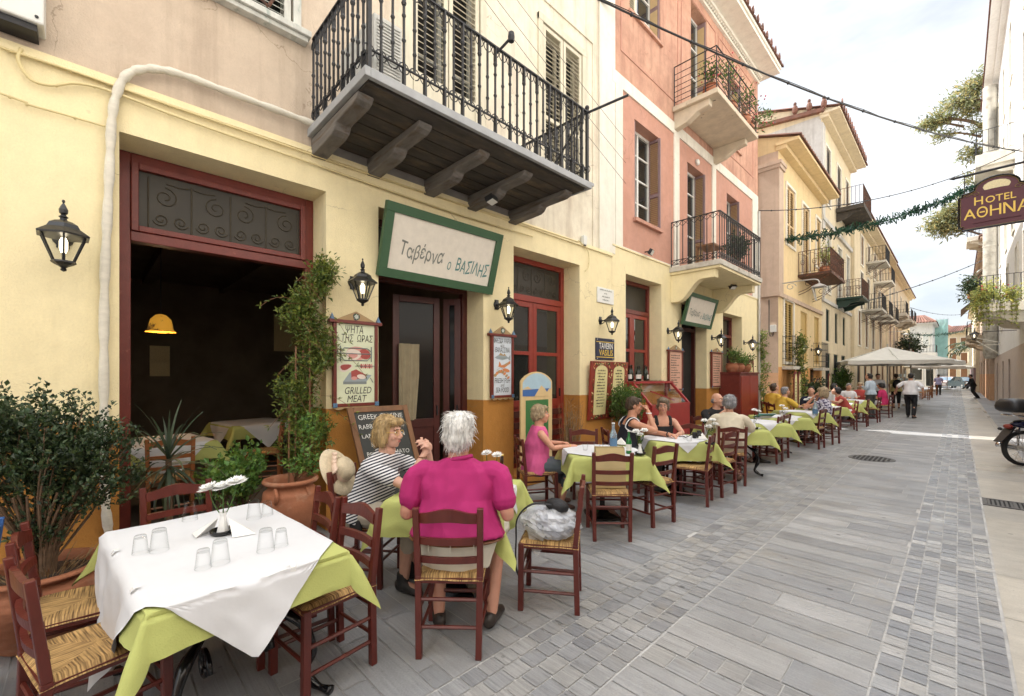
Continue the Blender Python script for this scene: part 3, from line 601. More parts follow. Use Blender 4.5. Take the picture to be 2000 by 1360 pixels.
m.build('lower_slats', M['maroon_dark'], s3)
# dark dining room behind the openings
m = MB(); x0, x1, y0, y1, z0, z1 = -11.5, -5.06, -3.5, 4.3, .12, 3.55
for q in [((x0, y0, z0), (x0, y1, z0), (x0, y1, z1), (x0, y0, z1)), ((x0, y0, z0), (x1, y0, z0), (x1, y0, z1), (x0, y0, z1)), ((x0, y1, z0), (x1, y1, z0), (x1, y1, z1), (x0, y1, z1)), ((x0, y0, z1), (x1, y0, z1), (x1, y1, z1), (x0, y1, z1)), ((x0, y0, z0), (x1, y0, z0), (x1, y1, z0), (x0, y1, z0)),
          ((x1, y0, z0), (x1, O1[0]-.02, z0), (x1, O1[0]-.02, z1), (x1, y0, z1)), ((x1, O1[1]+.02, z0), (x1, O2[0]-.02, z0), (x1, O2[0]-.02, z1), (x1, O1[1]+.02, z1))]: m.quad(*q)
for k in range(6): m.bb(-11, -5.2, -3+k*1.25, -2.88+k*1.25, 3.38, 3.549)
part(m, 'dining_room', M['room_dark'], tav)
# ---------------------------------------------------------------- the pink building
Bk0, Bk1 = A1+.001, 15.75
O4, O5, O6 = (7.627, 9.117, 1.50, 3.63), (10.115, 11.592, 0, 3.42), (12.727, 14.253, 1.35, 3.38)
pk = thing('pink_building', 'salmon pink house with white bands above a yellow ground floor and tiled eaves', 'building', (XF, 8, 0))
b = MB(); wall(b, XF+.001, Bk0, Bk1, 0, 4.10, [O4, O5, O6], .36); part(b, 'ground_floor_wall', M['yellow_wall'], pk)
P1, P2, P3 = (7.98, 9.02, 4.82, 6.845), (10.45, 11.43, 4.10, 6.82), (13.03, 13.94, 4.95, 6.82)
b = MB(); wall(b, XF-.01, Bk0, Bk1, 4.10, 7.45, [P1, P2, P3], .30); part(b, 'first_floor_wall', M['pink_wall'], pk)
Q1, Q2, Q3 = (7.78, 9.07, 8.94, 10.85), (10.65, 11.6, 7.85, 10.88), (13.1, 14.1, 8.3, 10.3)
b = MB(); wall(b, XF-.005, Bk0, Bk1, 7.45, 11.35, [Q1, Q2, Q3], .30); b.quad((XF, Bk1, 0), (XF, Bk1, 11.35), (XF-7, Bk1-.55, 11.35), (XF-7, Bk1-.55, 0)); b.quad((XF, Bk0, 9.8), (XF, Bk0, 11.35), (XF-7, Bk0, 11.35), (XF-7, Bk0, 9.8)); part(b, 'second_floor_wall', M['faded_pink'], pk)  # unseen alley end wall, slanted along the sun so its stripe reaches the street
b = MB()
b.bb(XF-.01, XF+.016, Bk0, Bk1, 7.22, 7.47); b.bb(XF-.01, XF+.016, Bk0+.11, 7.50, 4.102, 7.22); b.bb(XF-.01, XF+.016, 9.72, 9.98, 4.102, 7.22); b.bb(XF-.01, XF+.016, 11.95, 12.2, 4.102, 7.22); b.bb(XF-.01, XF+.016, 15.2, Bk1, 4.102, 7.22)
b.bb(XF-.01, XF+.016, 7.50, 9.72, 4.102, 4.14); b.bb(XF-.01, XF+.016, 12.2, 15.2, 4.102, 4.14); part(b, 'white_bands', M['white_paint'], pk)
b = MB()
for y0, y1 in ((7.45, 9.95), (10.1, 12.2), (12.4, 15.3)):
    b.bb(XF-.01, XF+.008, y0, y1, 10.90, 10.94); b.bb(XF-.01, XF+.008, y0, y0+.035, 8.0, 10.9); b.bb(XF-.01, XF+.008, y1-.035, y1, 8.0, 10.9); b.bb(XF-.01, XF+.008, y0, y1, 7.96, 8.0)
part(b, 'panel_moulding', M['pink_wall'], pk)
b = MB(); b.bb(XF-.01, XF+.06, Bk0, Bk1, 11.15, 11.23); b.bb(XF-.01, XF+.58, Bk0, Bk1+.25, 11.36, 11.46); b.bb(XF-.01, XF+.14, Bk0, Bk1, 11.27, 11.36); b.bb(XF+.50, XF+.62, Bk0, Bk1+.25, 11.462, 11.56)
y = Bk0+.03
while y < Bk1: b.bb(XF-.01, XF+.10, y, y+.06, 11.232, 11.268); y += .12
part(b, 'cornice', M['white_paint'], pk)
b = MB(); tiles(b, XF+.66, Bk0, Bk1+.25, 11.58, 3.5)
y = Bk0+.1
while y < Bk1+.25:
    b.prism([(XF+.64, y-.055, 11.60), (XF+.64, y+.055, 11.60), (XF+.64, y+.075, 11.70), (XF+.64, y, 11.80), (XF+.64, y-.075, 11.70)], (.035, 0, 0)); y += .42
part(b, 'roof', M['tile'], pk); b = MB(); b.poly([(XF, Bk0, 11.35), (XF+.5, Bk0, 11.5), (XF-2.8, Bk0, 12.75), (XF-7, Bk0, 12.75), (XF-7, Bk0, 11.35)]); part(b, 'gable', M['faded_pink'], pk)
for k, (Q, opn) in enumerate(((P1, 1), (P2, 1), (P3, 1))):
    w = window(pk, XF-.26, *Q, 'frame_white', 'glass_dark', 2, 4 if k != 1 else 5, sill='pink_wall' if k != 1 else None, sx=-.03, name='balcony_door' if k == 1 else 'window')
    a, c, d, e = Q; hw = (c-a)*.48
    m = MB(); louver(m, XF-.13, a+.02, a+.06, d+.02, e-.02); m.bb(XF-.20, XF-.02, a+.004, a+.045, d+.02, e-.03); m.build('shutter', M['shutter_mauve'], w)
    m = MB(); frame(m, 0, 0, .30, d+.02, e-.03, .055, .035); m.bb(-.017, .017, .055, .245, d+(e-d)*.36, d+(e-d)*.36+.07)
    sm = MB(); sm.add([(XF-.26+v[1], c-.03+v[0], v[2]) for v in m.v], m.f); so_ = sm.build('shutter', M['shutter_mauve'], w)
    m = MB(); z = d+.10
    while z < e-.1:
        if abs(z-(d+(e-d)*.36+.035)) > .05: m.box((XF-.11, c-.035, z), (.19, .03, .01), 0, 0, Matrix.Rotation(rad(30), 4, 'X'))
        z += .042
    m.build('slats', M['shutter_tan'], so_)
for k, Q in enumerate((Q1, Q2, Q3)):
    w = window(pk, XF-.26, *Q, 'frame_white', 'glass_dark', 2, 4, name='balcony_door' if k == 1 else 'window')
    a, c, d, e = Q
    m = MB(); m.bb(XF-.25, XF-.02, c-.05, c-.015, d+.02, e-.03); so_ = m.build('shutter', M['shutter_mauve'], w)
    for za, zb in ((d+.15, d+(e-d)*.4), (d+(e-d)*.45, e-.15)): m = MB(); m.bb(XF-.22, XF-.05, c-.056, c-.051, za, zb); m.build('slat_panel', M['shutter_tan'], so_)
    m = MB(); louver(m, XF-.22, a+.02, a+(c-a)*.45, d+.02, e-.03, step=.05); m.build('shutter', M['shutter_cream'], w)
    if k != 1: m = MB(); m.bb(XF-.25, XF+.05, a-.05, c+.05, d-.06, d-.002); m.build('sill', M['faded_pink'], w)
# lower balcony: yellow slab on two curved brackets
X2 = -3.469
ba2 = MB(); ba2.bb(XF+.002, X2, 9.485, 12.25, 3.955, 4.068); ba2 = ba2.build('balcony', M['concrete'], pk, bevel=.01)
m = MB(); m.bb(XF+.002, X2-.03, 9.52, 12.22, 3.90, 3.953); m.build('soffit', M['yellow_wall'], ba2)
for y in (9.56, 11.98):
    m = MB(); pr = [(XF, 3.28)]+[(XF+.16+.55*t_, 3.28+.44*(.5-.5*math.cos(math.pi*t_))) for t_ in [i/10 for i in range(11)]]+[(XF+.98, 3.72), (XF+.98, 3.898), (XF, 3.898)]
    m.prism([(px, y, pz) for px, pz in pr], (0, .20, 0)); m.build('bracket', M['yellow_wall'], ba2, bevel=.008)
m = MB(); rail(m, [(XF+.03, 9.53), (X2-.04, 9.53), (X2-.04, 12.2), (XF+.03, 12.2)], 4.07, 1.02, .125, .0075, .016, 'cross', .05, (.15,)); m.build('railing', M['black_iron'], ba2)
# upper balcony: cracked slab, horizontal bars, flower pots
X3 = -3.588
ba3 = MB(); ba3.bb(XF+.002, X3, 9.637, 12.33, 7.68, 7.79); ba3 = ba3.build('balcony', M['concrete_worn'], pk, bevel=.01)
for y in (9.72, 12.02):
    m = MB(); m.prism([(XF, y, 7.30), (XF+.30, y, 7.36), (XF+.55, y, 7.50), (XF+.80, y, 7.54), (XF+.80, y, 7.678), (XF, y, 7.678)], (0, .17, 0)); m.build('bracket', M['concrete_worn'], ba3, bevel=.01)
m = MB(); rail(m, [(XF+.03, 9.68), (X3-.04, 9.68), (X3-.04, 12.29), (XF+.03, 12.29)], 7.79, .92, .12, .008, .012, 'horizontal', .10, (.22, .34, .46, .60, .74)); m.build('railing', M['black_iron'], ba3)
# ground floor openings of the pink house
s4 = shopfront(pk, -4.93, O4, 'maroon', (2.93, 3.02), 'window')
m = MB(); m.quad((-4.94, 7.7, 3.0), (-4.94, 9.05, 3.0), (-4.94, 9.05, 3.56), (-4.94, 7.7, 3.56)); m.build('transom_pane', M['glass_mesh'], s4)
for a, c in ((7.715, 8.37), (8.376, 9.03)):
    m = MB(); frame(m, -4.92, a, c, 1.52, 2.93, .085, .05); m.bb(-4.94, -4.90, a+.085, c-.085, 2.12, 2.18); q = m.build('casement', M['red_door'], s4)
    g = MB(); g.quad((-4.925, a+.05, 1.56), (-4.925, c-.05, 1.56), (-4.925, c-.05, 2.9), (-4.925, a+.05, 2.9)); g.build('pane', M['glass_dark'], q)
m = MB(); m.bb(-4.95, XF+.05, 7.60, 9.15, 1.46, 1.50); m.build('sill', M['maroon'], s4)
s5 = shopfront(pk, -4.93, O5, 'maroon_dark', (2.75, 2.83), 'doorway')
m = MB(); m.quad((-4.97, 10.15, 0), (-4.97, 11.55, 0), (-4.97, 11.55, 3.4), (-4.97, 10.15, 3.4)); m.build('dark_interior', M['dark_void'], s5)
m = MB(); m.bb(-4.90, -4.62, 10.13, 10.18, .02, 2.9); m.build('door_leaf', M['maroon_dark'], s5)
s6 = shopfront(pk, -4.93, O6, 'maroon', (2.75, 2.83), 'window')
m = MB(); m.quad((-4.95, 12.8, 1.4), (-4.95, 14.2, 1.4), (-4.95, 14.2, 3.3), (-4.95, 12.8, 3.3)); m.build('pane', M['glass_dark'], s6)
m = MB(); m.bb(-4.96, -4.9, 13.46, 13.52, 1.38, 2.75); m.build('mullion', M['maroon'], s6)
# fine groove lines in the render
b = MB(); 
for y0, y1 in ((7.14, O4[0]), (O4[1], O5[0]), (O5[1], O6[0]), (O6[1], Bk1)): b.bb(XF-.01, XF+.004, y0+.005, y1-.005, 3.335, 3.35)
b.bb(XF-.01, XF+.022, 7.14, 9.48, 4.09, 4.12); b.bb(XF-.01, XF+.022, 12.27, Bk1, 4.09, 4.12); part(b, 'string_course', M['yellow_wall'], pk)
# ---------------------------------------------------------------- lettering
_TXT = {}
def text_mesh(body, shear=0.0, off=0.0):
    k = (body, shear, off)
    if k not in _TXT:
        c = bpy.data.curves.new('lettering', 'FONT'); c.body = body; c.align_x = 'CENTER'; c.align_y = 'CENTER'; c.shear = shear; c.offset = off; c.resolution_u = 3
        o = bpy.data.objects.new('lettering', c); COL.objects.link(o)
        me = bpy.data.meshes.new_from_object(o.evaluated_get(bpy.context.evaluated_depsgraph_get()))
        _TXT[k] = ([v.co.copy() for v in me.vertices], [tuple(p.vertices) for p in me.polygons])
        bpy.data.objects.remove(o); bpy.data.curves.remove(c); bpy.data.meshes.remove(me)
    return _TXT[k]
def text(mb, body, c, size, xd=(0, 1, 0), yd=(0, 0, 1), sx=1.0, shear=0.0, off=0.0, mi=0, width=None, rot=0.0, jit=0.0):
    """flat letters laid on a surface, centred on c; width squeezes the line to that length"""
    xd, yd, c = V(xd), V(yd), V(c)
    if rot: xd, yd = xd*math.cos(rot)+yd*math.sin(rot), yd*math.cos(rot)-xd*math.sin(rot)
    vs, fs = text_mesh(body, shear, off)
    if not vs: return
    if width: sx = width/max(1e-6, (max(v.x for v in vs)-min(v.x for v in vs))*size)
    j = (lambda v: jit*size*math.sin(v.x*3.1+1)) if jit else (lambda v: 0)
    mb.add([c+xd*(v.x*size*sx)+yd*(v.y*size+j(v)) for v in vs], fs, mi)
def ell(mb, c, ra, rb, xd=(0, 1, 0), yd=(0, 0, 1), n=14, mi=0, rot=0, wob=0):
    xd, yd, c = V(xd), V(yd), V(c); cr, sr = math.cos(rot), math.sin(rot); pts = []
    for i in range(n):
        g = 2*math.pi*i/n; w = 1+wob*math.sin(3*g+1); a, b_ = ra*w*math.cos(g), rb*w*math.sin(g)
        pts.append(c+xd*(a*cr-b_*sr)+yd*(a*sr+b_*cr))
    mb.poly(pts, mi)
def ink_rows(mb, c, w, rows, dz, hgt, xd=(0, 1, 0), yd=(0, 0, 1), mi=0, left=False):
    """hand-painted menu lines too small to read: broken strokes of ink"""
    xd, yd, c = V(xd), V(yd), V(c)
    for r in range(rows):
        ln = w*RND.uniform(.55, 1); x = -w/2 if left else -ln/2; e = x+ln
        while x < e:
            s = RND.uniform(.008, .02); p = c+xd*x-yd*(r*dz); h = hgt*RND.uniform(.7, 1.1)
            mb.quad(p, p+xd*min(s, e-x), p+xd*min(s, e-x)+yd*h, p+yd*h*RND.uniform(.5, 1), mi); x += s+RND.choice((.004, .005, .016))
for k, c in dict(ink=(.02, .02, .02), sign_green=(.042, .105, .048), sign_cream=(.78, .72, .62), teal_ink=(.10, .24, .23), grey_ink=(.22, .23, .20), pale_green=(.66, .70, .50), pale_blue=(.62, .68, .74), meat_red=(.36, .07, .06), meat_pink=(.62, .30, .26), fat=(.72, .62, .54), steel=(.20, .23, .23), tray=(.30, .35, .37), blue_paint=(.10, .20, .33), tan_paint=(.40, .27, .13), orange_paint=(.60, .22, .08), navy=(.02, .025, .06), gold_paint=(.70, .50, .08), white_ink=(.82, .82, .78), salmon=(.72, .43, .31), board_black=(.035, .038, .036), board_green=(.045, .17, .05), sky_blue=(.40, .56, .66), sea_blue=(.05, .14, .38), sand=(.68, .50, .25), menu_yellow=(.74, .66, .33), plaque_white=(.76, .76, .72), chalk=(.74, .74, .70)).items():
    M[k] = mat(k, c, .55 if k != 'chalk' else .9, var=.07 if k not in ('ink', 'white_ink') else 0, vs=12)
# ---------------------------------------------------------------- taverna fascia signs, leaning out at the top
def fascia(y0, y1, xb, zb, xt, zt, label, tsize, bw, legible):
    t = thing('tavern_sign', label, 'sign', (xb, (y0+y1)/2, zb)); up = (V((xt, 0, zt))-V((xb, 0, zb))); h = up.length; up.normalize(); nr = V((up.z, 0, -up.x)); o = V((xb+.03, 0, zb))
    def pt(y, v, d=0): return o+V((0, y, 0))+up*v+nr*d
    m = MB(); q = [(y0, 0), (y1, 0), (y1, h), (y0, h)]; m.add([pt(y, v, -.03) for y, v in q]+[pt(y, v, .0) for y, v in q], [(0, 1, 2, 3), (4, 5, 6, 7), (0, 1, 5, 4), (1, 2, 6, 5), (2, 3, 7, 6), (3, 0, 4, 7)]); m.build('panel', M['sign_cream'], t)
    m = MB()
    for ya, yb, va, vb in ((y0-.03, y1+.03, -.03, bw), (y0-.03, y1+.03, h-bw, h+.03), (y0-.03, y0+bw, bw, h-bw), (y1-bw, y1+.03, bw, h-bw)):
        q = [(ya, va), (yb, va), (yb, vb), (ya, vb)]; m.add([pt(y, v, -.04) for y, v in q]+[pt(y, v, .025) for y, v in q], [(0, 3, 2, 1), (4, 5, 6, 7), (0, 1, 5, 4), (1, 2, 6, 5), (2, 3, 7, 6), (3, 0, 4, 7)])
    m.build('frame', M['sign_green'], t, bevel=.004)
    W = y1-y0; m = MB()
    text(m, 'Ταβέρνα', pt(y0+W*.30, h*.40, .003), tsize, (0, 1, 0), up, shear=.18, off=.009, width=W*.36, jit=.08, mi=0); text(m, 'ο', pt(y0+W*.545, h*.32, .003), tsize*.8, (0, 1, 0), up, shear=.15, width=W*.032, mi=1)
    text(m, 'ΒΑΣΙΛΗΣ', pt(y0+W*.765, h*.335, .003), tsize*.98, (0, 1, 0), up, shear=.2, width=W*.33, jit=.06, off=.010, mi=1); m.build('lettering', [M['grey_ink'], M['teal_ink']], t)
    m = MB()
    for y in (y0+.2, y1-.2): m.bar(pt(y, h*.85, -.04), (XF-.1, y, zt-.02), .02)
    m.build('stay', M['black_iron'], t)
fascia(2.36, 4.02, XF+.01, 2.775, -4.375, 3.50, 'large cream fascia sign in green frame with handwritten Greek lettering over the open taverna door', .225, .072, 1)
fascia(9.98, 11.60, XF+.06, 2.84, -4.36, 3.52, 'smaller looking cream sign in green frame under the curved bracket balcony', .19, .06, 1)
# ---------------------------------------------------------------- painted boards with a little pediment
def pediment_board(name, label, ya, yb, za, zb, X, panel, fill, ped=.10, finial=True, cat='sign'):
    t = thing(name, label, cat, (X, (ya+yb)/2, za)); W = yb-ya
    m = MB(); m.bb(X-.03, X, ya+.03, yb-.03, za+.02, zb); m.build('panel', M[panel], t)
    m = MB(); m.bb(X-.032, X+.018, ya, ya+.034, za, zb); m.bb(X-.032, X+.018, yb-.034, yb, za, zb); m.bb(X-.031, X+.016, ya+.034, yb-.034, za, za+.034); m.bb(X-.035, X+.032, ya-.045, yb+.045, zb+.001, zb+.036); m.build('frame', M['maroon'], t, bevel=.003)
    m = MB(); m.prism([(X-.02, ya+.03, zb+.037), (X-.02, yb-.03, zb+.037), (X-.02, (ya+yb)/2, zb+.037+ped)], (.03, 0, 0)); m.build('pediment', M['tan_paint'], t)
    m = MB(); r = ped*.38; c = (X+.013, (ya+yb)/2, zb+.037+ped*.42); ell(m, c, r, r, mi=0, n=16, wob=.06); ell(m, (X+.014, c[1], c[2]), r*.8, r*.8, mi=2, n=12, wob=.0)
    for k in range(8): g = k*math.pi/4; ell(m, (X+.015, c[1]+r*.42*math.cos(g), c[2]+r*.42*math.sin(g)), r*.34, r*.10, mi=1, n=8, rot=g)
    m.build('rosette', [M['navy'], M['white_ink'], M['leaf_mid']], t)
    if finial:
        m = MB()
        for y in (ya-.01, yb+.01): m.lathe([(.03, 0), (.026, .012), (.0, .07)], (X, y, zb+.037), 4, ph=math.pi/4)
        for y in (ya+.015, yb-.015):
            for g in range(4): m.ball((X+.02, y+.016*math.cos(g*1.57+.78), za+.018+.016*math.sin(g*1.57+.78)), (.008, .015, .015), 6, 4)
        m.build('finial', M['blue_paint'], t)
    m = MB(); pts = [(X-.02, ya+W*i/16, za-.012-.022*abs(math.sin(i*math.pi/4.0))) for i in range(17)]; m.prism([(X-.02, ya, za-.001), (X-.02, yb, za-.001)]+pts[::-1], (.03, 0, 0)); m.build('scalloped_foot', M['tan_paint'], t)
    fill(t, X+.002, ya+.034, yb-.034, za+.034, zb); return t
def meat(t, X, ya, yb, za, zb):
    W, H, c = yb-ya, zb-za, (ya+yb)/2; m = MB()
    text(m, 'ΨΗΤΑ', (X, c-W*.05, zb-H*.075), .115, shear=.12, width=W*.46); text(m, 'ΤΗΣ  ΩΡΑΣ', (X, c+W*.03, zb-H*.185), .105, shear=.12, width=W*.82)
    text(m, 'GRILLED', (X, c+W*.05, za+H*.155), .105, shear=.22, width=W*.70); text(m, 'MEAT', (X, c+W*.01, za+H*.050), .105, shear=.22, width=W*.52); m.build('lettering', M['ink'], t)
    m = MB(); z = zb-H*.375
    ell(m, (X, c+.02, z+.005), W*.30, .075, mi=1, wob=.05); ell(m, (X+.0005, c+.10, z-.002), W*.16, .055, mi=0, rot=-.35); ell(m, (X+.001, c-.03, z-.01), W*.2, .062, mi=2, wob=.06); ell(m, (X+.0015, c-.035, z-.022), W*.12, .03, mi=1, wob=.1)
    for dz in (.06, .0, -.072): m.tube([(X+.003, c-W*.40, z+dz*.4), (X+.003, c-W*.30, z+dz), (X+.003, c+W*.3, z+dz), (X+.003, c+W*.40, z+dz*.4)], .005, 4, mi=3)
    for dy in (-.40, .41): m.tube([(X+.003, c+W*dy, z-.085), (X+.003, c+W*dy, z+.08)], .006, 4, mi=3)
    m.tube([(X+.003, c-W*.40, z+.01), (X+.003, c-W*.47, z-.01), (X+.003, c-W*.46, z+.05)], .004, 4, mi=3)
    z = zb-H*.545; ell(m, (X, c-W*.27, z-.005), W*.18, .042, mi=2, wob=.1, rot=.2); ell(m, (X+.0006, c-W*.27, z), W*.14, .03, mi=0, wob=.12, rot=.2)
    for k in range(6): ell(m, (X+.0003*k, c+W*(.14+.055*k), z+.012), W*.03, .026, mi=1 if k % 2 else 0)
    m.tube([(X+.003, c-W*.02, z+.01), (X+.003, c+W*.49, z+.014)], .003, 4, mi=3)
    z = zb-H*.645; m.poly([(X, c-W*.33, z-.07), (X, c+W*.28, z-.07), (X, c+W*.42, z+.0), (X, c-W*.16, z+.03)], 4); m.poly([(X+.0006, c-W*.33, z-.07), (X+.0006, c+W*.28, z-.07), (X+.0006, c+W*.28, z-.098), (X+.0006, c-W*.33, z-.098)], 3)
    m.poly([(X+.001, c-W*.12, z-.045), (X+.001, c+W*.26, z-.035), (X+.001, c+W*.28, z+.0), (X+.001, c+.0, z+.062), (X+.001, c-W*.13, z+.04)], 0); ell(m, (X+.0015, c+W*.14, z-.018), W*.12, .025, mi=2, rot=-.15); ell(m, (X+.0016, c-W*.05, z-.035), W*.08, .02, mi=1)
    m.tube([(X+.003, c+W*.38, z-.03), (X+.003, c+W*.46, z-.085)], .004, 4, mi=3); m.build('painting', [M['meat_red'], M['meat_pink'], M['fat'], M['steel'], M['tray']], t)
def fish(t, X, ya, yb, za, zb):
    W, H, c = yb-ya, zb-za, (ya+yb)/2; m = MB()
    for s_, z, h, w in (('ΦΡΕΣΚΑ ΨΑΡΙΑ', .92, .10, .92), ('και', .845, .06, .2), ('ΘΑΛΑΣΣΙΝΑ', .765, .10, .78), ('FRESH FISH', .245, .10, .84), ('and', .17, .07, .2), ('SEA FOOD', .085, .10, .7)): text(m, s_, (X, c, za+H*z), h, shear=.12, width=W*w)
    m.build('lettering', M['ink'], t); m = MB(); z = za+H*.64
    m.poly([(X, c-W*.42, z), (X, c-W*.15, z+.045), (X, c+W*.2, z+.03), (X, c+W*.33, z+.006), (X, c+W*.44, z+.05), (X, c+W*.44, z-.045), (X, c+W*.3, z-.012), (X, c, z-.035), (X, c-W*.3, z-.02)], 0)
    m.poly([(X+.0006, c-W*.2, z+.034), (X+.0006, c-W*.1, z+.07), (X+.0006, c+W*.05, z+.04), (X+.0006, c+W*.12, z+.064), (X+.0006, c+W*.2, z+.026)], 1); m.poly([(X+.0009, c-W*.35, z-.004), (X+.0009, c+W*.3, z+.004), (X+.0009, c+W*.1, z-.012)], 2)
    z = za+H*.52; m.poly([(X, c-W*.22, z-.03), (X, c+W*.1, z-.045), (X, c+W*.44, z+.02), (X, c+W*.44, z+.06), (X, c+W*.1, z+.005), (X, c-W*.05, z-.01), (X, c-W*.16, z+.05)], 3); ell(m, (X+.0006, c+W*.22, z+.012), W*.16, .012, mi=1, rot=.35)
    z = za+H*.39
    for k in range(8): ell(m, (X+.0003*k, c-W*.38+W*.1*k, z-.04+.055*math.sin(k*.55)), W*.085, .024-.001*k, mi=3 if k % 2 else 1, rot=.5)
    ell(m, (X+.003, c+W*.2, z+.03), W*.2, .025, mi=3, rot=-.2); m.tube([(X+.003, c-W*.3, z+.03), (X+.003, c-W*.1, z+.075), (X+.003, c+W*.05, z+.045)], .002, 4, mi=1); m.build('painting', [M['tray'], M['tan_paint'], M['steel'], M['orange_paint']], t)
pediment_board('menu_sign', 'tall painted board of grilled meat with red frame and little pediment left of the door', 1.83, 2.325, 1.285, 2.17, XF+.05, 'pale_green', meat)
pediment_board('menu_sign', 'pale blue painted board of fish and seafood with pediment right of the door', 4.03, 4.455, 1.30, 2.17, XF+.05, 'pale_blue', fish, .11)
def rows(n): 
    def f(t, X, ya, yb, za, zb):
        m = MB(); ink_rows(m, (X, (ya+yb)/2, zb-.10), (yb-ya)*.76, n, (zb-za-.12)/n, .030, left=True); m.build('lettering', M['ink'], t)
    return f
pediment_board('menu_board', 'salmon coloured menu board in maroon frame left of the dark second doorway', 9.36, 10.05, 1.27, 2.16, XF+.05, 'salmon', rows(13), .12)
pediment_board('menu_board', 'salmon coloured menu board in maroon frame between second doorway and potted shelf', 11.80, 12.52, 1.30, 2.20, XF+.05, 'salmon', rows(12), .12)
# double menu with leafy border, tipped slightly forward
t = thing('menu_board', 'wide red double menu board with painted vine border and two pale yellow arches', 'sign', (XF+.08, 6.94, .8)); tl = .07
def mp_(y, v, d=0): return V((XF+.045+tl*v+d, y, .82+v*1.05))
m = MB(); q = [(6.32, 0), (7.54, 0), (7.54, 1), (6.32, 1)]; m.add([mp_(y, v, -.035) for y, v in q]+[mp_(y, v) for y, v in q], [(0, 3, 2, 1), (4, 5, 6, 7), (0, 1, 5, 4), (1, 2, 6, 5), (2, 3, 7, 6), (3, 0, 4, 7)]); m.build('panel', M['red_door'], t, bevel=.005)
m = MB(); m2 = MB(); m3 = MB()
for c in (6.64, 7.22):
    pts = [mp_(c+.19*math.cos(g)*1.0, .84+.09*math.sin(g), .004) for g in [math.pi*i/12 for i in range(13)]]+[mp_(c-.2, .5, .004), mp_(c-.19, .08, .004), mp_(c+.19, .08, .004), mp_(c+.2, .5, .004)]; m.poly(pts)
    up = (mp_(0, 1)-mp_(0, 0)).normalized(); ink_rows(m2, mp_(c, .83, .006), .27, 13, .054, .030, yd=up)
    for k in range(150):
        g = RND.uniform(0, 1); side = RND.choice((0, 1, 2, 3)); y, v = (c-.245+RND.gauss(0, .016), g) if side == 0 else (c+.245+RND.gauss(0, .016), g) if side == 1 else (c+RND.uniform(-.24, .24), .955+RND.gauss(0, .014)) if side == 2 else (c+RND.uniform(-.24, .24), .045+RND.gauss(0, .014))
        v = min(.975, max(.02, v)); ell(m3, mp_(y, v, .005+.00003*k), RND.uniform(.012, .024), RND.uniform(.008, .014), n=6, rot=RND.uniform(0, 3), mi=RND.choice((0, 0, 1, 2, 3)))
m.build('arch', M['menu_yellow'], t); m2.build('lettering', M['ink'], t); m3.build('vine_border', [M['leaf_dark'], M['leaf_mid'], M['menu_yellow'], M['orange_paint']], t)
# enamel tavern plate, white marble plaque, framed menu at the far pier
t = thing('enamel_sign', 'dark blue enamel plate with white and yellow capitals above the double menu', 'sign', (XF+.01, 6.9, 1.91))
m = MB(); m.bb(XF+.004, XF+.02, 6.585, 7.19, 1.905, 2.30); m.build('plate', M['navy'], t, bevel=.004)
m = MB(); m.quad((XF+.022, 6.60, 2.225), (XF+.022, 7.175, 2.225), (XF+.022, 7.175, 2.24), (XF+.022, 6.60, 2.24)); m.quad((XF+.022, 6.60, 1.945), (XF+.022, 7.175, 1.945), (XF+.022, 7.175, 1.96), (XF+.022, 6.60, 1.96)); text(m, 'VASILIS', (XF+.0225, 6.91, 2.03), .155, width=.45, off=.012); m.build('yellow_lettering', M['gold_paint'], t)
m = MB(); text(m, 'TAVERN', (XF+.0225, 6.91, 2.155), .155, width=.45, off=.012)
for y in (6.63, 7.14):
    for z in (1.925, 2.275): m.ball((XF+.022, y, z), (.004, .009, .009), 6, 4)
m.build('white_lettering', M['white_ink'], t)
t = thing('marble_plaque', 'small white engraved stone plaque high on the yellow pier above a lantern', 'plaque', (XF+.01, 6.9, 2.96))
m = MB(); m.bb(XF+.003, XF+.022, 6.63, 7.17, 2.955, 3.235); m.build('slab', M['plaque_white'], t, bevel=.004)
m = MB()
for k, (w, z) in enumerate(((.42, 3.18), (.16, 3.12), (.30, 3.06), (.38, 3.0))): ink_rows(m, (XF+.024, 6.9, z), w, 1, .05, .028)
m.build('engraving', M['grey_ink'], t)
t = thing('menu_board', 'narrow framed menu with pale rounded panel on the last yellow pier', 'sign', (XF+.03, 14.75, 1.27))
m = MB(); m.bb(XF+.002, XF+.045, 14.42, 15.22, 1.22, 2.10); m.build('frame', M['maroon'], t, bevel=.006)
m = MB(); pts = [(XF+.048, 14.82+.27*math.cos(g), 1.80+.2*math.sin(g)) for g in [math.pi*i/10 for i in range(11)]]+[(XF+.048, 14.55, 1.32), (XF+.048, 15.09, 1.32)]; m.poly(pts); m.build('panel', M['menu_yellow'], t); m = MB(); ink_rows(m, (XF+.05, 14.82, 1.85), .4, 8, .065, .035); m.build('lettering', M['ink'], t)
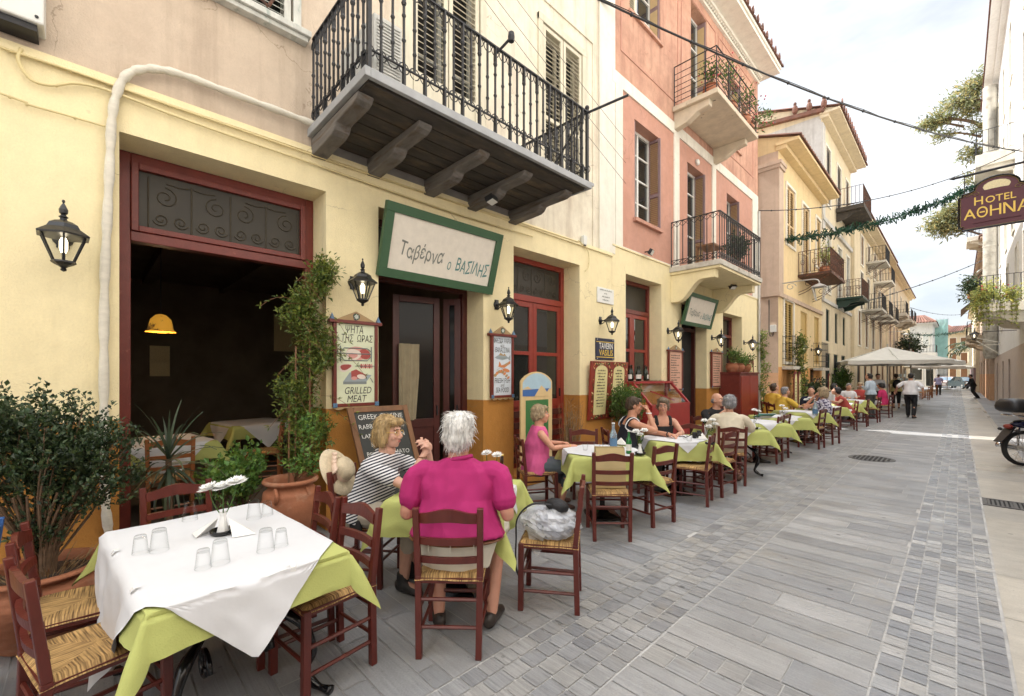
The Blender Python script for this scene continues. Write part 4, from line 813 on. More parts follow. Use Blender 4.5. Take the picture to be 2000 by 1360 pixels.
# chalkboard leaning by the door and the green easel board
t = thing('chalkboard', 'wooden framed blackboard with chalked dishes leaning by the taverna door', 'blackboard', (-4.3, 2.3, 0)); bl, tl_ = V((-4.20, 2.12, .02)), V((-4.46, 1.93, 1.285)); up = (tl_-bl).normalized(); xr = V((.05, .70, 0)).normalized(); nr = xr.cross(up).normalized(); H, W = 1.30, .68
def cb(x, v, d=0): return bl+xr*x+up*v+nr*d
m = MB(); q = [(.05, .05), (W-.05, .05), (W-.05, H-.05), (.05, H-.05)]; m.poly([cb(x, v, .008) for x, v in q]); m.poly([cb(x, v, -.012) for x, v in q]); m.build('slate', M['board_black'], t)
m = MB()
for (x0, v0, x1, v1) in ((.03, 0, .03, H), (W-.03, 0, W-.03, H), (.06, H-.03, W-.06, H-.03), (.06, .25, W-.06, .25)): m.bar(cb(x0, v0), cb(x1, v1), .058, .04, up=nr)
m.bar(cb(.03, H-.04, -.03), cb(.03, .0, -.09), .03, .025); m.bar(cb(W-.03, H-.04, -.03), cb(W-.03, .0, -.09), .03, .025); m.build('frame', M['wood_brown'], t, bevel=.004)
m = MB()
for s_, x, v, sz, w in (('GREEK CUISINE', .345, 1.185, .075, .50), ('RABBIT', .18, 1.08, .07, .20), ('WITH', .33, 1.075, .035, .07), ('ONIONS', .49, 1.08, .07, .20), ('LAMB IN LEMON', .33, .98, .066, .48), ('ROASTED', .30, .88, .066, .26), ('BEEF IN TOMATO', .34, .78, .066, .48), ('ROAST', .27, .68, .066, .19), ('STUFF', .17, .58, .066, .18), ('MO', .12, .48, .066, .09)):
    text(m, s_, cb(x, v, .010), sz, xr, up, width=w, jit=.05, off=-.006)
m.build('chalk_lettering', M['chalk'], t)
t = thing('easel_board', 'tall green panel board with painted beach scene top standing before the red doors', 'board', (-4.3, 5.0, 0)); X = -4.32; ya, yb = 4.36, 5.03
m = MB(); pr = [(X, ya, .30), (X, yb, .30), (X, yb, 1.52)]+[(X, (ya+yb)/2+(yb-ya)/2*math.cos(g), 1.53+.14*math.sin(g)**1.6) for g in [math.pi*i/12 for i in range(1, 12)]]+[(X, ya, 1.52)]; m.prism(pr, (.03, 0, 0)); m.build('panel', M['sand'], t, bevel=.004)
m = MB(); m.quad((X+.033, ya+.09, .34), (X+.033, yb-.09, .34), (X+.033, yb-.09, 1.26), (X+.033, ya+.09, 1.26)); m.build('green_field', M['board_green'], t)
m = MB(); m.poly([(X+.032, ya+.03, 1.42), (X+.032, yb-.03, 1.42), (X+.032, yb-.03, 1.51)]+[(X+.032, (ya+yb)/2+(yb-ya-.06)/2*math.cos(g), 1.51+.14*math.sin(g)**1.6) for g in [math.pi*i/12 for i in range(1, 12)]]+[(X+.032, ya+.03, 1.51)], 0)
m.poly([(X+.033, ya+.03, 1.32), (X+.033, ya+.38, 1.31), (X+.033, ya+.42, 1.36), (X+.033, ya+.36, 1.42), (X+.033, ya+.03, 1.41)], 1); m.poly([(X+.033, ya+.46, 1.42), (X+.033, yb-.07, 1.425), (X+.033, yb-.12, 1.37)], 1); m.poly([(X+.034, ya+.27, 1.31), (X+.034, ya+.42, 1.47), (X+.034, ya+.50, 1.42), (X+.034, yb-.06, 1.30)], 2); m.poly([(X+.034, ya+.04, 1.43), (X+.034, ya+.14, 1.46), (X+.034, ya+.2, 1.42)], 2); m.build('beach_painting', [M['sky_blue'], M['sea_blue'], M['sand']], t)
m = MB(); m.bar((X+.01, ya+.06, .31), (X+.10, ya+.02, 0), .035); m.bar((X+.01, yb-.06, .31), (X+.10, yb-.02, 0), .035); m.bar((X-.02, 4.8, 1.2), (X-.22, 4.8, 0), .03); m.build('leg', M['wood_brown'], t)
# ---------------------------------------------------------------- wall lanterns
def make_lantern(label):
    t = thing('wall_lantern', label, 'lantern', (0, 0, 0), 0, 'black wall lanterns along the taverna front'); local(t); cx = .25
    m = MB(); m.lathe([(.055, 0), (.06, .008), (.04, .022), (.02, .03)], (0, 0, .27), 12, M=Matrix.Rotation(rad(90), 4, 'Y')); m.bb(.0, .012, -.035, .035, .20, .34)
    m.tube([(.0, 0, .27), (.07, 0, .262), (.13, 0, .28), (.18, 0, .325), (.22, 0, .345), (cx, 0, .345)], .013, 6); m.tube([(.01, 0, .23), (.05, 0, .21), (.09, 0, .235), (.10, 0, .27)], .008, 5); m.build('bracket', M['black_lantern'], t, smooth=True)
    m = MB(); m.lathe([(.148, .23), (.150, .242), (.125, .262), (.095, .285), (.080, .315), (.050, .335), (.022, .345), (.018, .36)], (cx, 0, 0), 6); m.lathe([(.018, .36), (.026, .368), (.012, .385), (.022, .395), (.024, .42), (.012, .45), (.004, .465), (.009, .475), (.007, .487), (0, .49)], (cx, 0, 0), 8, closed=False); m.build('roof', M['black_lantern'], t)
    m = MB()
    for k in range(6):
        g = k*math.pi/3; m.bar((cx+.125*math.cos(g), .125*math.sin(g), .235), (cx+.058*math.cos(g), .058*math.sin(g), .062), .011)
    m.lathe([(.062, .062), (.066, .05), (.045, .035), (.022, .022), (.012, .012), (.018, .004), (.012, -.006), (0, -.012)], (cx, 0, 0), 8); m.tube([(cx, 0, .06), (cx, 0, .12)], .009, 6); m.build('cage', M['black_lantern'], t)
    m = MB(); m.lathe([(.054, .065), (.118, .233)], (cx, 0, 0), 6, closed=False); m.build('glass', M['pane'], t)
    m = MB(); m.lathe([(.014, .12), (.022, .15), (.022, .20), (.012, .225)], (cx, 0, 0), 8); m.build('bulb', M['bulb'], t, smooth=True); return t
lan0 = make_lantern('x')
for i, (y, l) in enumerate(((-.131, 'large near black lantern left of the wrapped pipe'), (2.068, 'black lantern above the grilled meat board'), (4.171, 'black lantern above the seafood board'), (6.747, 'black lantern under the white stone plaque'), (9.411, 'black lantern left of the green framed sign over the second doorway'), (11.928, 'black lantern right of the second doorway above a salmon menu'), (14.415, 'black lantern on the last yellow pier beside the climbing vine'))):
    t = lan0 if i == 0 else copy_tree(lan0); t.location = (XF+.0, y, 2.352); t.rotation_euler = (0, 0, RND.uniform(-.05, .05)); t['label'] = l
m = MB(); m.bb(XF-.02, XF+.004, 1.66, 4.6, 3.937, 4.03); m.build('grey_plaster_strip', M['grey_plaster'], bal)
# ---------------------------------------------------------------- services on the wall
def wpath(pts, X): return [(X, *P(px, py, X)) for px, py in pts]
def smooth_path(p, n=4):
    p = [V(q) for q in p]; out = []
    for i in range(len(p)-1):
        a, b_, c, d = p[max(i-1, 0)], p[i], p[i+1], p[min(i+2, len(p)-1)]
        for k in range(n):
            u = k/n; out.append(.5*((2*b_)+(c-a)*u+(2*a-5*b_+4*c-d)*u*u+(3*b_-a-3*c+d)*u**3))
    return out+[p[-1]]
m = MB(); pth = smooth_path(wpath([(612, 242), (540, 215), (440, 178), (360, 148), (310, 136), (270, 137), (243, 152), (226, 190), (218, 240), (214, 330), (209, 440), (204, 560), (203, 700), (203, 830), (203, 930), (206, 985), (212, 1040)], XF+.045), 6)
m.tube(pth, [.030+.004*math.sin(i*1.3)+.002*math.sin(i*3.7) for i in range(len(pth))], 10); o = m.build('wrapped_pipe', M['pipe_cloth'], None, smooth=True); tag(o, 'thick pale cloth wrapped pipe bending down beside the big taverna opening', 'pipe')
m = MB(); m.tube([(XF+.045, P(219, 183)[0]+.00+.033*math.cos(g), P(219, 183)[1]+.0) for g in (0, 3.14)], .004, 4)
for k, (px, r, lab) in enumerate((([(0, 92), (60, 112), (160, 145), (300, 195), (450, 247), (620, 306), (800, 366), (1000, 430), (1130, 473)], .009, 'cream cable clipped along the top of the yellow ground floor wall'),
        ([(42, 95), (36, 118), (60, 155), (100, 167), (150, 163), (215, 178), (330, 222), (450, 265), (600, 316), (760, 372), (900, 420), (1040, 462)], .011, 'cream cable looping down from the grey meter box'), ([(0, 182), (50, 200), (57, 205), (130, 225), (205, 247)], .008, 'short cream cable below the meter box loop'), ([(1130, 470), (1148, 490), (1150, 520), (1143, 530)], .007, 'thin cable dropping from the small junction box'))):
    m = MB(); p_ = smooth_path(wpath(px, XF+.038), 5); m.tube(p_, r, 6)
    for q in p_[2::7]: m.ball((q.x-.006, q.y, q.z), (.012, .012, .014), 6, 4)
    tag(m.build('wall_cable', M['cable_cream'], None, smooth=True), lab, 'cable')
t = thing('meter_box', 'grey metal utility box on the wall in the top left corner', 'utility box', (XF, -.7, 4.0)); m = MB(); m.bb(XF+.0, XF+.20, -1.1, -.215, 4.03, 4.75); m.build('case', M['metal_box'], t, bevel=.012)
m = MB(); m.bb(XF+.0, XF+.17, -1.08, -.25, 3.985, 4.028); m.build('cable_entry', M['cable_black'], t)
m = MB(); m.ball((XF+.202, -.25, 4.07), (.006, .012, .012), 6, 4); m.build('screw', M['cable_black'], t)
t = thing('junction_box', 'small white junction box on the wall near the white pilaster', 'junction box', (XF, 6.3, 3.95)); y, z = P(1141, 470, XF+.03); m = MB(); m.bb(XF-.0, XF+.06, y-.05, y+.05, z-.08, z+.08); m.build('case', M['metal_box'], t, bevel=.008); m = MB(); m.bb(XF+.01, XF+.05, y-.03, y+.03, z-.10, z-.081); m.build('gland', M['cable_black'], t)
def flood(p, lab, d=(.8, .2, -.5)):
    t = thing('floodlight', lab, 'floodlight', p); d = V(d).normalized(); p = V(p); Mr = d.to_track_quat('X', 'Z').to_matrix().to_4x4()
    m = MB(); m.box(p+d*.04, (.07, .15, .11), 0, 0, Mr); m.build('housing', M['cable_black'], t, bevel=.006); m = MB(); m.box(p+d*.077, (.004, .13, .09), 0, 0, Mr); m.build('lens', M['metal_box'], t); m = MB(); m.bar(p-V((.10, 0, 0)), p, .02); m.build('arm', M['cable_black'], t)
flood((XF+.12, *P(1268, 491, XF+.12)), 'small black floodlight on the pink wall left of the lower balcony'); flood((XF+.5, 3.62, 3.86), 'black floodlight hanging under the wooden balcony', (.3, .1, -.9)); flood((-3.9, 11.4, 3.83), 'black floodlight hanging under the curved bracket balcony', (.5, -.3, -.8))
t = thing('wall_meter', 'small grey meter box with cable loop on the tan side wall', 'meter box', (-4.45, 16.65, 3.2))
tag(t)
m = MB(); m.bb(-4.47, -4.30, 16.60, 16.698, 3.08, 3.32); m.build('case', M['metal_box'], t, bevel=.006); m = MB(); m.tube([(-4.52, 16.68, 4.2), (-4.52, 16.68, 3.1), (-4.48, 16.66, 2.95), (-4.40, 16.66, 2.95), (-4.38, 16.66, 3.08)], .015, 5); m.build('cable', M['cable_black'], t)
m = MB(); m.lathe([(.0, 0), (.075, 0), (.07, .05), (.05, .06), (0, .062)], (XF+.0, *P(1363, 317, XF+.03)), 12, M=Matrix.Rotation(rad(90), 4, 'Y'), closed=False); o = m.build('vent_cowl', M['frame_white'], None, smooth=True); tag(o, 'round white vent cover on the pink wall above the balcony door', 'vent')
# cables and garlands over the street
def span(a, c, sag, r, lab, name='street_cable', n=24, clip=True, mname='cable_black', extra=None):
    a, c = V(a), V(c); pts = [a.lerp(c, i/n)-V((0, 0, sag*4*(i/n)*(1-i/n))) for i in range(n+1)]; m = MB(); m.tube(pts, r, 5)
    if extra: m.tube([p+V((0, 0, .03+.02*math.sin(i*1.9))) for i, p in enumerate(pts)], r*.5, 4)
    if clip:
        for p in pts[1:-1:2]: m.ball(p, (r*1.9, r*1.9, r*1.9), 5, 4)
    return tag(m.build(name, M[mname], None, smooth=True), lab, 'cable')
HX = 1.6
span((XF, *P(1168, -2)), (HX, *P(1996, 296, HX)), .45, .020, 'thick black bundled cable crossing the street from taverna to hotel', extra=True)
span((-4.25, *P(1482, 412, -4.25)), (HX, *P(2000, 287, HX)), .55, .014, 'thin black cable crossing the street in front of the cream house')
span((-4.1, *P(1640, 602, -4.1)), (HX, *P(1945, 497, HX)), .25, .022, 'black cable crossing low between far balconies and hotel')
span((-4.1, *P(1778, 601, -4.1)), (1.2, *P(1890, 612, 1.2)), .6, .03, 'farthest thin cable across the street against the sky')
for k, (y0, z0, y1, z1) in enumerate(((3.8, 6.75, 7.5, 5.35), (4.0, 6.9, 7.5, 5.75), (3.9, 7.3, 7.5, 6.2))): span((XF+.1, y0, z0), (XF+.08, y1, z1), .03, .0035, 'thin telephone wire along the upper taverna wall', 'telephone_wire', 10, False)['group'] = 'thin wires along the upper taverna wall'
def garland(a, c, sag, lab, dens=240, sz=.16):
    a, c = V(a), V(c); m = MB(); n = 40; f = lambda u: a.lerp(c, u)-V((0, 0, sag*4*u*(1-u)))
    m.tube([f(i/n) for i in range(n+1)], .018, 5)
    for k in range(dens):
        p = f(RND.random()); d = V((RND.gauss(0, 1), RND.gauss(0, 1), RND.gauss(0, .9))).normalized(); q = p+d*sz*RND.uniform(.5, 1.1); w = d.cross(V((.3, .5, .8))).normalized()*.022
        m.quad(p-w*.5, p+w*.5, q+w, q-w); w2 = d.cross(w).normalized()*.022; m.quad(p-w2*.5, p+w2*.5, q+w2, q-w2)
    tag(m.build('fir_garland', M['garland'], None), lab, 'garland')
garland((-4.22, *P(1535, 469, -4.22)), (HX, *P(1965, 330, HX)), .55, 'dark green fir garland strung across the street to the hotel sign', 900, .26)
garland((-4.1, *P(1758, 652, -4.1)), (1.3, *P(1893, 643, 1.3)), .5, 'distant green garland strung low across the far street', 420, .34)
# ---------------------------------------------------------------- rush-seated chairs
def make_chair(name, label, wood, group):
    t = local(thing(name, label, 'chair', (0, 0, 0), 0, group)); W = M[wood]; w, d = .178, .185
    for sx in (-1, 1):
        m = MB(); x = sx*w; m.bar((x*.96, -d-.012, 0), (x, -d, .47), .036, .036, (0, 1, 0)); m.bar((x, -d, .4705), (x*1.03, -d-.045, .87), .036, .034, (0, 1, 0), w1=.036, h1=.03); m.build('leg', W, t, bevel=.004)
        m = MB(); m.bar((x*1.03, d+.004, 0), (x*1.03, d, .462), .038, .038, (0, 1, 0)); m.build('leg', W, t, bevel=.004)
        m = MB(); m.tube([(x*.98, -d+.01, .27), (x*1.02, d-.01, .27)], .011, 6); m.tube([(x*.97, -d+.01, .135), (x*1.02, d-.01, .135)], .011, 6); m.build('stretcher', W, t)
    for y, zs in ((-d-.006, (.175, .335)), (d+.002, (.20, .30))):
        for z in zs: m = MB(); m.tube([(-w+.012, y, z), (w-.012, y, z)], .011, 6); m.build('stretcher', W, t)
    m = MB()
    for (p, q) in (((-w, -d, .445), (w, -d, .445)), ((-w, d, .445), (w, d, .445)), ((-w, -d, .445), (-w, d, .445)), ((w, -d, .445), (w, d, .445))): m.bar(p, q, .03, .03)
    m.build('seat_rail', W, t)
    for z0, z1, hump in ((.785, .835, 1), (.655, .695, 0), (.545, .582, 0)):
        m = MB(); n = 12; yb = lambda z: -d-.045*(z-.47)/.4
        lo, hi = [], []
        for i in range(n+1):
            u = -1+2*i/n; x = u*(w-.012); cur = -.022*(1-u*u)
            up = z1+(hump*(.030*math.cos(u*math.pi)*.5+.015) if hump else 0); dn = z0+(hump*.006*math.cos(u*math.pi))
            lo.append((x, yb(z0)+cur, dn)); hi.append((x, yb(z1)+cur, up))
        for i in range(n):
            a, b_, c, e = lo[i], lo[i+1], hi[i+1], hi[i]; th = V((0, .022, 0)); vs = [V(q) for q in (a, b_, c, e)]; vs += [q+th for q in vs]
            m.add(vs, [(0, 3, 2, 1), (4, 5, 6, 7), (0, 1, 5, 4), (3, 7, 6, 2)]+([(0, 4, 7, 3)] if i == 0 else [])+([(1, 2, 6, 5)] if i == n-1 else []))
        m.build('back_slat', W, t)
    m = MB(); n = 14; vs = []
    for j in range(n+1):
        for i in range(n+1):
            u, v = -1+2*i/n, -1+2*j/n; e = max(abs(u), abs(v)); z = .478-.006*(1-e*e)*1.0-(.03*max(0, (e-.86)/.14)**2)+.0025*math.sin(40*u if abs(v) > abs(u) else 40*v)
            vs.append((u*(w+.02), v*(d+.022), z))
    m.add(vs, [(j*(n+1)+i, j*(n+1)+i+1, (j+1)*(n+1)+i+1, (j+1)*(n+1)+i) for j in range(n) for i in range(n)]); m.build('seat', M['rush'], t, smooth=True); return t
CH = make_chair('rush_chair', 'x', 'chair', 'dark red rush seated chairs at the taverna tables'); CH_USED = [0]
def chair(x, y, f, label):
    t = CH if not CH_USED[0] else copy_tree(CH); CH_USED[0] = 1
    t.location = (x, y, 0); t.rotation_euler = (0, 0, math.atan2(-f[0], f[1])); t['label'] = label; return t
for a in (((-2.60, .03), (-.22, .97), 'nearest dark red chair at the lower left with its rush seat towards the table'), ((-3.13, -.01), (.05, 1), 'second dark red chair at the left end of the near table by the shrub pot'),
          ((-3.56, .45), (1, .03), 'dark red chair on the wall side of the near table behind the daisies'), ((-2.44, .93), (.12, -1), 'dark red chair under the green cloth corner at the right end of the near table'), ((-2.86, .88), (-.05, -1), 'dark red chair half hidden at the right end of the near table'),
          ((-3.32, 1.62), (.8, .6), 'chair of the striped woman with a straw hat on its back'), ((-2.17, 1.62), (-.69, .72), 'dark red chair under the man in the magenta polo shirt'), ((-2.06, 2.40), (-.82, -.57), 'dark red chair carrying plastic bag and black cap'),
          ((-2.49, 3.80), (-.69, .72), 'dark red chair with a brown paper bag on its seat'), ((-2.42, 4.50), (-.98, .2), 'empty dark red chair at the street side of the green bottle table'), ((-3.60, 3.93), (.51, .86), 'chair of the woman in the sleeveless pink top'), ((-3.50, 4.80), (.7, -.7), 'dark red chair by the wall behind the plastic water bottle'),
          ((-2.38, 5.57), (-.97, -.22), 'dark red chair in profile with its straw seat in full view at the camera table'), ((-2.35, 6.2), (-.98, .15), 'dark red chair just before the woman in the beige top'), ((-2.78, 6.55), (.6, -.8), 'dark red chair beside the woman in the black vest'), ((-3.32, 5.38), (.67, .74), 'chair of the man in the navy vest'), ((-3.16, 6.22), (.7, -.7), 'chair of the woman in the black vest'),
          ((-2.42, 6.95), (-.5, .87), 'chair of the grey haired woman in the beige top'), ((-3.15, 8.05), (.85, -.3), 'chair of the bald man in black'), ((-2.50, 9.13), (-1, 0), 'empty dark red chair at the table with the teal menu'), ((-2.53, 9.66), (-1, .05), 'empty chair just beyond the teal menu table'),
          ((-2.30, 11.6), (-1, .1), 'empty dark red chair before the woman in the patterned blouse'), ((-2.20, 12.62), (-.95, .2), 'chair of the woman in the patterned blouse'), ((-3.35, 13.2), (.7, .7), 'chair of the nearer man in yellow'), ((-3.7, 14.0), (.7, .7), 'chair of the farther man in yellow'), ((-2.9, 14.85), (.5, -.8), 'chair of the young person in dark blue'), ((-2.3, 16.1), (-.9, -.3), 'chair of the woman in the rust red top'), ((-3.1, 18.4), (.7, .5), 'chair of the man in the white shirt'),
          ((-2.2, 17.6), (-1, 0), 'empty dark red chair beyond the woman in rust red'), ((-2.0, 22.0), (-1, .2), 'chair of the woman in the bright pink shirt'), ((-3.75, 10.6), (1, .2), 'dark red chair by the ivy below the tan wall'), ((-3.85, 11.5), (1, -.1), 'second dark red chair by the ivy below the tan wall'), ((-2.1, 19.4), (-1, .1), 'empty chair next to the standing waiter')):
    chair(*a[0], a[1], a[2])
M['blue_wood'] = mat('blue_wood', (.03, .09, .26), .45, var=.15)
q = make_chair('blue_chair', 'bright blue wooden chair just cut by the left edge behind the shrub pot', 'blue_wood', None); q.location = (-3.34, -.56, 0); q.rotation_euler = (0, 0, math.pi)
# chairs inside the dark dining room (older, lighter wood)
CO = make_chair('dining_chair', 'x', 'chair_old', 'brown wooden chairs inside the dining room')
for i, (x, y, f, l) in enumerate(((-5.75, .62, (-1, .1), 'brown wooden chair behind the yucca just inside the opening'), (-6.7, 1.75, (-.4, -1), 'brown chair inside beside the lime clothed table'), (-6.15, 2.55, (-1, -.3), 'brown chair with rush seat behind the climbing vine'), (-7.6, 2.6, (1, .2), 'brown chair deep in the dining room'))):
    t = CO if i == 0 else copy_tree(CO); t.location = (x, y, .12); t.rotation_euler = (0, 0, math.atan2(-f[0], f[1])); t['label'] = l
# ---------------------------------------------------------------- tables, cloths
def drape(name, mt, label, cat, group, c, rz, a, b, hu, hv, rot, zt, n=40, shift=(0, 0), flare=.38, seed=0, k0=.10, off=0.0, cs=.42):
    m = MB(); Rz = Matrix.Rotation(rz, 3, 'Z'); vs = []
    def pw(lo, hi, lim, k):     # samples that always put a line on the table's edges
        c1, c2 = min(max(-lim, lo), hi), min(max(lim, lo), hi); k1 = max(3, k//4); k2 = k-2*k1
        return [lo+(c1-lo)*i/k1 for i in range(k1)]+[c1+(c2-c1)*i/k2 for i in range(k2)]+[c2+(hi-c2)*i/k1 for i in range(k1+1)]
    for y_ in pw(shift[1]-hv, shift[1]+hv, b, n):
        X = hu*(1 if not rot else 1-abs(y_-shift[1])/hv)+1e-4
        for x_ in pw(shift[0]-X, shift[0]+X, a, n):
            x, y = x_, y_
            dx, dy = max(abs(x)-a, 0), max(abs(y)-b, 0); sx, sy = (1 if x > 0 else -1), (1 if y > 0 else -1); r = math.hypot(dx, dy)
            w = noise.noise(V((x*3+seed, y*3, seed*1.7))); z = zt+.0012*w*2+.0022*(1-abs(noise.noise(V((x*5+y*2+seed, y*4-x, 4.2))))*2.5)+.0025*math.exp(-((x-.02)/.012)**2)+.0025*math.exp(-((y+.01)/.012)**2)
            if r > 0:
                th = math.atan2(dy, dx); s = math.sin(2*th); r *= 1+(cs*s if not rot else 0); k = k0+flare*(s**1.4 if s > 0 else 0)+.10*w*min(1, r*5)
                k = max(.02, min(.7, k)); soft = min(1, r/.03); kk = 1-(1-k)*soft*1.0
                q = r*kk if r < .03 else .03*(1+k)/2+(r-.03)*k
                fold = .016*math.sin(((x*sy if dy > dx else y*sx))*15+seed)*min(1, r*4)*max(0, 1-1.6*abs(s))+.012*(1-2*abs(noise.noise(V((x*7+seed, y*7, r*3)))))*min(1, r*5)
                hx, hy = min(abs(x), a)+(q+fold+off)*math.cos(th), min(abs(y), b)+(q+fold+off)*math.sin(th)
                x, y = sx*hx, sy*hy; z -= max(0, (r-.010))*math.sqrt(1-k*k)
            p = Rz @ V((x, y, z)); vs.append((p.x+c[0], p.y+c[1], p.z))
    m.add(vs, [(j*(n+1)+i, j*(n+1)+i+1, (j+1)*(n+1)+i+1, (j+1)*(n+1)+i) for j in range(n) for i in range(n)])
    o = m.build(name, M[mt], None, smooth=True)
    try: o.data.set_sharp_from_angle(angle=rad(70))
    except Exception: pass
    return tag(o, label, cat, group)
TG, TW, TT = 'lime green tablecloths', 'white paper table covers', 'taverna tables in the street'
def table(c, rz, a, b, label, lg, lw, ornate=False, n=36, hang=.19, diag=None, shift=(0, 0), seed=0, z=.74):
    t = local(thing('table', label, 'table', (*c, 0), rz, TT)); m = MB(); m.box((0, 0, z-.015), (2*a-.02, 2*b-.02, .03)); m.build('tabletop', M['wood_brown'], t)
    m = MB()
    if ornate:
        for sx in (-1, 1):
            for sy in (-1, 1):
                pts = [(sx*a*.30, sy*.04, z-.05), (sx*a*.36, sy*.09, .60), (sx*a*.42, sy*.10, .50), (sx*a*.52, sy*.15, .44), (sx*a*.68, sy*.24, .38), (sx*a*.76, sy*.28, .26), (sx*a*.68, sy*.27, .16), (sx*a*.62, sy*.27, .09), (sx*a*.72, sy*.31, .035), (sx*a*.84, sy*.35, .02)]
                pts = smooth_path(pts, 4); m.tube(pts, [.022+.006*math.sin(i*.9) for i in range(len(pts))], 7)
                sp = [(sx*(a*.42+.09*(1-k*.055)*math.cos(k*.5)), sy*.13, .27+.09*(1-k*.055)*math.sin(k*.5)) for k in range(14)]; m.tube(sp, .013, 6)
        m.tube([(-a*.5, 0, .42), (a*.5, 0, .42)], .02, 6); m.bb(-a*.8, a*.8, -.025, .025, z-.075, z-.032)
        m.build('cast_iron_base', M['black_gloss'], t, smooth=True)
    else:
        m.lathe([(.03, .04), (.028, .3), (.035, .5), (.03, z-.05)], (0, 0, 0), 10); m.bb(-.2, .2, -.2, .2, z-.05, z-.031); m.lathe([(.26, 0), (.25, .025), (.10, .06), (.04, .10), (.03, .16)], (0, 0, 0), 4, ph=math.pi/4); m.build('pedestal', M['black_gloss'], t)
    drape('tablecloth', 'cloth_green', lg, 'tablecloth', TG, c, rz, a, b, a+hang, b+hang, 0, z+.004, n, seed=seed, cs=.42 if diag else .16)
    hx, hy = diag or (a+.19, b+.15)
    return drape('paper_cover', 'cloth_white', lw, 'table cover', TW, c, rz, a, b, hx, hy, math.pi/4, z+.014, n, shift, seed=seed, off=.011)
Z = .757
cov = table((-2.70, .50), rad(4), .60, .385, 'near table with ornate black cast iron feet', 'lime cloth of the near table with long hanging corners', 'white paper cover of the near table set with upturned glasses', True, 72, .17, (.97, .90), (-.05, -.05), 1)
for x, y, nx, ny in ((.36, -.394, 0, -1), (-.2, -.394, 0, -1), (.61, .12, 1, 0)):
    m = MB(); R4 = Matrix.Translation((-2.70, .50, 0)) @ Matrix.Rotation(rad(4), 4, 'Z'); q = [(0, .008), (.022, .006), (.03, -.004), (.03, -.05), (.024, -.055)]; w = .012
    for i in range(4):
        a_, b_ = q[i], q[i+1]; vs = []
        for (o, z_) in (a_, b_):
            for s_ in (-w, w): vs.append(R4 @ V((x+nx*(o-.02)+ny*s_, y+ny*(o-.02)+nx*s_, Z+z_+.003)))
        m.add(vs, [(0, 1, 3, 2)])
    m.build('cloth_clip', M['white_ceramic'], cov)
table((-2.69, 2.05), rad(33), .40, .40, 'square table in front of the magenta shirted man', 'lime cloth of the table with the beer bottle', 'white paper cover under the beer bottle', False, 56, .25, None, (0, 0), 2)
table((-2.86, 4.24), rad(48), .41, .40, 'table on a black square foot before the woman in pink', 'lime cloth of the green bottle table', 'white paper cover under the green bottle', False, 56, .25, None, (0, 0), 3)
table((-2.74, 5.80), rad(48), .39, .39, 'table between the couple in vests', 'lime cloth of the table with the camera', 'white paper cover under the camera', False, 44, .24, None, (0, 0), 4)
table((-2.66, 7.72), rad(46), .40, .40, 'table of the bald man and the woman in beige', 'lime cloth of the table beside the woman in beige', 'white paper cover before the bald man', True, 28, .24, None, (0, 0), 5)
for i, (y, l) in enumerate(((9.0, 'teal menu'), (10.45, 'daisies before the ivy'), (12.3, 'two men in yellow'), (14.7, 'young person in dark blue'), (16.9, 'woman in rust red'), (19.2, 'waiter'))):
    table((-2.66, y), rad(46), .40, .40, 'table near the '+l, 'lime tablecloth near the '+l, 'white paper cover near the '+l, False, 24, .24, None, (0, 0), 6+i)
# dining room tables
for c, l in (((-6.35, .55), 'lime clothed table just inside the big opening'), ((-7.9, 1.9), 'shadowy clothed table deep in the dining room'), ((-6.6, 3.2), 'clothed table behind the vine in the dining room')):
    t = local(thing('table', l, 'table', (*c, .12), rad(8))); m = MB(); m.box((0, 0, .73), (.98, .88, .03)); m.build('tabletop', M['wood_brown'], t)
    for sx in (-.42, .42):
        for sy in (-.37, .37): m = MB(); m.bar((sx, sy, 0), (sx, sy, .71), .05); m.build('leg', M['wood_brown'], t)
    drape('tablecloth', 'cloth_green', 'lime cloth of the '+l, 'tablecloth', None, c, rad(8), .5, .45, .70, .66, 0, .87, 24, seed=c[1]); drape('paper_cover', 'cloth_white', 'white cover on the '+l, 'table cover', None, c, rad(8), .5, .45, .88, .86, math.pi/4, .876, 24, seed=c[1], off=.006)
# ---------------------------------------------------------------- things on the tables
def make_glass(h, r0, r1, name='tumbler'):
    m = MB(); t_ = .0022; m.lathe([(0, h), (r0*.9, h), (r0, h-.004), (r1, .0)], n=20, closed=False); m.lathe([(r0*.93, h-.013), (0, h-.011)], n=20, closed=False); m.lathe([(r1, .0), (r1-t_, .0005), (r1-t_, .003)], n=20, closed=False); return m.build(name, M['glass'], None, smooth=True)
g0, g1 = make_glass(.108, .028, .040), make_glass(.085, .024, .033); GU = [0, 0]
def tumbler(x, y, z, big, label, up=False, group='upturned water glasses on the near table'):
    o = (g0, g1)[0 if big else 1]; k = 0 if big else 1
    if GU[k]: o = o.copy(); COL.objects.link(o)
    GU[k] = 1; o.location = (x, y, z); o.rotation_euler = (math.pi, 0, 0) if up else (0, 0, 0)
    if up: o.location.z += .108 if big else .085
    return tag(o, label, 'glass', group)
ZT = Z+.001
for (px, py, big) in ((274, 1084, 0), (311, 1080, 1), (397, 1114, 0), (430, 1104, 1), (519, 1080, 1), (549, 1070, 0), (371, 1020, 1), (496, 1017, 1), (522, 1010, 0)):
    pos = {274: 'leftmost small upturned glass on the near table', 311: 'large upturned glass beside the leftmost small one', 397: 'small upturned glass nearest the front edge', 430: 'large upturned glass nearest the front edge', 519: 'large upturned glass at the right of the near table', 549: 'small upturned glass at the right of the near table', 371: 'lone large upturned glass behind the white vase', 496: 'large upturned glass at the back corner of the near table', 522: 'small upturned glass at the back corner of the near table'}[px]
    x, y = G(px, py-4, ZT); tumbler(x, y, ZT, big, pos)
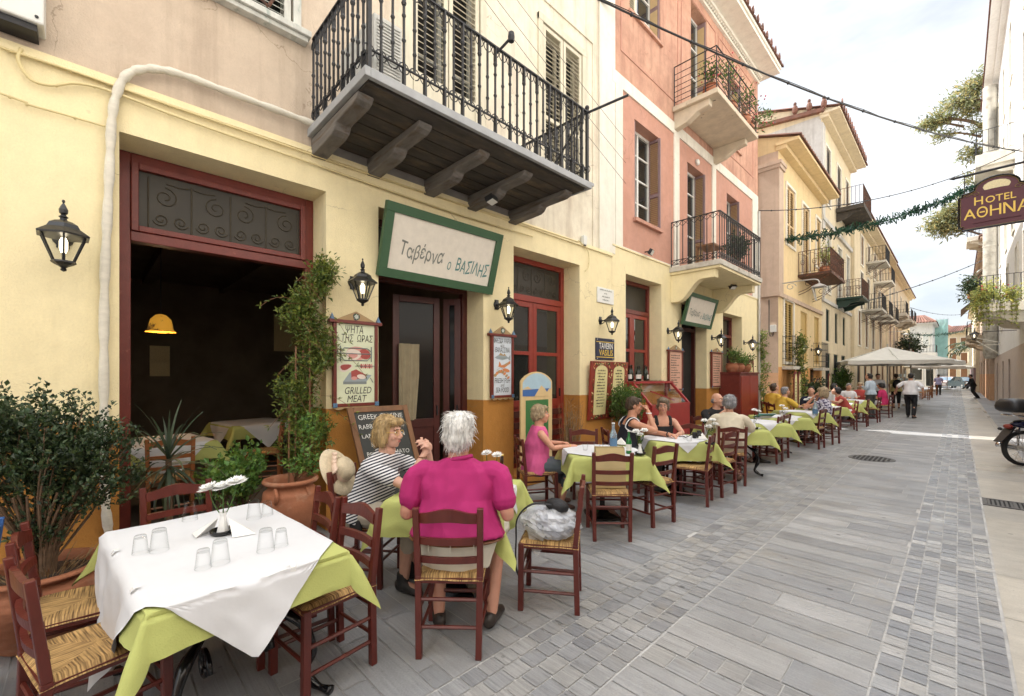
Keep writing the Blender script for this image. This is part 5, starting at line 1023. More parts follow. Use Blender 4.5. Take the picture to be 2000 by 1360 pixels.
for (px, py, big, l) in ((992, 962, 1, 'water glass by the beer bottle'), (1166, 882, 1, 'water glass before the woman in pink'), (1183, 884, 1, 'second water glass beside the plastic bottle'), (1143, 880, 0, 'short glass by the hands of the woman in pink'), (1338, 858, 1, 'clear glass before the woman in black vest'), (1346, 862, 1, 'clear glass left of the camera'), (1318, 855, 0, 'small glass near the hand of the man in navy vest'), (1468, 832, 1, 'glass beside the woman in beige'), (1478, 836, 0, 'small glass beside the woman in beige')):
    x, y = G(px, py, ZT); tumbler(x, y, ZT, big, l, True, 'drinking glasses standing on the tables')
def daisy(m, c, d, r=.045, n=30, mi=1):
    c, d = V(c), V(d).normalized(); a = d.cross(V((.31, .77, .2))).normalized(); b_ = d.cross(a)
    for ring, (rr, lift) in enumerate(((1, .15), (.85, .5), (.6, .95))):
        for k in range(n if ring < 2 else n//2):
            g = 2*math.pi*(k+.5*ring)/n*(1 if ring < 2 else 2)+RND.uniform(-.1, .1); e = (a*math.cos(g)+b_*math.sin(g)); s = (a*-math.sin(g)+b_*math.cos(g))*r*.10; L = r*rr*RND.uniform(.85, 1.1)
            p = c+e*L*.12; q = c+(e*math.cos(lift)+d*math.sin(lift))*L*.7; tip = c+(e*math.cos(lift*1.1)+d*math.sin(lift*1.1))*L
            m.add([p, q-s, tip, q+s], [(0, 1, 2, 3)], mi)
def vase(x, y, z, label, flowers, r=.045, dish=True, h=.115, group='white bud vases with daisies on the tables', scale=1.0, det=30):
    t = thing('flower_vase', label, 'vase', (x, y, z), 0, group)
    m = MB(); m.lathe([(.030, .006), (.031, .012), (.015, h*.72), (.014, h*.82), (.020, h), (.016, h), (.010, h*.8)], (x, y, z), 8); m.build('vase', M['white_ceramic'], t, smooth=False)
    if dish: m = MB(); m.lathe([(.045, 0), (.055, .006), (.060, .026), (.055, .026), (.048, .010), (0, .009)], (x+.005, y-.005, z), 18, closed=False); m.build('ashtray', M['black_gloss'], t, smooth=True)
    m = MB(); m2 = MB()
    for (dx, dy, dz) in flowers:
        top = V((x+dx, y+dy, z+dz)); base = V((x, y, z+h*.7)); mid = base.lerp(top, .55)+V((dx*.2, dy*.2, 0)); m.tube(smooth_path([base, mid, top], 4), .003, 5)
        daisy(m2, top, V((dx*1.5+.05, dy*1.5-.25, 1.0)), r, det, 0)
        for k in range(2):
            u = .35+.25*k; p = base.lerp(top, u); q = p+V((RND.uniform(-.03, .03), RND.uniform(-.03, .03), .03)); s = V((.008, .004, 0)); m.add([p, p.lerp(q, .5)-s, q, p.lerp(q, .5)+s], [(0, 1, 2, 3)])
    m.build('stem', M['leaf_mid'], t); m2.build('flower', M['petal'], t)
x, y = G(436, 1042, ZT); vase(x, y, ZT, 'white vase with three big white daisies on the near table', ((-.045, -.055, .245), (.0, .0, .25), (.04, .055, .275)), .058, det=40)
m = MB()
for s_, e in ((-1, -1), (1, 1)):
    bx, by = x-.02*s_*.2, y; p0 = V((bx+.10*s_*.7, by+.10*s_*.7, ZT+.002)); m.add([p0+V((.05, -.05, 0)), p0+V((-.05, .05, 0)), V((bx+.02*s_, by+.02*s_, ZT+.085)), p0+V((.055*s_+.02, .055*s_+.0, .002)), ], [(0, 1, 2), (0, 3, 2), (1, 3, 2)])
tag(m.build('folded_napkin', M['paper'], None), 'white folded paper napkins standing around the vase on the near table', 'napkin')
for (px, py, fl, l, r) in ((958, 968, ((-.02, -.02, .30), (.05, .02, .29)), 'vase with white daisies behind the beer bottle', .045), (1250, 888, ((-.03, -.03, .25), (.04, .02, .26), (-.01, .02, .21)), 'vase with drooping daisies beside the green bottle', .05), (1386, 868, ((-.05, -.03, .29), (.03, .02, .30), (0, -.02, .22), (.05, .04, .25)), 'vase with a tall daisy bunch before the woman in beige', .05),
        (1473, 838, ((0, 0, .30), (.05, .05, .28)), 'vase with daisies between bald man and teal menu', .05), (1527, 818, ((0, 0, .25), (.06, .0, .2)), 'vase with daisies in front of the men in yellow', .06), (1582, 800, ((0, 0, .28), (.07, .06, .26), (-.07, -.05, .24)), 'vase with daisies before the young person in dark blue', .07)):
    x, y = G(px, py, ZT); vase(x, y, ZT, l, fl, r, det=22)
def bottle(px, py, h, r, glass, lab, z=ZT, cap=None, label_m=None, name='bottle', xy=None, group=None):
    x, y = xy or G(px, py, z); t = thing(name, lab, 'bottle', (x, y, z), 0, group); m = MB(); m.lathe([(0, 0), (r*.9, 0), (r, .008), (r, h*.52), (r*.85, h*.62), (r*.42, h*.74), (r*.36, h*.93), (r*.42, h*.935), (r*.42, h*.97), (r*.3, h*.97)], (x, y, z), 16, closed=False); m.build('bottle_body', M[glass], t, smooth=True)
    m = MB(); m.lathe([(r*.45, h*.965), (r*.45, h), (0, h)], (x, y, z), 10, closed=False); m.build('cap', M[cap or 'gold_paint'], t)
    if label_m: m = MB(); m.lathe([(r*1.02, h*.14), (r*1.02, h*.42)], (x, y, z), 16, closed=False); m.build('paper_label', M[label_m], t)
bottle(980, 958, .27, .034, 'brown_glass', 'brown beer bottle with cream label on the magenta man table', label_m='label_cream'); bottle(1228, 886, .25, .031, 'green_glass', 'green glass bottle on the table of the woman in pink', label_m='label_white', cap='label_white')
M['pet'] = mat('pet', (.55, .68, .80), .08, trans=.75, bump=.5, bs=50); bottle(1198, 878, .31, .043, 'pet', 'clear plastic water bottle with blue band on the table of the woman in pink', cap='label_white', label_m='blue_paint'); bottle(1592, 812, .32, .05, 'pet', 'plastic water bottle behind the daisies at the far table', cap='label_white', label_m='blue_paint')
for k in range(7): bottle(0, 0, .31+.01*(k % 3), .04, 'green_bottle_dark', 'dark wine bottle standing on the window sill above the red display case', 1.501, 'ink', 'label_white' if k % 3 != 2 else None, 'wine_bottle', (-4.72+.05*(k % 2), 7.75+k*.155), 'dark wine bottles on the window sill')
# paper bag, plastic bag, cap, hat, camera, menu
m = MB(); 
def bag_(c, f, w, d, h, name, mt, lab, cat):
    t = V((f[1], -f[0], 0)); f = V((*f, 0)); c = V(c); vs = []
    for z, s in ((0, 1), (h*.5, 1.02), (h, .97)):
        for a, b_ in ((-1, -1), (0, -1.06), (1, -1), (1.02, 0), (1, 1), (0, .92), (-1, 1), (-.97, 0)): vs.append(c+t*a*w/2*s+f*b_*d/2*(s if z < h else .6)+V((0, 0, z)))
    m = MB(); m.add(vs, [(i*8+j, i*8+(j+1) % 8, (i+1)*8+(j+1) % 8, (i+1)*8+j) for i in range(2) for j in range(8)]+[tuple(range(8))]); return tag(m.build(name, M[mt], None), lab, cat)
M['kraft'] = mat('kraft', (.56, .44, .22), .8, var=.08, vs=6, bump=.3, bs=14); bag_((-2.50, 3.83, .482), (-.69, .72), .30, .16, .40, 'paper_bag', 'kraft', 'large brown paper bag standing on a chair seat', 'bag')
M['plastic'] = mat('plastic', (.80, .82, .84), .22, alpha=.42, bump=.9, bs=16, spec=.8); M['bag_inside'] = mat('bag_inside', (.50, .52, .56), .5, var=.5, vs=14, col2=(.25, .30, .42), ns=9)
t = thing('plastic_bag', 'crumpled see through plastic bag on the chair seat beside the magenta man', 'bag', (-2.06, 2.40, .482)); m = MB(); m2 = MB()
for mb_, k in ((m, 1), (m2, .86)):
    vs = []; n1, n2 = 44, 20
    for j in range(n2+1):
        for i in range(n1):
            g = 2*math.pi*i/n1; th = math.pi*j/n2; p = V((math.sin(th)*math.cos(g), math.sin(th)*math.sin(g), math.cos(th))); q = 1+.22*noise.noise(p*2.3+V((3, 1, 7)))+.14*(1-2*abs(noise.noise(p*4)))+.05*(1-2*abs(noise.noise(p*9)))
            vs.append((-2.06+p.x*.19*k*q, 2.40+p.y*.18*k*q, .482+max(0.002, .085+p.z*.10*k*q)))
    mb_.add(vs, [(j*n1+i, j*n1+(i+1) % n1, (j+1)*n1+(i+1) % n1, (j+1)*n1+i) for j in range(n2) for i in range(n1)])
for (dx, dy) in ((-.19, -.02), (.02, -.2)):
    c0 = V((-2.06+dx*.8, 2.40+dy*.8, .54)); vs = []
    for i in range(7): vs += [c0+V((dx*.12*math.sin(i), dy*.12, -.028*i+.02))+V((dy, -dx, 0))*(.42-.05*i), c0+V((dx*.12, dy*.12*math.sin(i*1.3), -.028*i))-V((dy, -dx, 0))*(.40-.055*i)]
    m.add(vs, [(2*i, 2*i+1, 2*i+3, 2*i+2) for i in range(6)])
m2.build('contents', M['bag_inside'], t, smooth=True); m.build('film', M['plastic'], t)
M['black_cloth'] = mat('black_cloth', (.016, .016, .018), .65, bump=.5, bs=50)
t = thing('camera_case', 'black case and strap lying on the plastic bag', 'camera case', (-2.02, 2.38, .66)); m = MB(); vs = []
for j in range(7):
    for i in range(14):
        g = 2*math.pi*i/14; th = math.pi*j/6; p = V((math.sin(th)*math.cos(g), math.sin(th)*math.sin(g), math.cos(th))); q = 1+.12*noise.noise(p*3); vs.append((-2.01+p.x*.095*q, 2.41+p.y*.065*q, .685+p.z*.05*q))
m.add(vs, [(j*14+i, j*14+(i+1) % 14, (j+1)*14+(i+1) % 14, (j+1)*14+i) for j in range(6) for i in range(14)]); m.build('pouch', M['black_cloth'], t, smooth=True)
m = MB(); pth = smooth_path([(-2.02, 2.36, .70), (-2.12, 2.26, .70), (-2.20, 2.20, .60), (-2.205, 2.19, .45), (-2.20, 2.185, .25), (-2.16, 2.20, .17)], 5); m.tube(pth, .019, 6, flat=.3); m.build('strap', M['black_cloth'], t)
M['straw'] = mat('straw', (.60, .50, .34), .8, var=.15, vs=40, bump=.5, bs=120); M['ribbon'] = mat('ribbon', (.70, .52, .40), .5, bump=.3, bs=20)
t = thing('straw_hat', 'pale straw sun hat with a big peach ribbon bow hung on the chair back', 'hat', (-3.50, 1.46, .9)); Mr = Matrix.Rotation(rad(-62), 4, V((.6, -.8, 0))); c = V((-3.52, 1.47, .84)); m = MB(); prof = [(.205, -.02), (.19, .0), (.15, .012), (.105, .008), (.10, .03), (.088, .085), (.06, .105), (0, .11)]
for r, z in [1]*0 or []: pass
m.lathe(prof, c, 28, M=Mr, closed=False); m.build('crown', M['straw'], t, smooth=True); m = MB(); m.lathe([(.106, .010), (.103, .042)], c, 24, M=Mr, closed=False)
for s_ in (-1, 1):
    for k in range(3): m.ball(c+Mr @ V((.025*s_+.028*k*s_, -.108-.006*k, .038+.008*k)), (.034, .012, .026-.005*k), 8, 5, M=Mr.to_3x3().to_4x4() @ Matrix.Rotation(s_*.5*k, 4, 'Y'))
m.build('ribbon', M['ribbon'], t, smooth=True)
x, y = G(1363, 856, ZT); t = thing('camera', 'black camera lying on the table of the couple in vests', 'camera', (x, y, ZT)); m = MB(); m.box((x, y, ZT+.04), (.14, .06, .08), .6); m.box((x+.01, y+.01, ZT+.09), (.05, .05, .025), .6); m.build('camera_body', M['cable_black'], t, bevel=.008); m = MB(); m.lathe([(.034, 0), (.036, .05), (.030, .06), (.0, .05)], (x+.02, y-.035, ZT+.04), 14, M=Matrix.Rotation(rad(90), 4, V((1, .6, 0))), closed=False); m.build('lens', M['black_gloss'], t, smooth=True)
m = MB(); m.tube(smooth_path([(x-.06, y-.02, ZT+.05), (x-.12, y-.1, ZT+.01), (x-.18, y-.03, ZT+.008), (x-.22, y-.1, ZT+.008)], 4), .006, 5); m.build('strap', M['cable_black'], t)
M['teal_card'] = mat('teal_card', (.10, .33, .34), .5)
x, y = G(1493, 818, ZT); t = thing('open_menu', 'open menu with teal cover lying on the table beyond the woman in beige', 'menu', (x, y, ZT)); m = MB(); m.box((x, y, ZT+.06), (.34, .26, .006), .75, 0, Matrix.Rotation(.75, 4, 'Z') @ Matrix.Rotation(rad(-20), 4, 'X')); m.build('cover', M['teal_card'], t); m = MB(); m.box((x+.0, y+.0, ZT+.067), (.32, .24, .005), 0, 0, Matrix.Rotation(.75, 4, 'Z') @ Matrix.Rotation(rad(-20), 4, 'X')); m.build('pages', M['paper'], t); m = MB(); m.box((x, y+.05, ZT+.03), (.2, .05, .05), .75); m.build('prop', M['paper'], t)
for px, py, l in ((1213, 868, 'folded white napkin by the plastic water bottle'), (1372, 858, 'white napkin by the vase on the camera table'), (1552, 822, 'crumpled white napkins near the men in yellow')):
    x, y = G(px, py, ZT); m = MB(); m.add([(x-.07, y-.05, ZT+.002), (x+.07, y-.02, ZT+.002), (x+.03, y+.08, ZT+.002), (x, y, ZT+.085), (x-.05, y+.06, ZT+.03)], [(0, 1, 3), (1, 2, 3), (2, 4, 3), (4, 0, 3)]); tag(m.build('folded_napkin', M['paper'], None), l, 'napkin')
# ---------------------------------------------------------------- the other houses of the street
def bld(name, label, X, y0, y1, h, wm, wins, s=1, eave=.5, roof=True, depth=8, run=3.0, sides=True, zs0=0):
    """wins: rows of (z0, z1, [(ya, yb)...], shutter material, style)"""
    t = thing(name, label, 'building', (X, (y0+y1)/2, 0)); ops = [(a, c, z0, z1) for z0, z1, l, *_ in wins for a, c in l]
    b = MB(); wall(b, X, y0, y1, 0, h, ops, .13, s)
    xb = X-s*depth
    for y in (y0, y1): b.quad((X, y, 0), (X, y, h), (xb, y, h), (xb, y, 0))
    b.quad((X, y0, h), (X, y1, h), (xb, y1, h), (xb, y0, h)); b.build('wall', M[wm], t)
    for z0, z1, l, sm, *st in wins:
        st = st[0] if st else 'shut'
        for a, c in l:
            door = z1-z0 > 2.0 and z0 < .3
            m = MB(); xi = X-s*.07; frame(m, xi, a, c, z0, z1, .06, .06, not door); o = m.build('door' if door else 'window', M['frame_white' if st == 'glass' else sm], t)
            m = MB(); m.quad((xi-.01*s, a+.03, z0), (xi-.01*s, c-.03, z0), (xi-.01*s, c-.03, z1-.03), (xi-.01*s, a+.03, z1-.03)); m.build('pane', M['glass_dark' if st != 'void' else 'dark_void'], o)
            if st == 'shut':
                mid = (a+c)/2
                for ya, yb in ((a+.02, mid-.01), (mid+.01, c-.02)): m = MB(); louver(m, X-s*.03, ya, yb, z0+.02, z1-.02, z0+(z1-z0)*.35, .085, .04, .06); m.build('shutter', M[sm], o)
            if st in ('shut', 'glass') and not door:
                m = MB(); x0_, x1_ = sorted((X-s*.02, X+s*.045)); m.bb(x0_, x1_, a-.1, a-.002, z0, z1+.1); m.bb(x0_, x1_, c+.002, c+.1, z0, z1+.1); m.bb(x0_, x1_, a-.002, c+.002, z1+.002, z1+.1); m.bb(x0_, x1_, a-.12, c+.12, z0-.09, z0-.002); m.build('surround', M['white_paint'], o)
    if eave:
        m = MB(); x0_, x1_ = sorted((X-s*.05, X+s*eave)); m.bb(x0_, x1_, y0-.08, y1+.08, h+.002, h+.10); x0_, x1_ = sorted((X-s*.05, X+s*eave*.4)); m.bb(x0_, x1_, y0-.04, y1+.04, h-.14, h-.002); m.build('cornice', M[wm], t)
    if roof:
        for y in (y0, y1): m = MB(); m.poly([(X, y, h), (X+s*eave, y, h+.11), (X-s*(run-eave-.1), y, h+.11+.32*(run-.15)), (xb, y, h+.11+.32*(run-.15)), (xb, y, h)]); m.build('gable', M[wm], t)
        m = MB(); tiles(m, X+s*(eave+.06), y0-.1, y1+.1, h+.13, run, .32, s, .10, .25); m.build('roof', M['tile'], t)
    return t
def balcony(root, X, y0, y1, z, out, s=1, slab='concrete', style='plain', h=.9, th=.12, rm='black_iron', brackets='stone', step=.13):
    x1 = X+s*out; a, c = sorted((X+s*.002, x1)); m = MB(); m.bb(a, c, y0, y1, z-th, z); o = m.build('balcony', M[slab], root, bevel=.01)
    m = MB(); rail(m, [(X+s*.03, y0+.04), (x1-s*.04, y0+.04), (x1-s*.04, y1-.04), (X+s*.03, y1-.04)], z, h, step, .009, .016, style, .07); m.build('railing', M[rm], o)
    for y in ((y0+.15, y1-.30) if y1-y0 < 4 else (y0+.15, (y0+y1)/2-.08, y1-.30)):
        m = MB()
        if brackets == 'iron':
            for q in range(2): m.tube(smooth_path([(X, y, z-.75+.1*q), (X+s*out*.3, y, z-.62+.1*q), (X+s*out*.6, y, z-.34+.06*q), (X+s*out*.92, y, z-th-.01)], 5), .014, 5)
            m.tube([(X+s*(out*.3+.14*(1-k*.05)*math.cos(k*.5)), y, z-.36+.13*(1-k*.05)*math.sin(k*.5)) for k in range(16)], .010, 4, False); m.build('bracket', M['rust_iron'], o)
        else:
            m.prism([(X, y, z-th-.40), (X+s*out*.35, y, z-th-.34), (X+s*out*.55, y, z-th-.16), (X+s*out*.85, y, z-th-.10), (X+s*out*.85, y, z-th-.002), (X, y, z-th-.002)], (0, .15, 0)); m.build('bracket', M[slab], o)
    return o
XC = -4.25
hc = bld('cream_house', 'cream yellow house with tan side wall and deep tiled eaves beyond the alley', XC, 16.70, 23.40, 9.35, 'ochre_wall', [(2.1, 4.25, [(17.35, 18.55)], 'shutter_yellow', 'shut'), (2.1, 4.1, [(19.7, 20.75), (21.95, 22.85)], 'shutter_yellow', 'flat'), (.1, 1.9, [(21.2, 22.0)], 'wood_brown', 'flat'), (6.3, 8.35, [(17.65, 18.75), (22.2, 23.1)], 'shutter_tan', 'shut'), (5.45, 8.3, [(19.9, 21.0)], 'shutter_tan', 'shut')], eave=.62, run=3.4)
m = MB(); m.quad((XC+.004, 16.694, 0), (XC+.004, 16.694, 9.2), (XC-8, 16.694, 9.2), (XC-8, 16.694, 0)); m.build('side_wall', M['tan_wall'], hc)
m = MB(); m.bb(XC-.55, XC+.05, 16.62, 16.692, 4.3, 8.6); m.bb(XC+.0, XC+.05, 16.70, 17.15, 4.3, 8.6); m.bb(XC-.6, XC+.10, 16.58, 17.2, 8.6, 8.72); m.bb(XC-.62, XC+.13, 16.55, 17.24, 8.72, 8.84); m.bb(XC-.02, XC+.07, 16.66, 23.38, 4.28, 4.42); m.build('pilaster', M['tan_wall'], hc)
for y0, y1 in ((19.65, 20.80), (21.9, 22.9)): m = MB(); m.bb(XC-.12, XC-.06, y0, y1, 2.1, 4.15); m.build('blind', M['shutter_yellow'], hc)
bc = balcony(hc, XC, 19.24, 21.95, 5.42, 1.05, 1, 'rust_iron', 'scroll', .85, .10, 'rust_iron', 'iron', .12)
for y0, y1 in ((17.2, 18.7), (21.8, 23.0)):      # iron window grilles with planters
    m = MB(); x = XC+.30
    for k in range(8): y = y0+(y1-y0)*k/7; m.bar((x, y, 1.95), (x, y, 3.0), .014)
    for z in (1.97, 2.2, 2.45, 2.7, 2.95): m.bar((x, y0, z), (x, y1, z), .014); m.bar((XC, y0, z), (x, y0, z), .014); m.bar((XC, y1, z), (x, y1, z), .014)
    for k in range(3): yy = XC+.1*k; m.bar((yy, y0, 1.95), (yy, y0, 3.0), .012)
    m.build('window_grille', M['black_iron'], hc)
    m = MB(); m.bb(XC+.002, XC+.34, y0-.05, y1+.05, 1.82, 1.93); m.build('grille_ledge', M['concrete'], hc)
hd = bld('tall_grey_house', 'taller weathered grey house with broken cornice and red antefix tiles', XC-.02, 23.41, 31.0, 13.2, 'cream_wall', [(.1, 2.65, [(24.3, 25.4), (26.2, 27.3), (28.2, 29.3)], 'shutter_green', 'void'), (3.2, 4.7, [(24.4, 25.2), (26.5, 27.2), (28.6, 29.3)], 'shutter_green', 'void'), (5.5, 8.1, [(24.3, 25.3), (27.1, 28.1), (29.5, 30.4)], 'wood_white', 'shut'), (9.6, 12.2, [(24.3, 25.3), (26.9, 27.9), (29.3, 30.2)], 'wood_grey', 'shut')], eave=.68, run=3.4)
m = MB(); m.quad((XC-.02, 23.404, 8.0), (XC-.02, 23.404, 13.2), (XC-8, 23.404, 13.2), (XC-8, 23.404, 8.0)); m.build('gable_wall', M['grey_wall'], hd)
m = MB(); m.bb(XC-.05, XC+.04, 23.42, 23.95, 8.2, 12.9); m.bb(XC-.05, XC+.08, 23.38, 30.98, 8.55, 8.75); m.bb(XC-.05, XC+.05, 23.45, 30.98, 4.95, 5.1); m.build('mouldings', M['grey_wall'], hd)
y = 23.5
while y < 31: m = MB(); m.prism([(XC+.7, y-.08, 13.36), (XC+.7, y+.08, 13.36), (XC+.7, y+.10, 13.5), (XC+.7, y, 13.66), (XC+.7, y-.10, 13.5)], (.05, 0, 0)); m.build('antefix', M['tile'], hd); y += .5
m = MB(); m.bar((XC-7, 23.3, 14.2), (XC+.1, 23.3, 13.35), .22, .16); m.build('verge_tiles', M['tile'], hd)
for q in range(3): m = MB(); m.ball((XC+.1-.55*q, 23.3, 13.62+.1*q), (.12, .12, .22), 8, 6); m.ball((XC+.1-.55*q, 23.3, 13.88+.1*q), (.07, .07, .09), 8, 6); m.build('finial', M['tile'], hd)
balcony(hd, XC, 26.7, 28.8, 5.45, 1.05, 1, 'shutter_green', 'scroll', .85, .10, 'rust_iron', 'stone', .12); balcony(hd, XC, 26.6, 29.4, 9.9, 1.1, 1, 'wood_under', 'plain', .9, .22, 'rust_iron', 'stone', .14)
he = bld('balconied_house', 'cream house with stacked scroll bracket balconies and a brown tiled roof', XC+.15, 31.02, 46.0, 10.4, 'cream_wall', [(.1, 2.6, [(32, 33.2), (34.6, 35.8), (37.4, 38.6), (40.5, 41.7), (43.5, 44.7)], 'wood_brown', 'void'), (3.4, 5.4, [(32.2, 33.1), (35, 36), (38, 39), (42, 43)], 'wood_brown', 'shut'), (5.6, 7.8, [(33.0, 34.0), (35.8, 36.8), (38.6, 39.6), (41.5, 42.5), (44, 45)], 'wood_grey', 'shut'), (8.3, 10.0, [(33.2, 34.1), (36.0, 36.9), (39.0, 40), (42, 43)], 'wood_brown', 'shut')], eave=.7, run=3.0)
for y, z, st, sl_ in ((33.3, 5.55, 'plain', 'concrete'), (37.2, 5.55, 'plain', 'concrete'), (35.2, 8.75, 'plain', 'concrete'), (38.6, 8.0, 'plain', 'white_paint'), (41.4, 5.6, 'plain', 'concrete')): balcony(he, XC+.15, y, y+2.3, z, 1.0, 1, sl_, st, .9, .13, 'black_iron', 'iron', .15)
hf = bld('red_shutter_house', 'far pale house with brick red shutters and rounded balconies', XC+.2, 46.9, 70.0, 10.6, 'cream_wall', [(.1, 2.7, [(48, 49.5), (51, 52.5), (54, 55.5), (58, 60), (63, 65)], 'wood_brown', 'void'), (3.5, 5.9, [(48, 49), (51.2, 52.2), (54, 55), (58, 59), (62, 63)], 'shutter_red', 'shut'), (7, 9.4, [(48, 49), (51.2, 52.2), (54, 55), (58, 59), (62, 63)], 'wood_white', 'shut')], eave=.5, run=2.5)
for y, z in ((47.6, 6.7), (53.3, 6.7), (50.6, 3.35), (57.5, 6.9)): balcony(hf, XC+.2, y, y+2.6, z, 1.1, 1, 'concrete', 'plain', .95, .25, 'black_iron', 'stone', .17)
# right-hand side: hotel and neighbours
hh = bld('hotel_building', 'tall pale hotel on the right with beige plinth wall and sloping white eaves', HX, -9, 41.4, 18.6, 'hotel_wall', [(.05, 2.35, [(29.3, 30.3), (33.2, 34.2), (38.0, 39.2)], 'wood_brown', 'void'), (4.05, 6.6, [(22.2, 23.2), (25.4, 26.3), (30, 31), (34, 35)], 'shutter_cream', 'glass'), (7.6, 9.9, [(22.2, 23.2), (27, 28), (31, 32), (35, 36)], 'shutter_cream', 'glass'), (10.95, 13.4, [(22.2, 23.2), (28, 29), (32, 33), (36, 37)], 'shutter_cream', 'glass'), (14.4, 16.8, [(22.2, 23.2), (28, 29), (32, 33), (36, 37)], 'shutter_cream', 'glass'), (4.2, 6.4, [(0, 1.2), (4, 5.2), (8, 9.2), (12, 13.2)], 'shutter_cream', 'glass'), (.05, 2.4, [(1, 2.2), (6, 7.2), (11, 12.2)], 'wood_brown', 'void')], -1, eave=.55, run=3.2)
m = MB(); m.bb(HX-.16, HX-.002, 40.6, 41.4, 2.8, 18.4); m.build('pilaster', M['hotel_wall'], hh)
bh1 = balcony(hh, HX, 21.7, 25.2, 4.02, 1.12, -1, 'white_paint', 'plain', .95, .28, 'black_iron', 'stone', .16); bh2 = balcony(hh, HX, 26.9, 30.2, 10.9, 1.1, -1, 'white_paint', 'plain', 1.0, .5, 'black_iron', 'stone', .18)
m = MB(); m.lathe([(.0, 2.55), (.20, 2.58), (.30, 2.75), (.30, 17.9), (.30, 18.2)], (HX-.32, 37.2, 0), 14, closed=False)
for z in (3.5, 6, 9, 12, 15): m.lathe([(.315, z), (.315, z+.08)], (HX-.32, 37.2, 0), 14, closed=False)
o = m.build('flue_pipe', M['concrete'], None, smooth=True); tag(o, 'fat vertical flue pipe standing off the hotel wall', 'flue')
m = MB(); m.bar((HX, 35.6, 3.4), (HX-.9, 35.6, 3.7), .04); m.bar((HX, 35.6, 3.3), (HX-.85, 35.6, 3.3), .04); m.bar((HX, 35.6, 2.75), (HX-.9, 35.6, 3.55), .04); tag(m.build('pipe_bracket', M['white_paint'], None), 'white strut bracket beside the fat flue pipe', 'bracket')
h2 = bld('right_neighbour', 'beige house with stone balconies beyond the hotel on the right', 1.38, 41.5, 60, 10.5, 'tan_wall', [(.05, 2.7, [(42.5, 43.7), (45.5, 46.7), (49, 50.4), (54, 55.4)], 'wood_brown', 'void'), (4.4, 6.4, [(43, 44), (47, 48), (51, 52)], 'shutter_tan', 'shut'), (7.6, 9.8, [(43, 44), (47, 48), (51, 52)], 'shutter_tan', 'shut')], -1, eave=.4)
balcony(h2, 1.38, 42.2, 45, 4.3, 1.0, -1, 'concrete_worn', 'plain', .9, .3, 'black_iron', 'stone', .2); balcony(h2, 1.38, 42.4, 45, 11.4-.5, 1.0, -1, 'white_paint', 'plain', .9, .3, 'black_iron', 'stone', .2); balcony(h2, 1.38, 47, 50, 4.2, 1.0, -1, 'concrete_worn', 'plain', .9, .3, 'black_iron', 'stone', .2)
h3 = bld('far_right_house', 'far pale house with brown plinth at the end of the right side', 1.15, 60.02, 78, 8.5, 'cream_wall', [(.05, 2.7, [(62, 63.5), (66, 67.5)], 'wood_brown', 'void'), (4, 6.2, [(62, 63.2), (66, 67.2)], 'shutter_cream', 'shut')], -1, eave=.3)
m = MB(); m.bb(1.0, 1.149, 60.05, 77.9, 0, 2.3); m.build('plinth', M['shutter_mauve'], h3)
M['awning'] = mat('awning', (.23, .16, .11), .85, var=.1)
for (ya, yb, z, o_, lab) in ((39.6, 41.3, 9.0, 1.25, 'upper brown canvas awning beside the hotel'), (40.0, 41.38, 7.3, 1.5, 'lower brown canvas awning beside the hotel')):
    m = MB(); m.add([(HX-.02, ya, z), (HX-.02, yb, z), (HX-o_, yb, z-1.5), (HX-o_, ya, z-1.5), (HX-o_, yb, z-1.85), (HX-o_, ya, z-1.85), (HX-.02, ya, z-.05), (HX-.02, yb, z-.05)], [(0, 1, 2, 3), (3, 2, 4, 5), (6, 5, 4, 7), (0, 3, 5, 6)]); tag(m.build('awning', M['awning'], None), lab, 'awning')
# far end of the street
def front_house(name, label, x0, x1, y, h, wm, wins, sm, roofed=True, dp=8):
    t = thing(name, label, 'building', ((x0+x1)/2, y, 0)); m = MB(); m.bb(x0, x1, y, y+dp, 0, h); m.build('wall', M[wm], t)
    for (a, c, z0, z1) in wins:
        m = MB(); m.bb(a-.1, c+.1, y-.05, y-.002, z0-.1, z1+.1); o = m.build('window', M['white_paint'], t); m = MB(); m.bb(a, c, y-.09, y-.052, z0, z1); m.build('shutter', M[sm], o)
    if roofed:
        m = MB(); m.bb(x0-.4, x1+.4, y-.45, y+dp+.3, h+.002, h+.16); m.build('cornice', M[wm], t)
        m = MB(); a = V((x0-.5, y-.55, h+.17)); c = V((x1+.5, y-.55, h+.17)); r0, r1 = V((x0+1, y+3.5, h+1.5)), V((x1-1, y+3.5, h+1.5)); bk0, bk1 = V((x0-.5, y+dp+.3, h+.17)), V((x1+.5, y+dp+.3, h+.17)); m.add([a, c, r1, r0, bk1, bk0], [(0, 1, 2, 3), (1, 4, 2), (4, 5, 3, 2), (5, 0, 3)])
        k = x0-.4
        while k < x1+.5: u = (k-x0)/(x1-x0); m.tube([(k, y-.56, h+.2), (r0.x+(r1.x-r0.x)*max(0, min(1, u)), y+3.4, h+1.52)], .10, 5); k += .32
        m.build('roof', M['tile'], t)
    return t
front_house('white_villa', 'white villa with tiled hip roof facing down the far end of the street', -6.2, -2.5, 84, 8.8, 'stone_wall', [(-4.9, -4.0, 5.6, 7.4), (-3.5, -2.9, 5.6, 7.4), (-4.6, -3.8, 2.4, 4.2)], 'wood_white')
t = front_house('stone_terrace_house', 'pale stone block with railed terrace below the white villa', -6.4, -2.0, 79.5, 4.6, 'stone_wall', [(-4.4, -3.4, 1, 2.8), (-3, -2.3, .2, 2.6)], 'glass_dark', False, 4.2)
m = MB(); rail(m, [(-6.4, 79.6), (-2.05, 79.6), (-2.05, 83.6)], 4.6, 1.0, .3, .02, .03, 'plain', .1); m.build('railing', M['black_iron'], t)
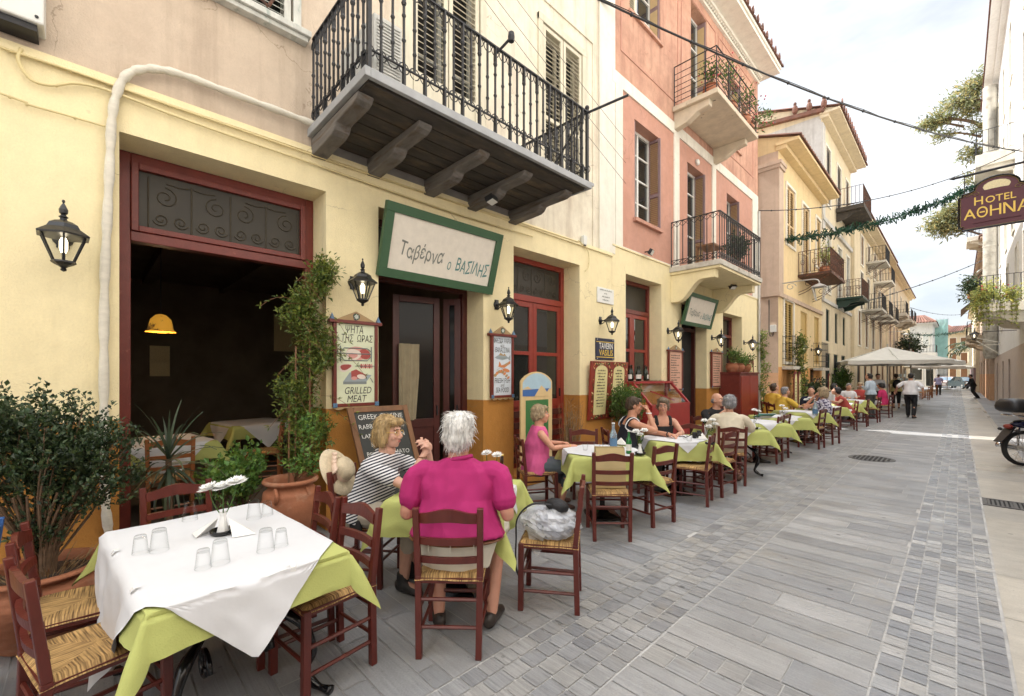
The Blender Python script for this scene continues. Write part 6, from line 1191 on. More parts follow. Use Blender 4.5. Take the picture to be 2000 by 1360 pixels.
M['net'] = mat('net', (.30, .52, .46), .9, alpha=.8, var=.2, vs=1.0, bump=.4, bs=3)
t = thing('scaffold', 'scaffolded building front wrapped in pale green netting', 'scaffold', (-1.9, 92, 0)); m = MB(); m.bb(-3.1, -1.2, 93, 100, 0, 9.6); m.build('core_wall', M['stone_wall'], t); m = MB()
for k in range(6):
    for yy in (92.0, 92.9): m.bar((-3.2+k*.42, yy, 0), (-3.2+k*.42, yy, 10.2), .05)
for z in (1.8, 3.6, 5.4, 7.2, 9.0): m.bar((-3.2, 92, z), (-1.1, 92, z), .05); m.bb(-3.2, -1.1, 92.02, 92.9, z-.05, z)
m.build('poles', M['galv'], t); m = MB(); vs = []
for j in range(12):
    for i in range(10): vs.append((-3.25+i*.24, 91.93+.07*noise.noise(V((i*.8, j*.6, 1))), 3.4+j*.6))
m.add(vs, [(j*10+i, j*10+i+1, (j+1)*10+i+1, (j+1)*10+i) for j in range(11) for i in range(9)]); m.build('netting', M['net'], t)
front_house('far_apartment_house', 'far beige apartment house closing the view of the street', -1.6, 4.5, 112, 9.2, 'cream_wall', [(x, x+.8, z, z+1.9) for x in (-1.1, .3, 1.7) for z in (1, 3.7, 6.4)], 'wood_brown')
front_house('far_tiled_house', 'far pink tinged house with tiled roof between scaffold and apartment house', -4.5, -.9, 125, 10.8, 'tan_wall', [(-1.9, -1.2, 8, 9.8)], 'wood_brown')
front_house('far_corner_house', 'pale house closing the far right corner of the street', 1.1, 8, 100, 9, 'cream_wall', [(1.6, 2.4, 4, 6)], 'wood_white')
front_house('far_left_house', 'plain house filling the far left end behind the villa', -14, -5.2, 100, 10.5, 'cream_wall', [], 'wood_white')
# ---------------------------------------------------------------- hotel sign hung from an iron bar
t = thing('hotel_sign', 'dark maroon shaped hotel sign with gold letters hanging from an iron bar', 'sign', (.36, 9.0, 4.2)); YS = 9.0; zc = 4.01
def sgn(d=0, k=1.0):
    pts = [(-.37, -.30), (-.335, -.30), (-.335, -.345), (.335, -.345), (.335, -.30), (.37, -.30), (.37, .16), (.335, .16), (.335, .20)]
    pts += [(.335-.12*u-.0, .20+.03*u*u) for u in (.3, .6, 1)]+[(.215*math.cos(g), .23+.155*math.sin(g)) for g in [math.pi*i/12 for i in range(1, 12)]]+[(-.335+.12*u, .20+.03*u*u) for u in (1, .6, .3)]+[(-.335, .20), (-.335, .16), (-.37, .16)]
    return [V((.3675+x*k, YS+d, zc+z*k*.96)) for x, z in pts]
M['sign_maroon'] = mat('sign_maroon', (.085, .012, .020), .35, var=.15); M['gold'] = mat('gold', (.72, .48, .10), .35, metal=.3); M['dark_gold'] = mat('dark_gold', (.22, .15, .06), .5)
m = MB(); m.prism(sgn(-.02), (0, .05, 0)); m.build('panel', M['sign_maroon'], t, bevel=.004)
m = MB(); p1_ = sgn(-.026, .985); p1_.append(p1_[0]); m.tube(p1_, .012, 5, mi=0); p2_ = sgn(-.028, .94); p2_.append(p2_[0]); m.tube(p2_, .004, 4, mi=1); m.build('border', [M['black_gloss'], M['dark_gold']], t)
m = MB(); XD = (1, 0, 0)
for s_, x, z, h, w in (('H', -.17, .055, .165, .085), ('OTEL', .035, .05, .13, .28), ('A', -.255, -.115, .20, .12), ('Θ', -.135, -.115, .20, .105), ('Η', -.01, -.115, .20, .105), ('Ν', .115, -.115, .20, .11), ('Α', .245, -.115, .20, .12)): text(m, s_, (.3675+x, YS-.026, zc+z), h, XD, width=w, off=.006)
m.build('lettering', M['gold'], t); m = MB(); ell(m, (.3675, YS-.024, zc+.235), .13, .075, XD, mi=0); ell(m, (.3675, YS-.0245, zc+.17), .20, .03, XD, mi=1)
for sx in (-1, 1): m.tube([(.3675+sx*(.20+.05*(1-k*.06)*math.cos(k*.55)), YS-.026, zc+.165+.035*(1-k*.06)*math.sin(k*.55)) for k in range(14)], .004, 4, mi=2); m.tube([(.3675+sx*(.22+.012*k), YS-.026, zc+.165+.012*math.sin(k)) for k in range(9)], .004, 4, mi=2)
m.tube([(.3675-.22, YS-.026, zc-.245), (.3675, YS-.026, zc-.24), (.3675+.22, YS-.026, zc-.245)], .005, 4, mi=1)
for x in (-.12, 0, .12): ell(m, (.3675+x, YS-.027, zc-.243), .022, .013, XD, mi=1, n=4)
m.build('ornament', [M['label_cream'], M['sign_maroon'], M['dark_gold']], t); m = MB(); m.tube([(-.03, YS, 4.47), (HX, YS, 4.50)], .017, 6); m.lathe([(.0, -.06), (.025, 0), (.0, .02)], (-.04, YS, 4.47), 6, M=Matrix.Rotation(rad(90), 4, 'Y'), closed=False)
for x in (.06, .67): m.tube([(x, YS, 4.21), (x, YS, 4.475)], .006, 5)
m.build('hanging_bar', M['black_iron'], t)
# more lanterns: on the cream house, on the hotel corner, and two old street lamps on scroll brackets
for (x, y, z, rz, lab) in ((XC+.01, 18.95, 2.40, 0, 'black lantern left of the ivy grille on the cream house'), (XC+.01, 21.35, 2.40, 0, 'black lantern between the two grilles of the cream house'), (HX-.9, 26.0, 3.05, math.pi, 'black lantern hanging near the flowery hotel balcony')):
    q = copy_tree(lan0); q.location = (x, y, z); q.rotation_euler = (0, 0, rz); q['label'] = lab; q['group'] = 'black wall lanterns on the farther houses'
    if rz: m = MB(); m.tube([(HX, y, z+.33), (HX-.9, y, z+.33)], .015, 6); m.build('wall_arm', M['black_lantern'], q, rel=False).matrix_parent_inverse = (Matrix.Translation((x, y, z)) @ Matrix.Rotation(rz, 4, 'Z')).inverted()
for (x, y, z, lab, s_) in ((XC, 17.0, 4.6, 'old grey street lamp on a scrolled bracket at the corner of the cream house', 1.0), (XC+.2, 46.95, 5.0, 'distant white street lamp on a curled bracket', 1.0)):
    t = thing('street_lamp', lab, 'street lamp', (x, y, z)); m = MB(); m.tube(smooth_path([(x, y, z+.15), (x+.8, y, z+.16), (x+1.05, y, z+.12), (x+1.1, y, z-.02)], 5), .022, 6); m.tube([(x+.3+.16*(1-k*.05)*math.cos(k*.5), y, z+.0+.13*(1-k*.05)*math.sin(k*.5)) for k in range(16)], .012, 5); m.build('bracket', M['galv'], t)
    m = MB(); m.lathe([(.03, 0), (.08, -.02), (.26, -.10), (.27, -.13)], (x+1.1, y, z), 4, ph=math.pi/4, closed=False); m.build('hood', M['galv'], t); m = MB(); m.lathe([(.24, -.131), (.13, -.55), (0, -.56)], (x+1.1, y, z), 4, ph=math.pi/4, closed=False); m.build('glass', M['net'] if 0 else M['pane'], t); m = MB()
    for k in range(4): g = k*math.pi/2+math.pi/4; m.bar((x+1.1+.24*math.cos(g), y+.24*math.sin(g), z-.13), (x+1.1+.13*math.cos(g), y+.13*math.sin(g), z-.55), .02)
    m.build('frame', M['galv'], t)
# parasols, rack, wicker chairs
M['canvas'] = mat('canvas', (.66, .64, .58), .85, var=.06, vs=3, bump=.15, bs=6)
def parasol(x, y, w, ze, zt, lab, rz=.3):
    t = thing('parasol', lab, 'parasol', (x, y, 0), 0, 'off white square parasols along the street'); Rz = Matrix.Rotation(rz, 3, 'Z'); pt = lambda a, c, z: V((x, y, 0))+Rz @ V((a, c, z)); m = MB(); h = w/2; n = 8
    for k in range(4):
        R4 = Matrix.Rotation(k*math.pi/2, 3, 'Z'); vs = []
        for i in range(n+1):
            u = i/n
            for j in range(n+1):
                v = -1+2*j/n; q = R4 @ V((h*u, h*u*v, 0)); sag = -.10*math.sin(math.pi*u)*(1-v*v)-.0; vs.append(pt(q.x, q.y, zt+(ze-zt)*u**.92+sag*.8))
        for j in range(n+1): v = -1+2*j/n; q = R4 @ V((h, h*v, 0)); vs.append(pt(q.x, q.y, ze-.17-.02*math.sin(j*1.6)))
        m.add(vs, [(i*(n+1)+j, i*(n+1)+j+1, (i+1)*(n+1)+j+1, (i+1)*(n+1)+j) for i in range(n+1) for j in range(n)])
    m.build('canopy', M['canvas'], t, smooth=False); m = MB(); m.tube([(x, y, 0), (x, y, zt+.12)], .035, 8); m.build('pole', M['galv'], t); m = MB(); m.lathe([(.35, .0), (.33, .09), (.05, .12)], (x, y, 0), 12); m.build('foot', M['concrete'], t); m = MB()
    for k in range(8): g = k*math.pi/4; r = h*(1.38 if k % 2 else .98); q = pt(r*math.cos(g), r*math.sin(g), ze+.0); m.tube([(x, y, zt-.05), q], .012, 4); m.tube([(x, y, zt-.65), (x+(q.x-x)*.5, y+(q.y-y)*.5, (zt+ze)/2-.05)], .01, 4)
    m.build('ribs', M['wood_white'], t)
parasol(-2.3, 26.6, 3.5, 2.27, 2.95, 'nearest off white parasol behind the waiter'); parasol(-1.75, 31.0, 3.2, 2.30, 2.88, 'second off white parasol partly behind the nearest one'); parasol(-2.0, 62, 4, 2.5, 3.2, 'white parasol far down the street near the cars'); parasol(-.9, 70, 4, 2.5, 3.2, 'farthest white parasol before the parked cars')
t = thing('postcard_rack', 'tall pale rack of goods standing in the street under the parasols', 'display rack', (-2.2, 35, 0)); m = MB(); m.tube([(-2.2, 35, 0), (-2.2, 35, 1.9)], .03, 6)
for k in range(4): m.bar((-2.2, 35, .02), (-2.2+.4*math.cos(k*1.57), 35+.4*math.sin(k*1.57), .02), .03)
m.build('stand', M['galv'], t); m = MB()
for k in range(60): g = RND.uniform(0, 6.28); z = .35+.25*(k % 6); m.box((-2.2+.38*math.cos(g), 35+.38*math.sin(g), z), (.02, .13, .18), g)
M['cards'] = mat('cards', (.58, .62, .60), .5, isl=.6); m.build('cards', M['cards'], t)
WK = make_chair('wicker_chair', 'x', 'chair_old', 'light brown cafe chairs farther down the street'); 
for i, (x, y, f, l) in enumerate(((-1.55, 39.5, (-1, .2), 'nearest light brown cafe chair down the street'), (-1.9, 41, (-1, 0), 'second light brown cafe chair down the street'), (-1.5, 43, (-1, -.2), 'third light brown cafe chair down the street'), (-1.6, 45.5, (-1, .1), 'fourth light brown cafe chair down the street'), (-1.4, 48.5, (-1, .1), 'farthest light brown cafe chair down the street'))):
    q = WK if i == 0 else copy_tree(WK); q.location = (x, y, 0); q.rotation_euler = (0, 0, math.atan2(-f[0], f[1])); q['label'] = l
for x, y, l in ((-2.4, 40.2, 'dark cafe table beside the light brown chairs'), (-2.3, 44.2, 'second dark cafe table down the street')):
    t = thing('cafe_table', l, 'table', (x, y, 0)); m = MB(); m.lathe([(.42, .72), (.42, .75), (0, .751)], (x, y, 0), 18, closed=False); m.build('tabletop', M['blue_paint'], t); m = MB(); m.tube([(x, y, .0), (x, y, .72)], .03, 8); m.lathe([(.25, 0), (.2, .03), (.03, .06)], (x, y, 0), 10); m.build('pedestal', M['black_iron'], t)
# two parked cars at the far end
def car(x, y, rz, paint, lab, L=4.0, Wd=1.66):
    t = local(thing('parked_car', lab, 'car', (x, y, 0), rz)); m = MB(); prof = [(-2.0, .30), (-2.0, .62), (-1.9, .80), (-1.15, .92), (-.55, 1.40), (.75, 1.42), (1.45, .98), (1.95, .90), (2.02, .55), (2.0, .30)]; hw = Wd/2; ks = [.86 if z > 1.2 else (.97 if z > .85 else 1.0) for _, z in prof]
    vs = []
    for y_, inset in ((-1, .90), (-.86, 1), (.86, 1), (1, .90)):
        for (px, pz), k in zip(prof, ks): vs.append((px*(.985 if abs(y_) == 1 else 1), y_*hw*k*(1 if abs(y_) == 1 else 1), pz-(.015 if abs(y_) == 1 else 0)))
    n = len(prof); m.add(vs, [(i*n+j, i*n+j+1, (i+1)*n+j+1, (i+1)*n+j) for i in range(3) for j in range(n-1)]+[tuple(range(n)), tuple(range(4*n-1, 3*n-1, -1)), (0, n, 2*n, 3*n)+()]); m.build('body', paint, t, bevel=.03)
    m = MB(); g = M['glass_dark']; e = .012
    m.quad((-1.14-e, -.66, .95), (-1.14-e, .66, .95), (-.58-e, .58, 1.37), (-.58-e, -.58, 1.37)); m.quad((.78+e, -.58, 1.38), (.78+e, .58, 1.38), (1.42+e, .64, 1.0), (1.42+e, -.64, 1.0)); m.build('windscreen', M['car_glass'], t)
    for s_ in (-1, 1):
        m = MB(); m.quad((-.95, s_*(hw*.965+.006), .97), (1.2, s_*(hw*.965+.006), 1.0), (.7, s_*(hw*.87+.02), 1.36), (-.5, s_*(hw*.87+.02), 1.35)); m.build('side_window', g, t)
        for xx in (-1.3, 1.3):
            m = MB(); m.lathe([(.0, -.09), (.30, -.09), (.32, -.05), (.32, .05), (.30, .09), (0, .09)], (xx, s_*(hw-.10), .32), 16, M=Matrix.Rotation(rad(90), 4, 'X'), closed=False); w = m.build('wheel', M['tyre'], t, smooth=False); m = MB(); m.lathe([(0, -.1), (.19, -.098), (.2, .098), (0, .1)], (xx, s_*(hw-.10), .32), 12, M=Matrix.Rotation(rad(90), 4, 'X'), closed=False); m.build('rim', M['galv'], w)
        m = MB(); m.ball((-1.97, s_*.58, .66), (.07, .18, .09), 10, 6); m.build('headlight', M['white_ceramic'], t, smooth=True); m = MB(); m.ball((-.75, s_*(hw+.07), .98), (.06, .09, .06), 8, 5); m.build('mirror', paint, t, smooth=True)
    m = MB(); m.bb(-2.03, -1.96, -.45, .45, .42, .56); m.bb(-2.02, -1.96, -.5, .5, .62, .70); m.build('grille', M['cable_black'], t); m = MB(); m.bb(-2.045, -2.03, -.24, .24, .44, .54); m.build('number_plate', M['label_white'], t)
M['tyre'] = mat('tyre', (.015, .015, .015), .8); M['car_glass'] = mat('car_glass', (.10, .16, .22), .06, spec=.9); M['car_pale'] = mat('car_pale', (.55, .42, .40), .25); M['car_dark'] = mat('car_dark', (.02, .035, .04), .2)
car(-1.15, 80, rad(84), M['car_pale'], 'pale car facing the camera at the far end of the street'); car(.55, 75, rad(112), M['car_dark'], 'dark car parked slantwise at the far end of the street')
# ---------------------------------------------------------------- motorbike at the right edge
t = thing('motorbike', 'dark motorbike with black top box and chrome exhaust parked at the right edge', 'motorbike', (1.02, 12.3, 0)); bx = 1.02; Y0 = 12.02
Mw = Matrix.Rotation(rad(90), 4, 'Y')
for y in (Y0, Y0+1.28):
    m = MB(); m.lathe([(.265, -.045), (.305, -.03), (.315, 0), (.305, .03), (.265, .045)], (bx, y, .315), 28, M=Mw, closed=False); w = m.build('wheel', M['tyre'], t, smooth=True); m = MB(); m.lathe([(.262, -.03), (.25, -.02), (.25, .02), (.262, .03)], (bx, y, .315), 28, M=Mw, closed=False); m.lathe([(0, -.07), (.045, -.06), (.045, .06), (0, .07)], (bx, y, .315), 10, M=Mw, closed=False)
    for k in range(14): g = k*math.pi/7; m.tube([(bx+.03*(-1)**k, y+.04*math.cos(g), .315+.04*math.sin(g)), (bx, y+.255*math.cos(g+.2), .315+.255*math.sin(g+.2))], .004, 4)
    m.build('rim', M['galv'], w)
M['chrome'] = mat('chrome', (.75, .75, .76), .1, metal=1.0); M['blue_gloss'] = mat('blue_gloss', (.012, .014, .05), .15); M['box_black'] = mat('box_black', (.018, .018, .02), .4, bump=.1)
m = MB(); m.tube(smooth_path([(bx-.13, Y0-.28, .36), (bx-.13, Y0-.05, .31), (bx-.12, Y0+.25, .27), (bx-.07, Y0+.55, .25)], 4), [.05]*6+[.04]*7, 10); m.build('exhaust', M['chrome'], t, smooth=True)
m = MB(); m.tube(smooth_path([(bx, Y0+1.0, .82), (bx, Y0+.7, .80), (bx, Y0+.4, .72), (bx, Y0+.05, .78), (bx, Y0-.12, .76)], 4), .05, 8); m.bar((bx, Y0+.45, .7), (bx, Y0+.5, .3), .12, .1); m.box((bx, Y0+.62, .42), (.24, .34, .30)); m.tube([(bx-.08, Y0, .315), (bx-.08, Y0+.4, .36)], .025, 6); m.tube([(bx+.08, Y0, .315), (bx+.08, Y0+.4, .36)], .025, 6); m.build('frame', M['box_black'], t, bevel=.01)
m = MB(); m.ball((bx, Y0+.80, .86), (.14, .26, .14), 12, 8); m.ball((bx, Y0+.05, .74), (.11, .24, .07), 12, 8); m.build('bodywork', M['blue_gloss'], t, smooth=True)
m = MB(); m.ball((bx, Y0+.36, .82), (.14, .34, .06), 12, 8); m.build('seat', M['black_cloth'], t, smooth=True)
m = MB(); m.tube(smooth_path([(bx-.12, Y0+.2, .86), (bx-.14, Y0-.12, .90), (bx-.10, Y0-.24, .90), (bx+.10, Y0-.24, .90), (bx+.14, Y0-.12, .90), (bx+.12, Y0+.2, .86)], 4), .014, 6); m.tube([(bx-.1, Y0+.0, .315), (bx-.13, Y0+.05, .7)], .02, 6); m.tube([(bx+.1, Y0+.0, .315), (bx+.13, Y0+.05, .7)], .02, 6); m.build('rear_rack', M['chrome'], t, smooth=True)
m = MB(); m.bar((bx, Y0-.16, .70), (bx, Y0-.38, .42), .16, .015, up=(0, .8, .6)); m.box((bx, Y0-.24, .60), (.18, .02, .14), 0, 0, Matrix.Rotation(rad(-35), 4, 'X')); m.build('mudguard', M['box_black'], t); m = MB(); m.ball((bx, Y0-.22, .70), (.08, .05, .045), 10, 6); m.build('tail_light', M['red_door'], t, smooth=True)
for s_ in (-1, 1): m = MB(); m.tube([(bx, Y0-.2, .64), (bx+s_*.14, Y0-.21, .64)], .009, 5); m.ball((bx+s_*.17, Y0-.21, .64), (.04, .03, .03), 8, 6); m.build('indicator', M['box_black'], t)
m = MB(); vs = []; sec = [(0, .0), (.17, .0), (.225, .04), (.235, .10), (.225, .13), (.22, .17), (.17, .23), (0, .245)]
for k in (1, .93): pass
n = 20; ring = lambda r, z: [(bx+r*1.0*math.copysign(abs(math.cos(g))**.55, math.cos(g)), Y0-.12+r*.85*math.copysign(abs(math.sin(g))**.6, math.sin(g)), .96+z) for g in [2*math.pi*i/n for i in range(n)]]
for r, z in sec: vs += ring(max(r, .001), z)
m.add(vs, [(i*n+j, i*n+(j+1) % n, (i+1)*n+(j+1) % n, (i+1)*n+j) for i in range(len(sec)-1) for j in range(n)]); m.build('top_box', M['box_black'], t, smooth=True)
m = MB(); m.tube([(bx, Y0+1.28, .315), (bx, Y0+1.0, .95)], .03, 6); m.tube([(bx-.34, Y0+.88, 1.04), (bx, Y0+.98, 1.0), (bx+.34, Y0+.88, 1.04)], .014, 6); m.ball((bx, Y0+1.12, .88), (.09, .08, .09), 10, 8); m.build('handlebar', M['chrome'], t, smooth=True)
t_ = [o for o in bpy.data.objects if o.name == 'motorbike'][0]; t_.location = (1.03, 12.11, 0); t_.rotation_euler = (0, 0, rad(-55))
# red display case and the maroon cupboard by the far window, folded parasol
t = thing('display_case', 'bright red food display case with sloping glass lid below the wine bottles', 'display case', (-4.2, 8.3, 0)); M['case_red'] = mat('case_red', (.34, .03, .03), .4, var=.08); y0, y1, x0, x1 = 7.60, 9.25, -4.58, -4.02
m = MB(); m.bb(x0, x1, y0, y1, .35, 1.0)
for y in (y0+.06, y1-.06):
    for x in (x0+.05, x1-.05): m.bb(x-.03, x+.03, y-.03, y+.03, 0, .349)
m.build('cabinet', M['case_red'], t, bevel=.008)
m = MB(); 
for y in (y0+.02, y1-.02): m.bar((x1-.02, y, 1.02), (x0+.14, y, 1.46), .05); m.bar((x0+.03, y, 1.0), (x0+.03, y, 1.46), .05)
m.bar((x0+.1, y0, 1.47), (x0+.1, y1, 1.47), .18, .04); m.bar((x1-.02, y0, 1.02), (x1-.02, y1, 1.02), .05); m.bar((x0+.3, (y0+y1)/2-.4, 1.30), (x1-.1, (y0+y1)/2+.3, 1.10), .02); m.build('lid_frame', M['case_red'], t)
m = MB(); m.quad((x1-.03, y0+.03, 1.04), (x1-.03, y1-.03, 1.04), (x0+.15, y1-.03, 1.45), (x0+.15, y0+.03, 1.45)); m.build('lid_glass', M['pane'], t)
t = thing('cupboard', 'maroon wooden cupboard with flower pots on top by the last window', 'cupboard', (-4.25, 12.2, 0)); m = MB(); m.bb(-4.58, -4.05, 11.5+.9, 13.9, 0, 1.66); m.bb(-4.59, -4.02, 12.37, 13.93, 1.661, 1.70); m.build('carcass', M['maroon'], t, bevel=.006); m = MB(); m.bb(-4.049, -4.03, 12.45, 13.13, .1, 1.6); m.bb(-4.049, -4.03, 13.15, 13.85, .1, 1.6); m.build('door', M['red_door'], t, bevel=.004)
m = MB()
for y, z0, z1, x in ((17.3, .0, 1.75, -3.9), (17.85, 0, 1.75, -3.9), (20.9, 0, 1.5, -3.95), (22.9, 0, 1.7, -3.9)):
    t = thing('menu_easel', {17.3: 'left tall rounded menu board against the orange dado of the cream house', 17.85: 'right tall rounded menu board against the orange dado of the cream house', 20.9: 'narrow rounded menu board right of the ivy on the cream house', 22.9: 'rounded menu board at the far end of the cream house'}[y], 'menu board', (x, y, 0)); m = MB(); pts = [(x, y-.22, z0+.1), (x, y+.22, z0+.1), (x, y+.22, z1-.25)]+[(x, y+.22*math.cos(g), z1-.25+.25*math.sin(g)) for g in [math.pi*i/8 for i in range(1, 8)]]+[(x, y-.22, z1-.25)]; m.prism(pts, (.03, 0, 0)); m.build('frame', M['maroon'], t)
    m = MB(); m.poly([(x+.033, y-.15, z0+.2), (x+.033, y+.15, z0+.2), (x+.033, y+.15, z1-.27)]+[(x+.033, y+.15*math.cos(g), z1-.27+.18*math.sin(g)) for g in [math.pi*i/8 for i in range(1, 8)]]+[(x+.033, y-.15, z1-.27)]); m.build('panel', M['menu_yellow'], t); m = MB(); ink_rows(m, (x+.035, y, z1-.4), .22, 9, .1, .04); m.build('lettering', M['ink'], t); m = MB(); m.bar((x-.0, y, 1.2), (x-.25, y, 0), .03); m.build('prop', M['wood_brown'], t)
# pendant lamps in the dining room
M['amber'] = mat('amber', (.55, .26, .03), .3, emis=((.9, .40, .06), .30), col2=(.06, .025, .01), ns=5, c2pos=(.55, .62)); M['orange_lamp'] = mat('orange_lamp', (.45, .10, .03), .4, emis=((.8, .16, .05), .2))
_t, _b, _lk = nodes_of(M['amber']); _g = _n(_t, 'ShaderNodeGamma'); _g.inputs[1].default_value = 1.0; _lk(base_link(M['amber']), _g.inputs[0]); _lk(_g.outputs[0], _b.inputs['Emission Color']); _b.inputs['Emission Strength'].default_value = .38
for (x, y, z, mt, r, lab) in ((-6.6, .62, 2.13, 'amber', .115, 'glowing amber glass pendant lamp in the dining room'), (-7.4, .02, 2.05, 'orange_lamp', .17, 'orange pendant lamp at the left edge of the big opening')):
    t = thing('pendant_lamp', lab, 'pendant lamp', (x, y, z)); m = MB(); m.lathe([(r*1.3, 0), (r*1.05, .03), (r, .08), (r*.85, .15), (r*.45, .20), (.02, .21)], (x, y, z), 18, closed=False); m.build('lamp_shade', M[mt], t, smooth=True); m = MB(); m.tube([(x, y, z+.2), (x, y, 3.5)], .006, 5); m.build('cord', M['cable_black'], t); m = MB(); m.ball((x, y, z+.09), .035, 8, 6); m.build('bulb', M['bulb'], t)
    pl = bpy.data.lights.new('lamp_glow', 'POINT'); pl.energy = 5.0; pl.color = (1, .72, .42); pl.shadow_soft_size = .06; po_ = bpy.data.objects.new('lamp_glow', pl); COL.objects.link(po_); po_.location = (x, y, z-.03)
for (y, z, w, h, lab) in ((.9, 1.9, .16, .2, 'upper small framed picture on the dark dining room wall'), (.9, 1.6, .16, .2, 'middle small framed picture on the dark dining room wall'), (3.2, 2.2, .3, .55, 'reddish framed picture on the dark dining room wall')): m = MB(); m.bb(-11.48, -11.44, y, y+w*2, z, z+h*1.6); tag(m.build('framed_picture', M['amber'] if 0 else M['label_cream'], None), lab, 'picture')
# ---------------------------------------------------------------- plants
def leaf(m, p, d, L, w, nrm=None, mi=0):
    d = V(d).normalized(); n = V(nrm) if nrm else V((RND.gauss(0, .6), RND.gauss(0, .6), 1)); a = d.cross(n)
    if a.length < 1e-4: a = d.cross(V((1, .2, .1)))
    a.normalize(); u = a.cross(d); p = V(p); m.add([p, p+d*L*.45+a*w*.5+u*L*.08, p+d*L-u*L*.10, p+d*L*.45-a*w*.5+u*L*.08], [(0, 1, 2, 3)], mi)
def rdir(): 
    z = RND.uniform(-1, 1); g = RND.uniform(0, 2*math.pi); r = math.sqrt(1-z*z); return V((r*math.cos(g), r*math.sin(g), z))
def twiggy(fol, stem, base, c, r, ntw, per, L, w, sr=.006, shell=.45, up=.3, sk=3):
    """limbs from the base to clump points spread through the crown, leaves set along the outer part of each twig"""
    base, c = V(base), V(c)
    for k in range(ntw):
        d = rdir(); q = RND.random()**shell; tip = c+V((d.x*r[0], d.y*r[1], d.z*r[2]))*q*RND.uniform(.75, 1.08); mid = base.lerp(tip, .55)+V((RND.gauss(0, .03), RND.gauss(0, .03), .05))*r[2]*2
        if k % sk == 0: stem.tube(smooth_path([base+V((RND.gauss(0, sr), RND.gauss(0, sr), 0)), mid, tip], 3), [sr, sr*.8, sr*.7, sr*.6, sr*.45, sr*.35, sr*.25][:7], 4, False)
        ax = (tip-mid).normalized()
        for j in range(per):
            u = RND.uniform(-.5, .5); sz = L*RND.choice((.5, .7, .85, 1, 1.1, 1.3))*RND.uniform(.85, 1.1); p = tip+ax*u*L*3.2+rdir()*L*.7; ld = (rdir()+ax*.8+V((0, 0, up))).normalized(); leaf(fol, p, ld, sz, w*sz/L)
def plant(name, label, cat, loc, group=None): return thing(name, label, cat, loc, 0, group)
def pot(t, c, r, h, n=22, grooves=True, name='pot', soil=True):
    m = MB(); x, y, z = c; prof = [(r*.62, 0), (r*.66, .01)]
    for i in range(17):
        u = i/16; rr = r*(.66+.40*math.sin(u*math.pi*.72)); prof.append((rr+(.006*(1 if i % 2 else -1) if grooves and 4 < i < 15 else 0), h*(.03+.80*u)))
    prof += [(r*.80, h*.88), (r*.82, h*.92), (r*.98, h*.945), (r*1.02, h*.97), (r*.98, h), (r*.86, h), (r*.80, h*.92), (r*.78, h*.85)]
    m.lathe(prof, c, n, closed=False); o = m.build(name, M['terracotta'], t, smooth=True)
    if soil: m = MB(); m.lathe([(r*.80, h*.87), (0, h*.90)], c, n, closed=False); m.build('soil', M['soil'], o)
    return o
t = plant('potted_shrub', 'big dark small leaved shrub in a ribbed terracotta pot at the left edge', 'shrub', (-3.95, -.2, 0)); po = pot(t, (-3.95, -.2, 0), .30, .44, 28)
m = MB(); m.lathe([(.03, -.02), (.03, .02)], (-3.72, -.34, .30), 6, closed=True)
f, s = MB(), MB(); b0 = (-3.95, -.2, .40)
twiggy(f, s, b0, (-3.98, -.26, 1.17), (.40, .46, .38), 620, 17, .032, .019, .009, .55, sk=14); twiggy(f, s, b0, (-3.85, .02, 1.02), (.26, .32, .32), 230, 16, .032, .019, .007, .5, sk=12); twiggy(f, s, b0, (-3.9, -.22, .68), (.16, .18, .16), 60, 12, .030, .018, .004, sk=8)
for k in range(11): g = RND.uniform(0, 6.28); s.tube(smooth_path([(b0[0]+.05*math.cos(g), b0[1]+.05*math.sin(g), .38), (b0[0]+.09*math.cos(g), b0[1]+.09*math.sin(g), .62), (b0[0]+.22*math.cos(g+.3), b0[1]+.22*math.sin(g+.3), .92)], 4), [.014-.001*i for i in range(9)], 5)
f.build('foliage', M['leaf_dark'], t); s.build('stems', M['bark'], t)
m = MB()
for k in range(80): g = RND.uniform(0, 6.28); r = RND.uniform(.05, .2); p = V((-3.93+r*math.cos(g), -.18+r*math.sin(g), .38)); leaf(m, p, (math.cos(g)*.5, math.sin(g)*.5, RND.uniform(.3, 1)), RND.uniform(.08, .2), .008)
m.build('dry_grass', M['dry_twig'], t)
t = plant('yucca', 'spiky yucca with narrow arching leaves standing in the big opening', 'plant', (-4.62, .49, 0)); pot(t, (-4.62, .49, 0), .17, .36, 18); m = MB(); m.tube([(-4.62, .49, .3), (-4.60, .49, .6), (-4.58, .48, .92)], [.028, .024, .022], 7); m.build('stem', M['bark'], t); m = MB()
for k in range(48):
    g = k*2.4; el = rad(80)-k*.038*1.4+RND.uniform(-.12, .12); L = RND.uniform(.34, .55); p = V((-4.58, .48, .97-.0035*k)); pts = []
    for j in range(7): u = j/6; e = el-u*u*(1.0 if el < .9 else .35); p2 = p+V((math.cos(g)*math.cos(e), math.sin(g)*math.cos(e), math.sin(e)))*L/6*(1 if j else 0); pts.append(p2); p = p2
    sd = V((-math.sin(g), math.cos(g), 0)); vs = []
    for j, q in enumerate(pts): ww = .011*(1-(j/6)**2.2)+.001; vs += [q-sd*ww, q+sd*ww+V((0, 0, .004))]
    m.add(vs, [(2*j, 2*j+1, 2*j+3, 2*j+2) for j in range(6)])
m.build('leaves', M['leaf_yucca'], t)
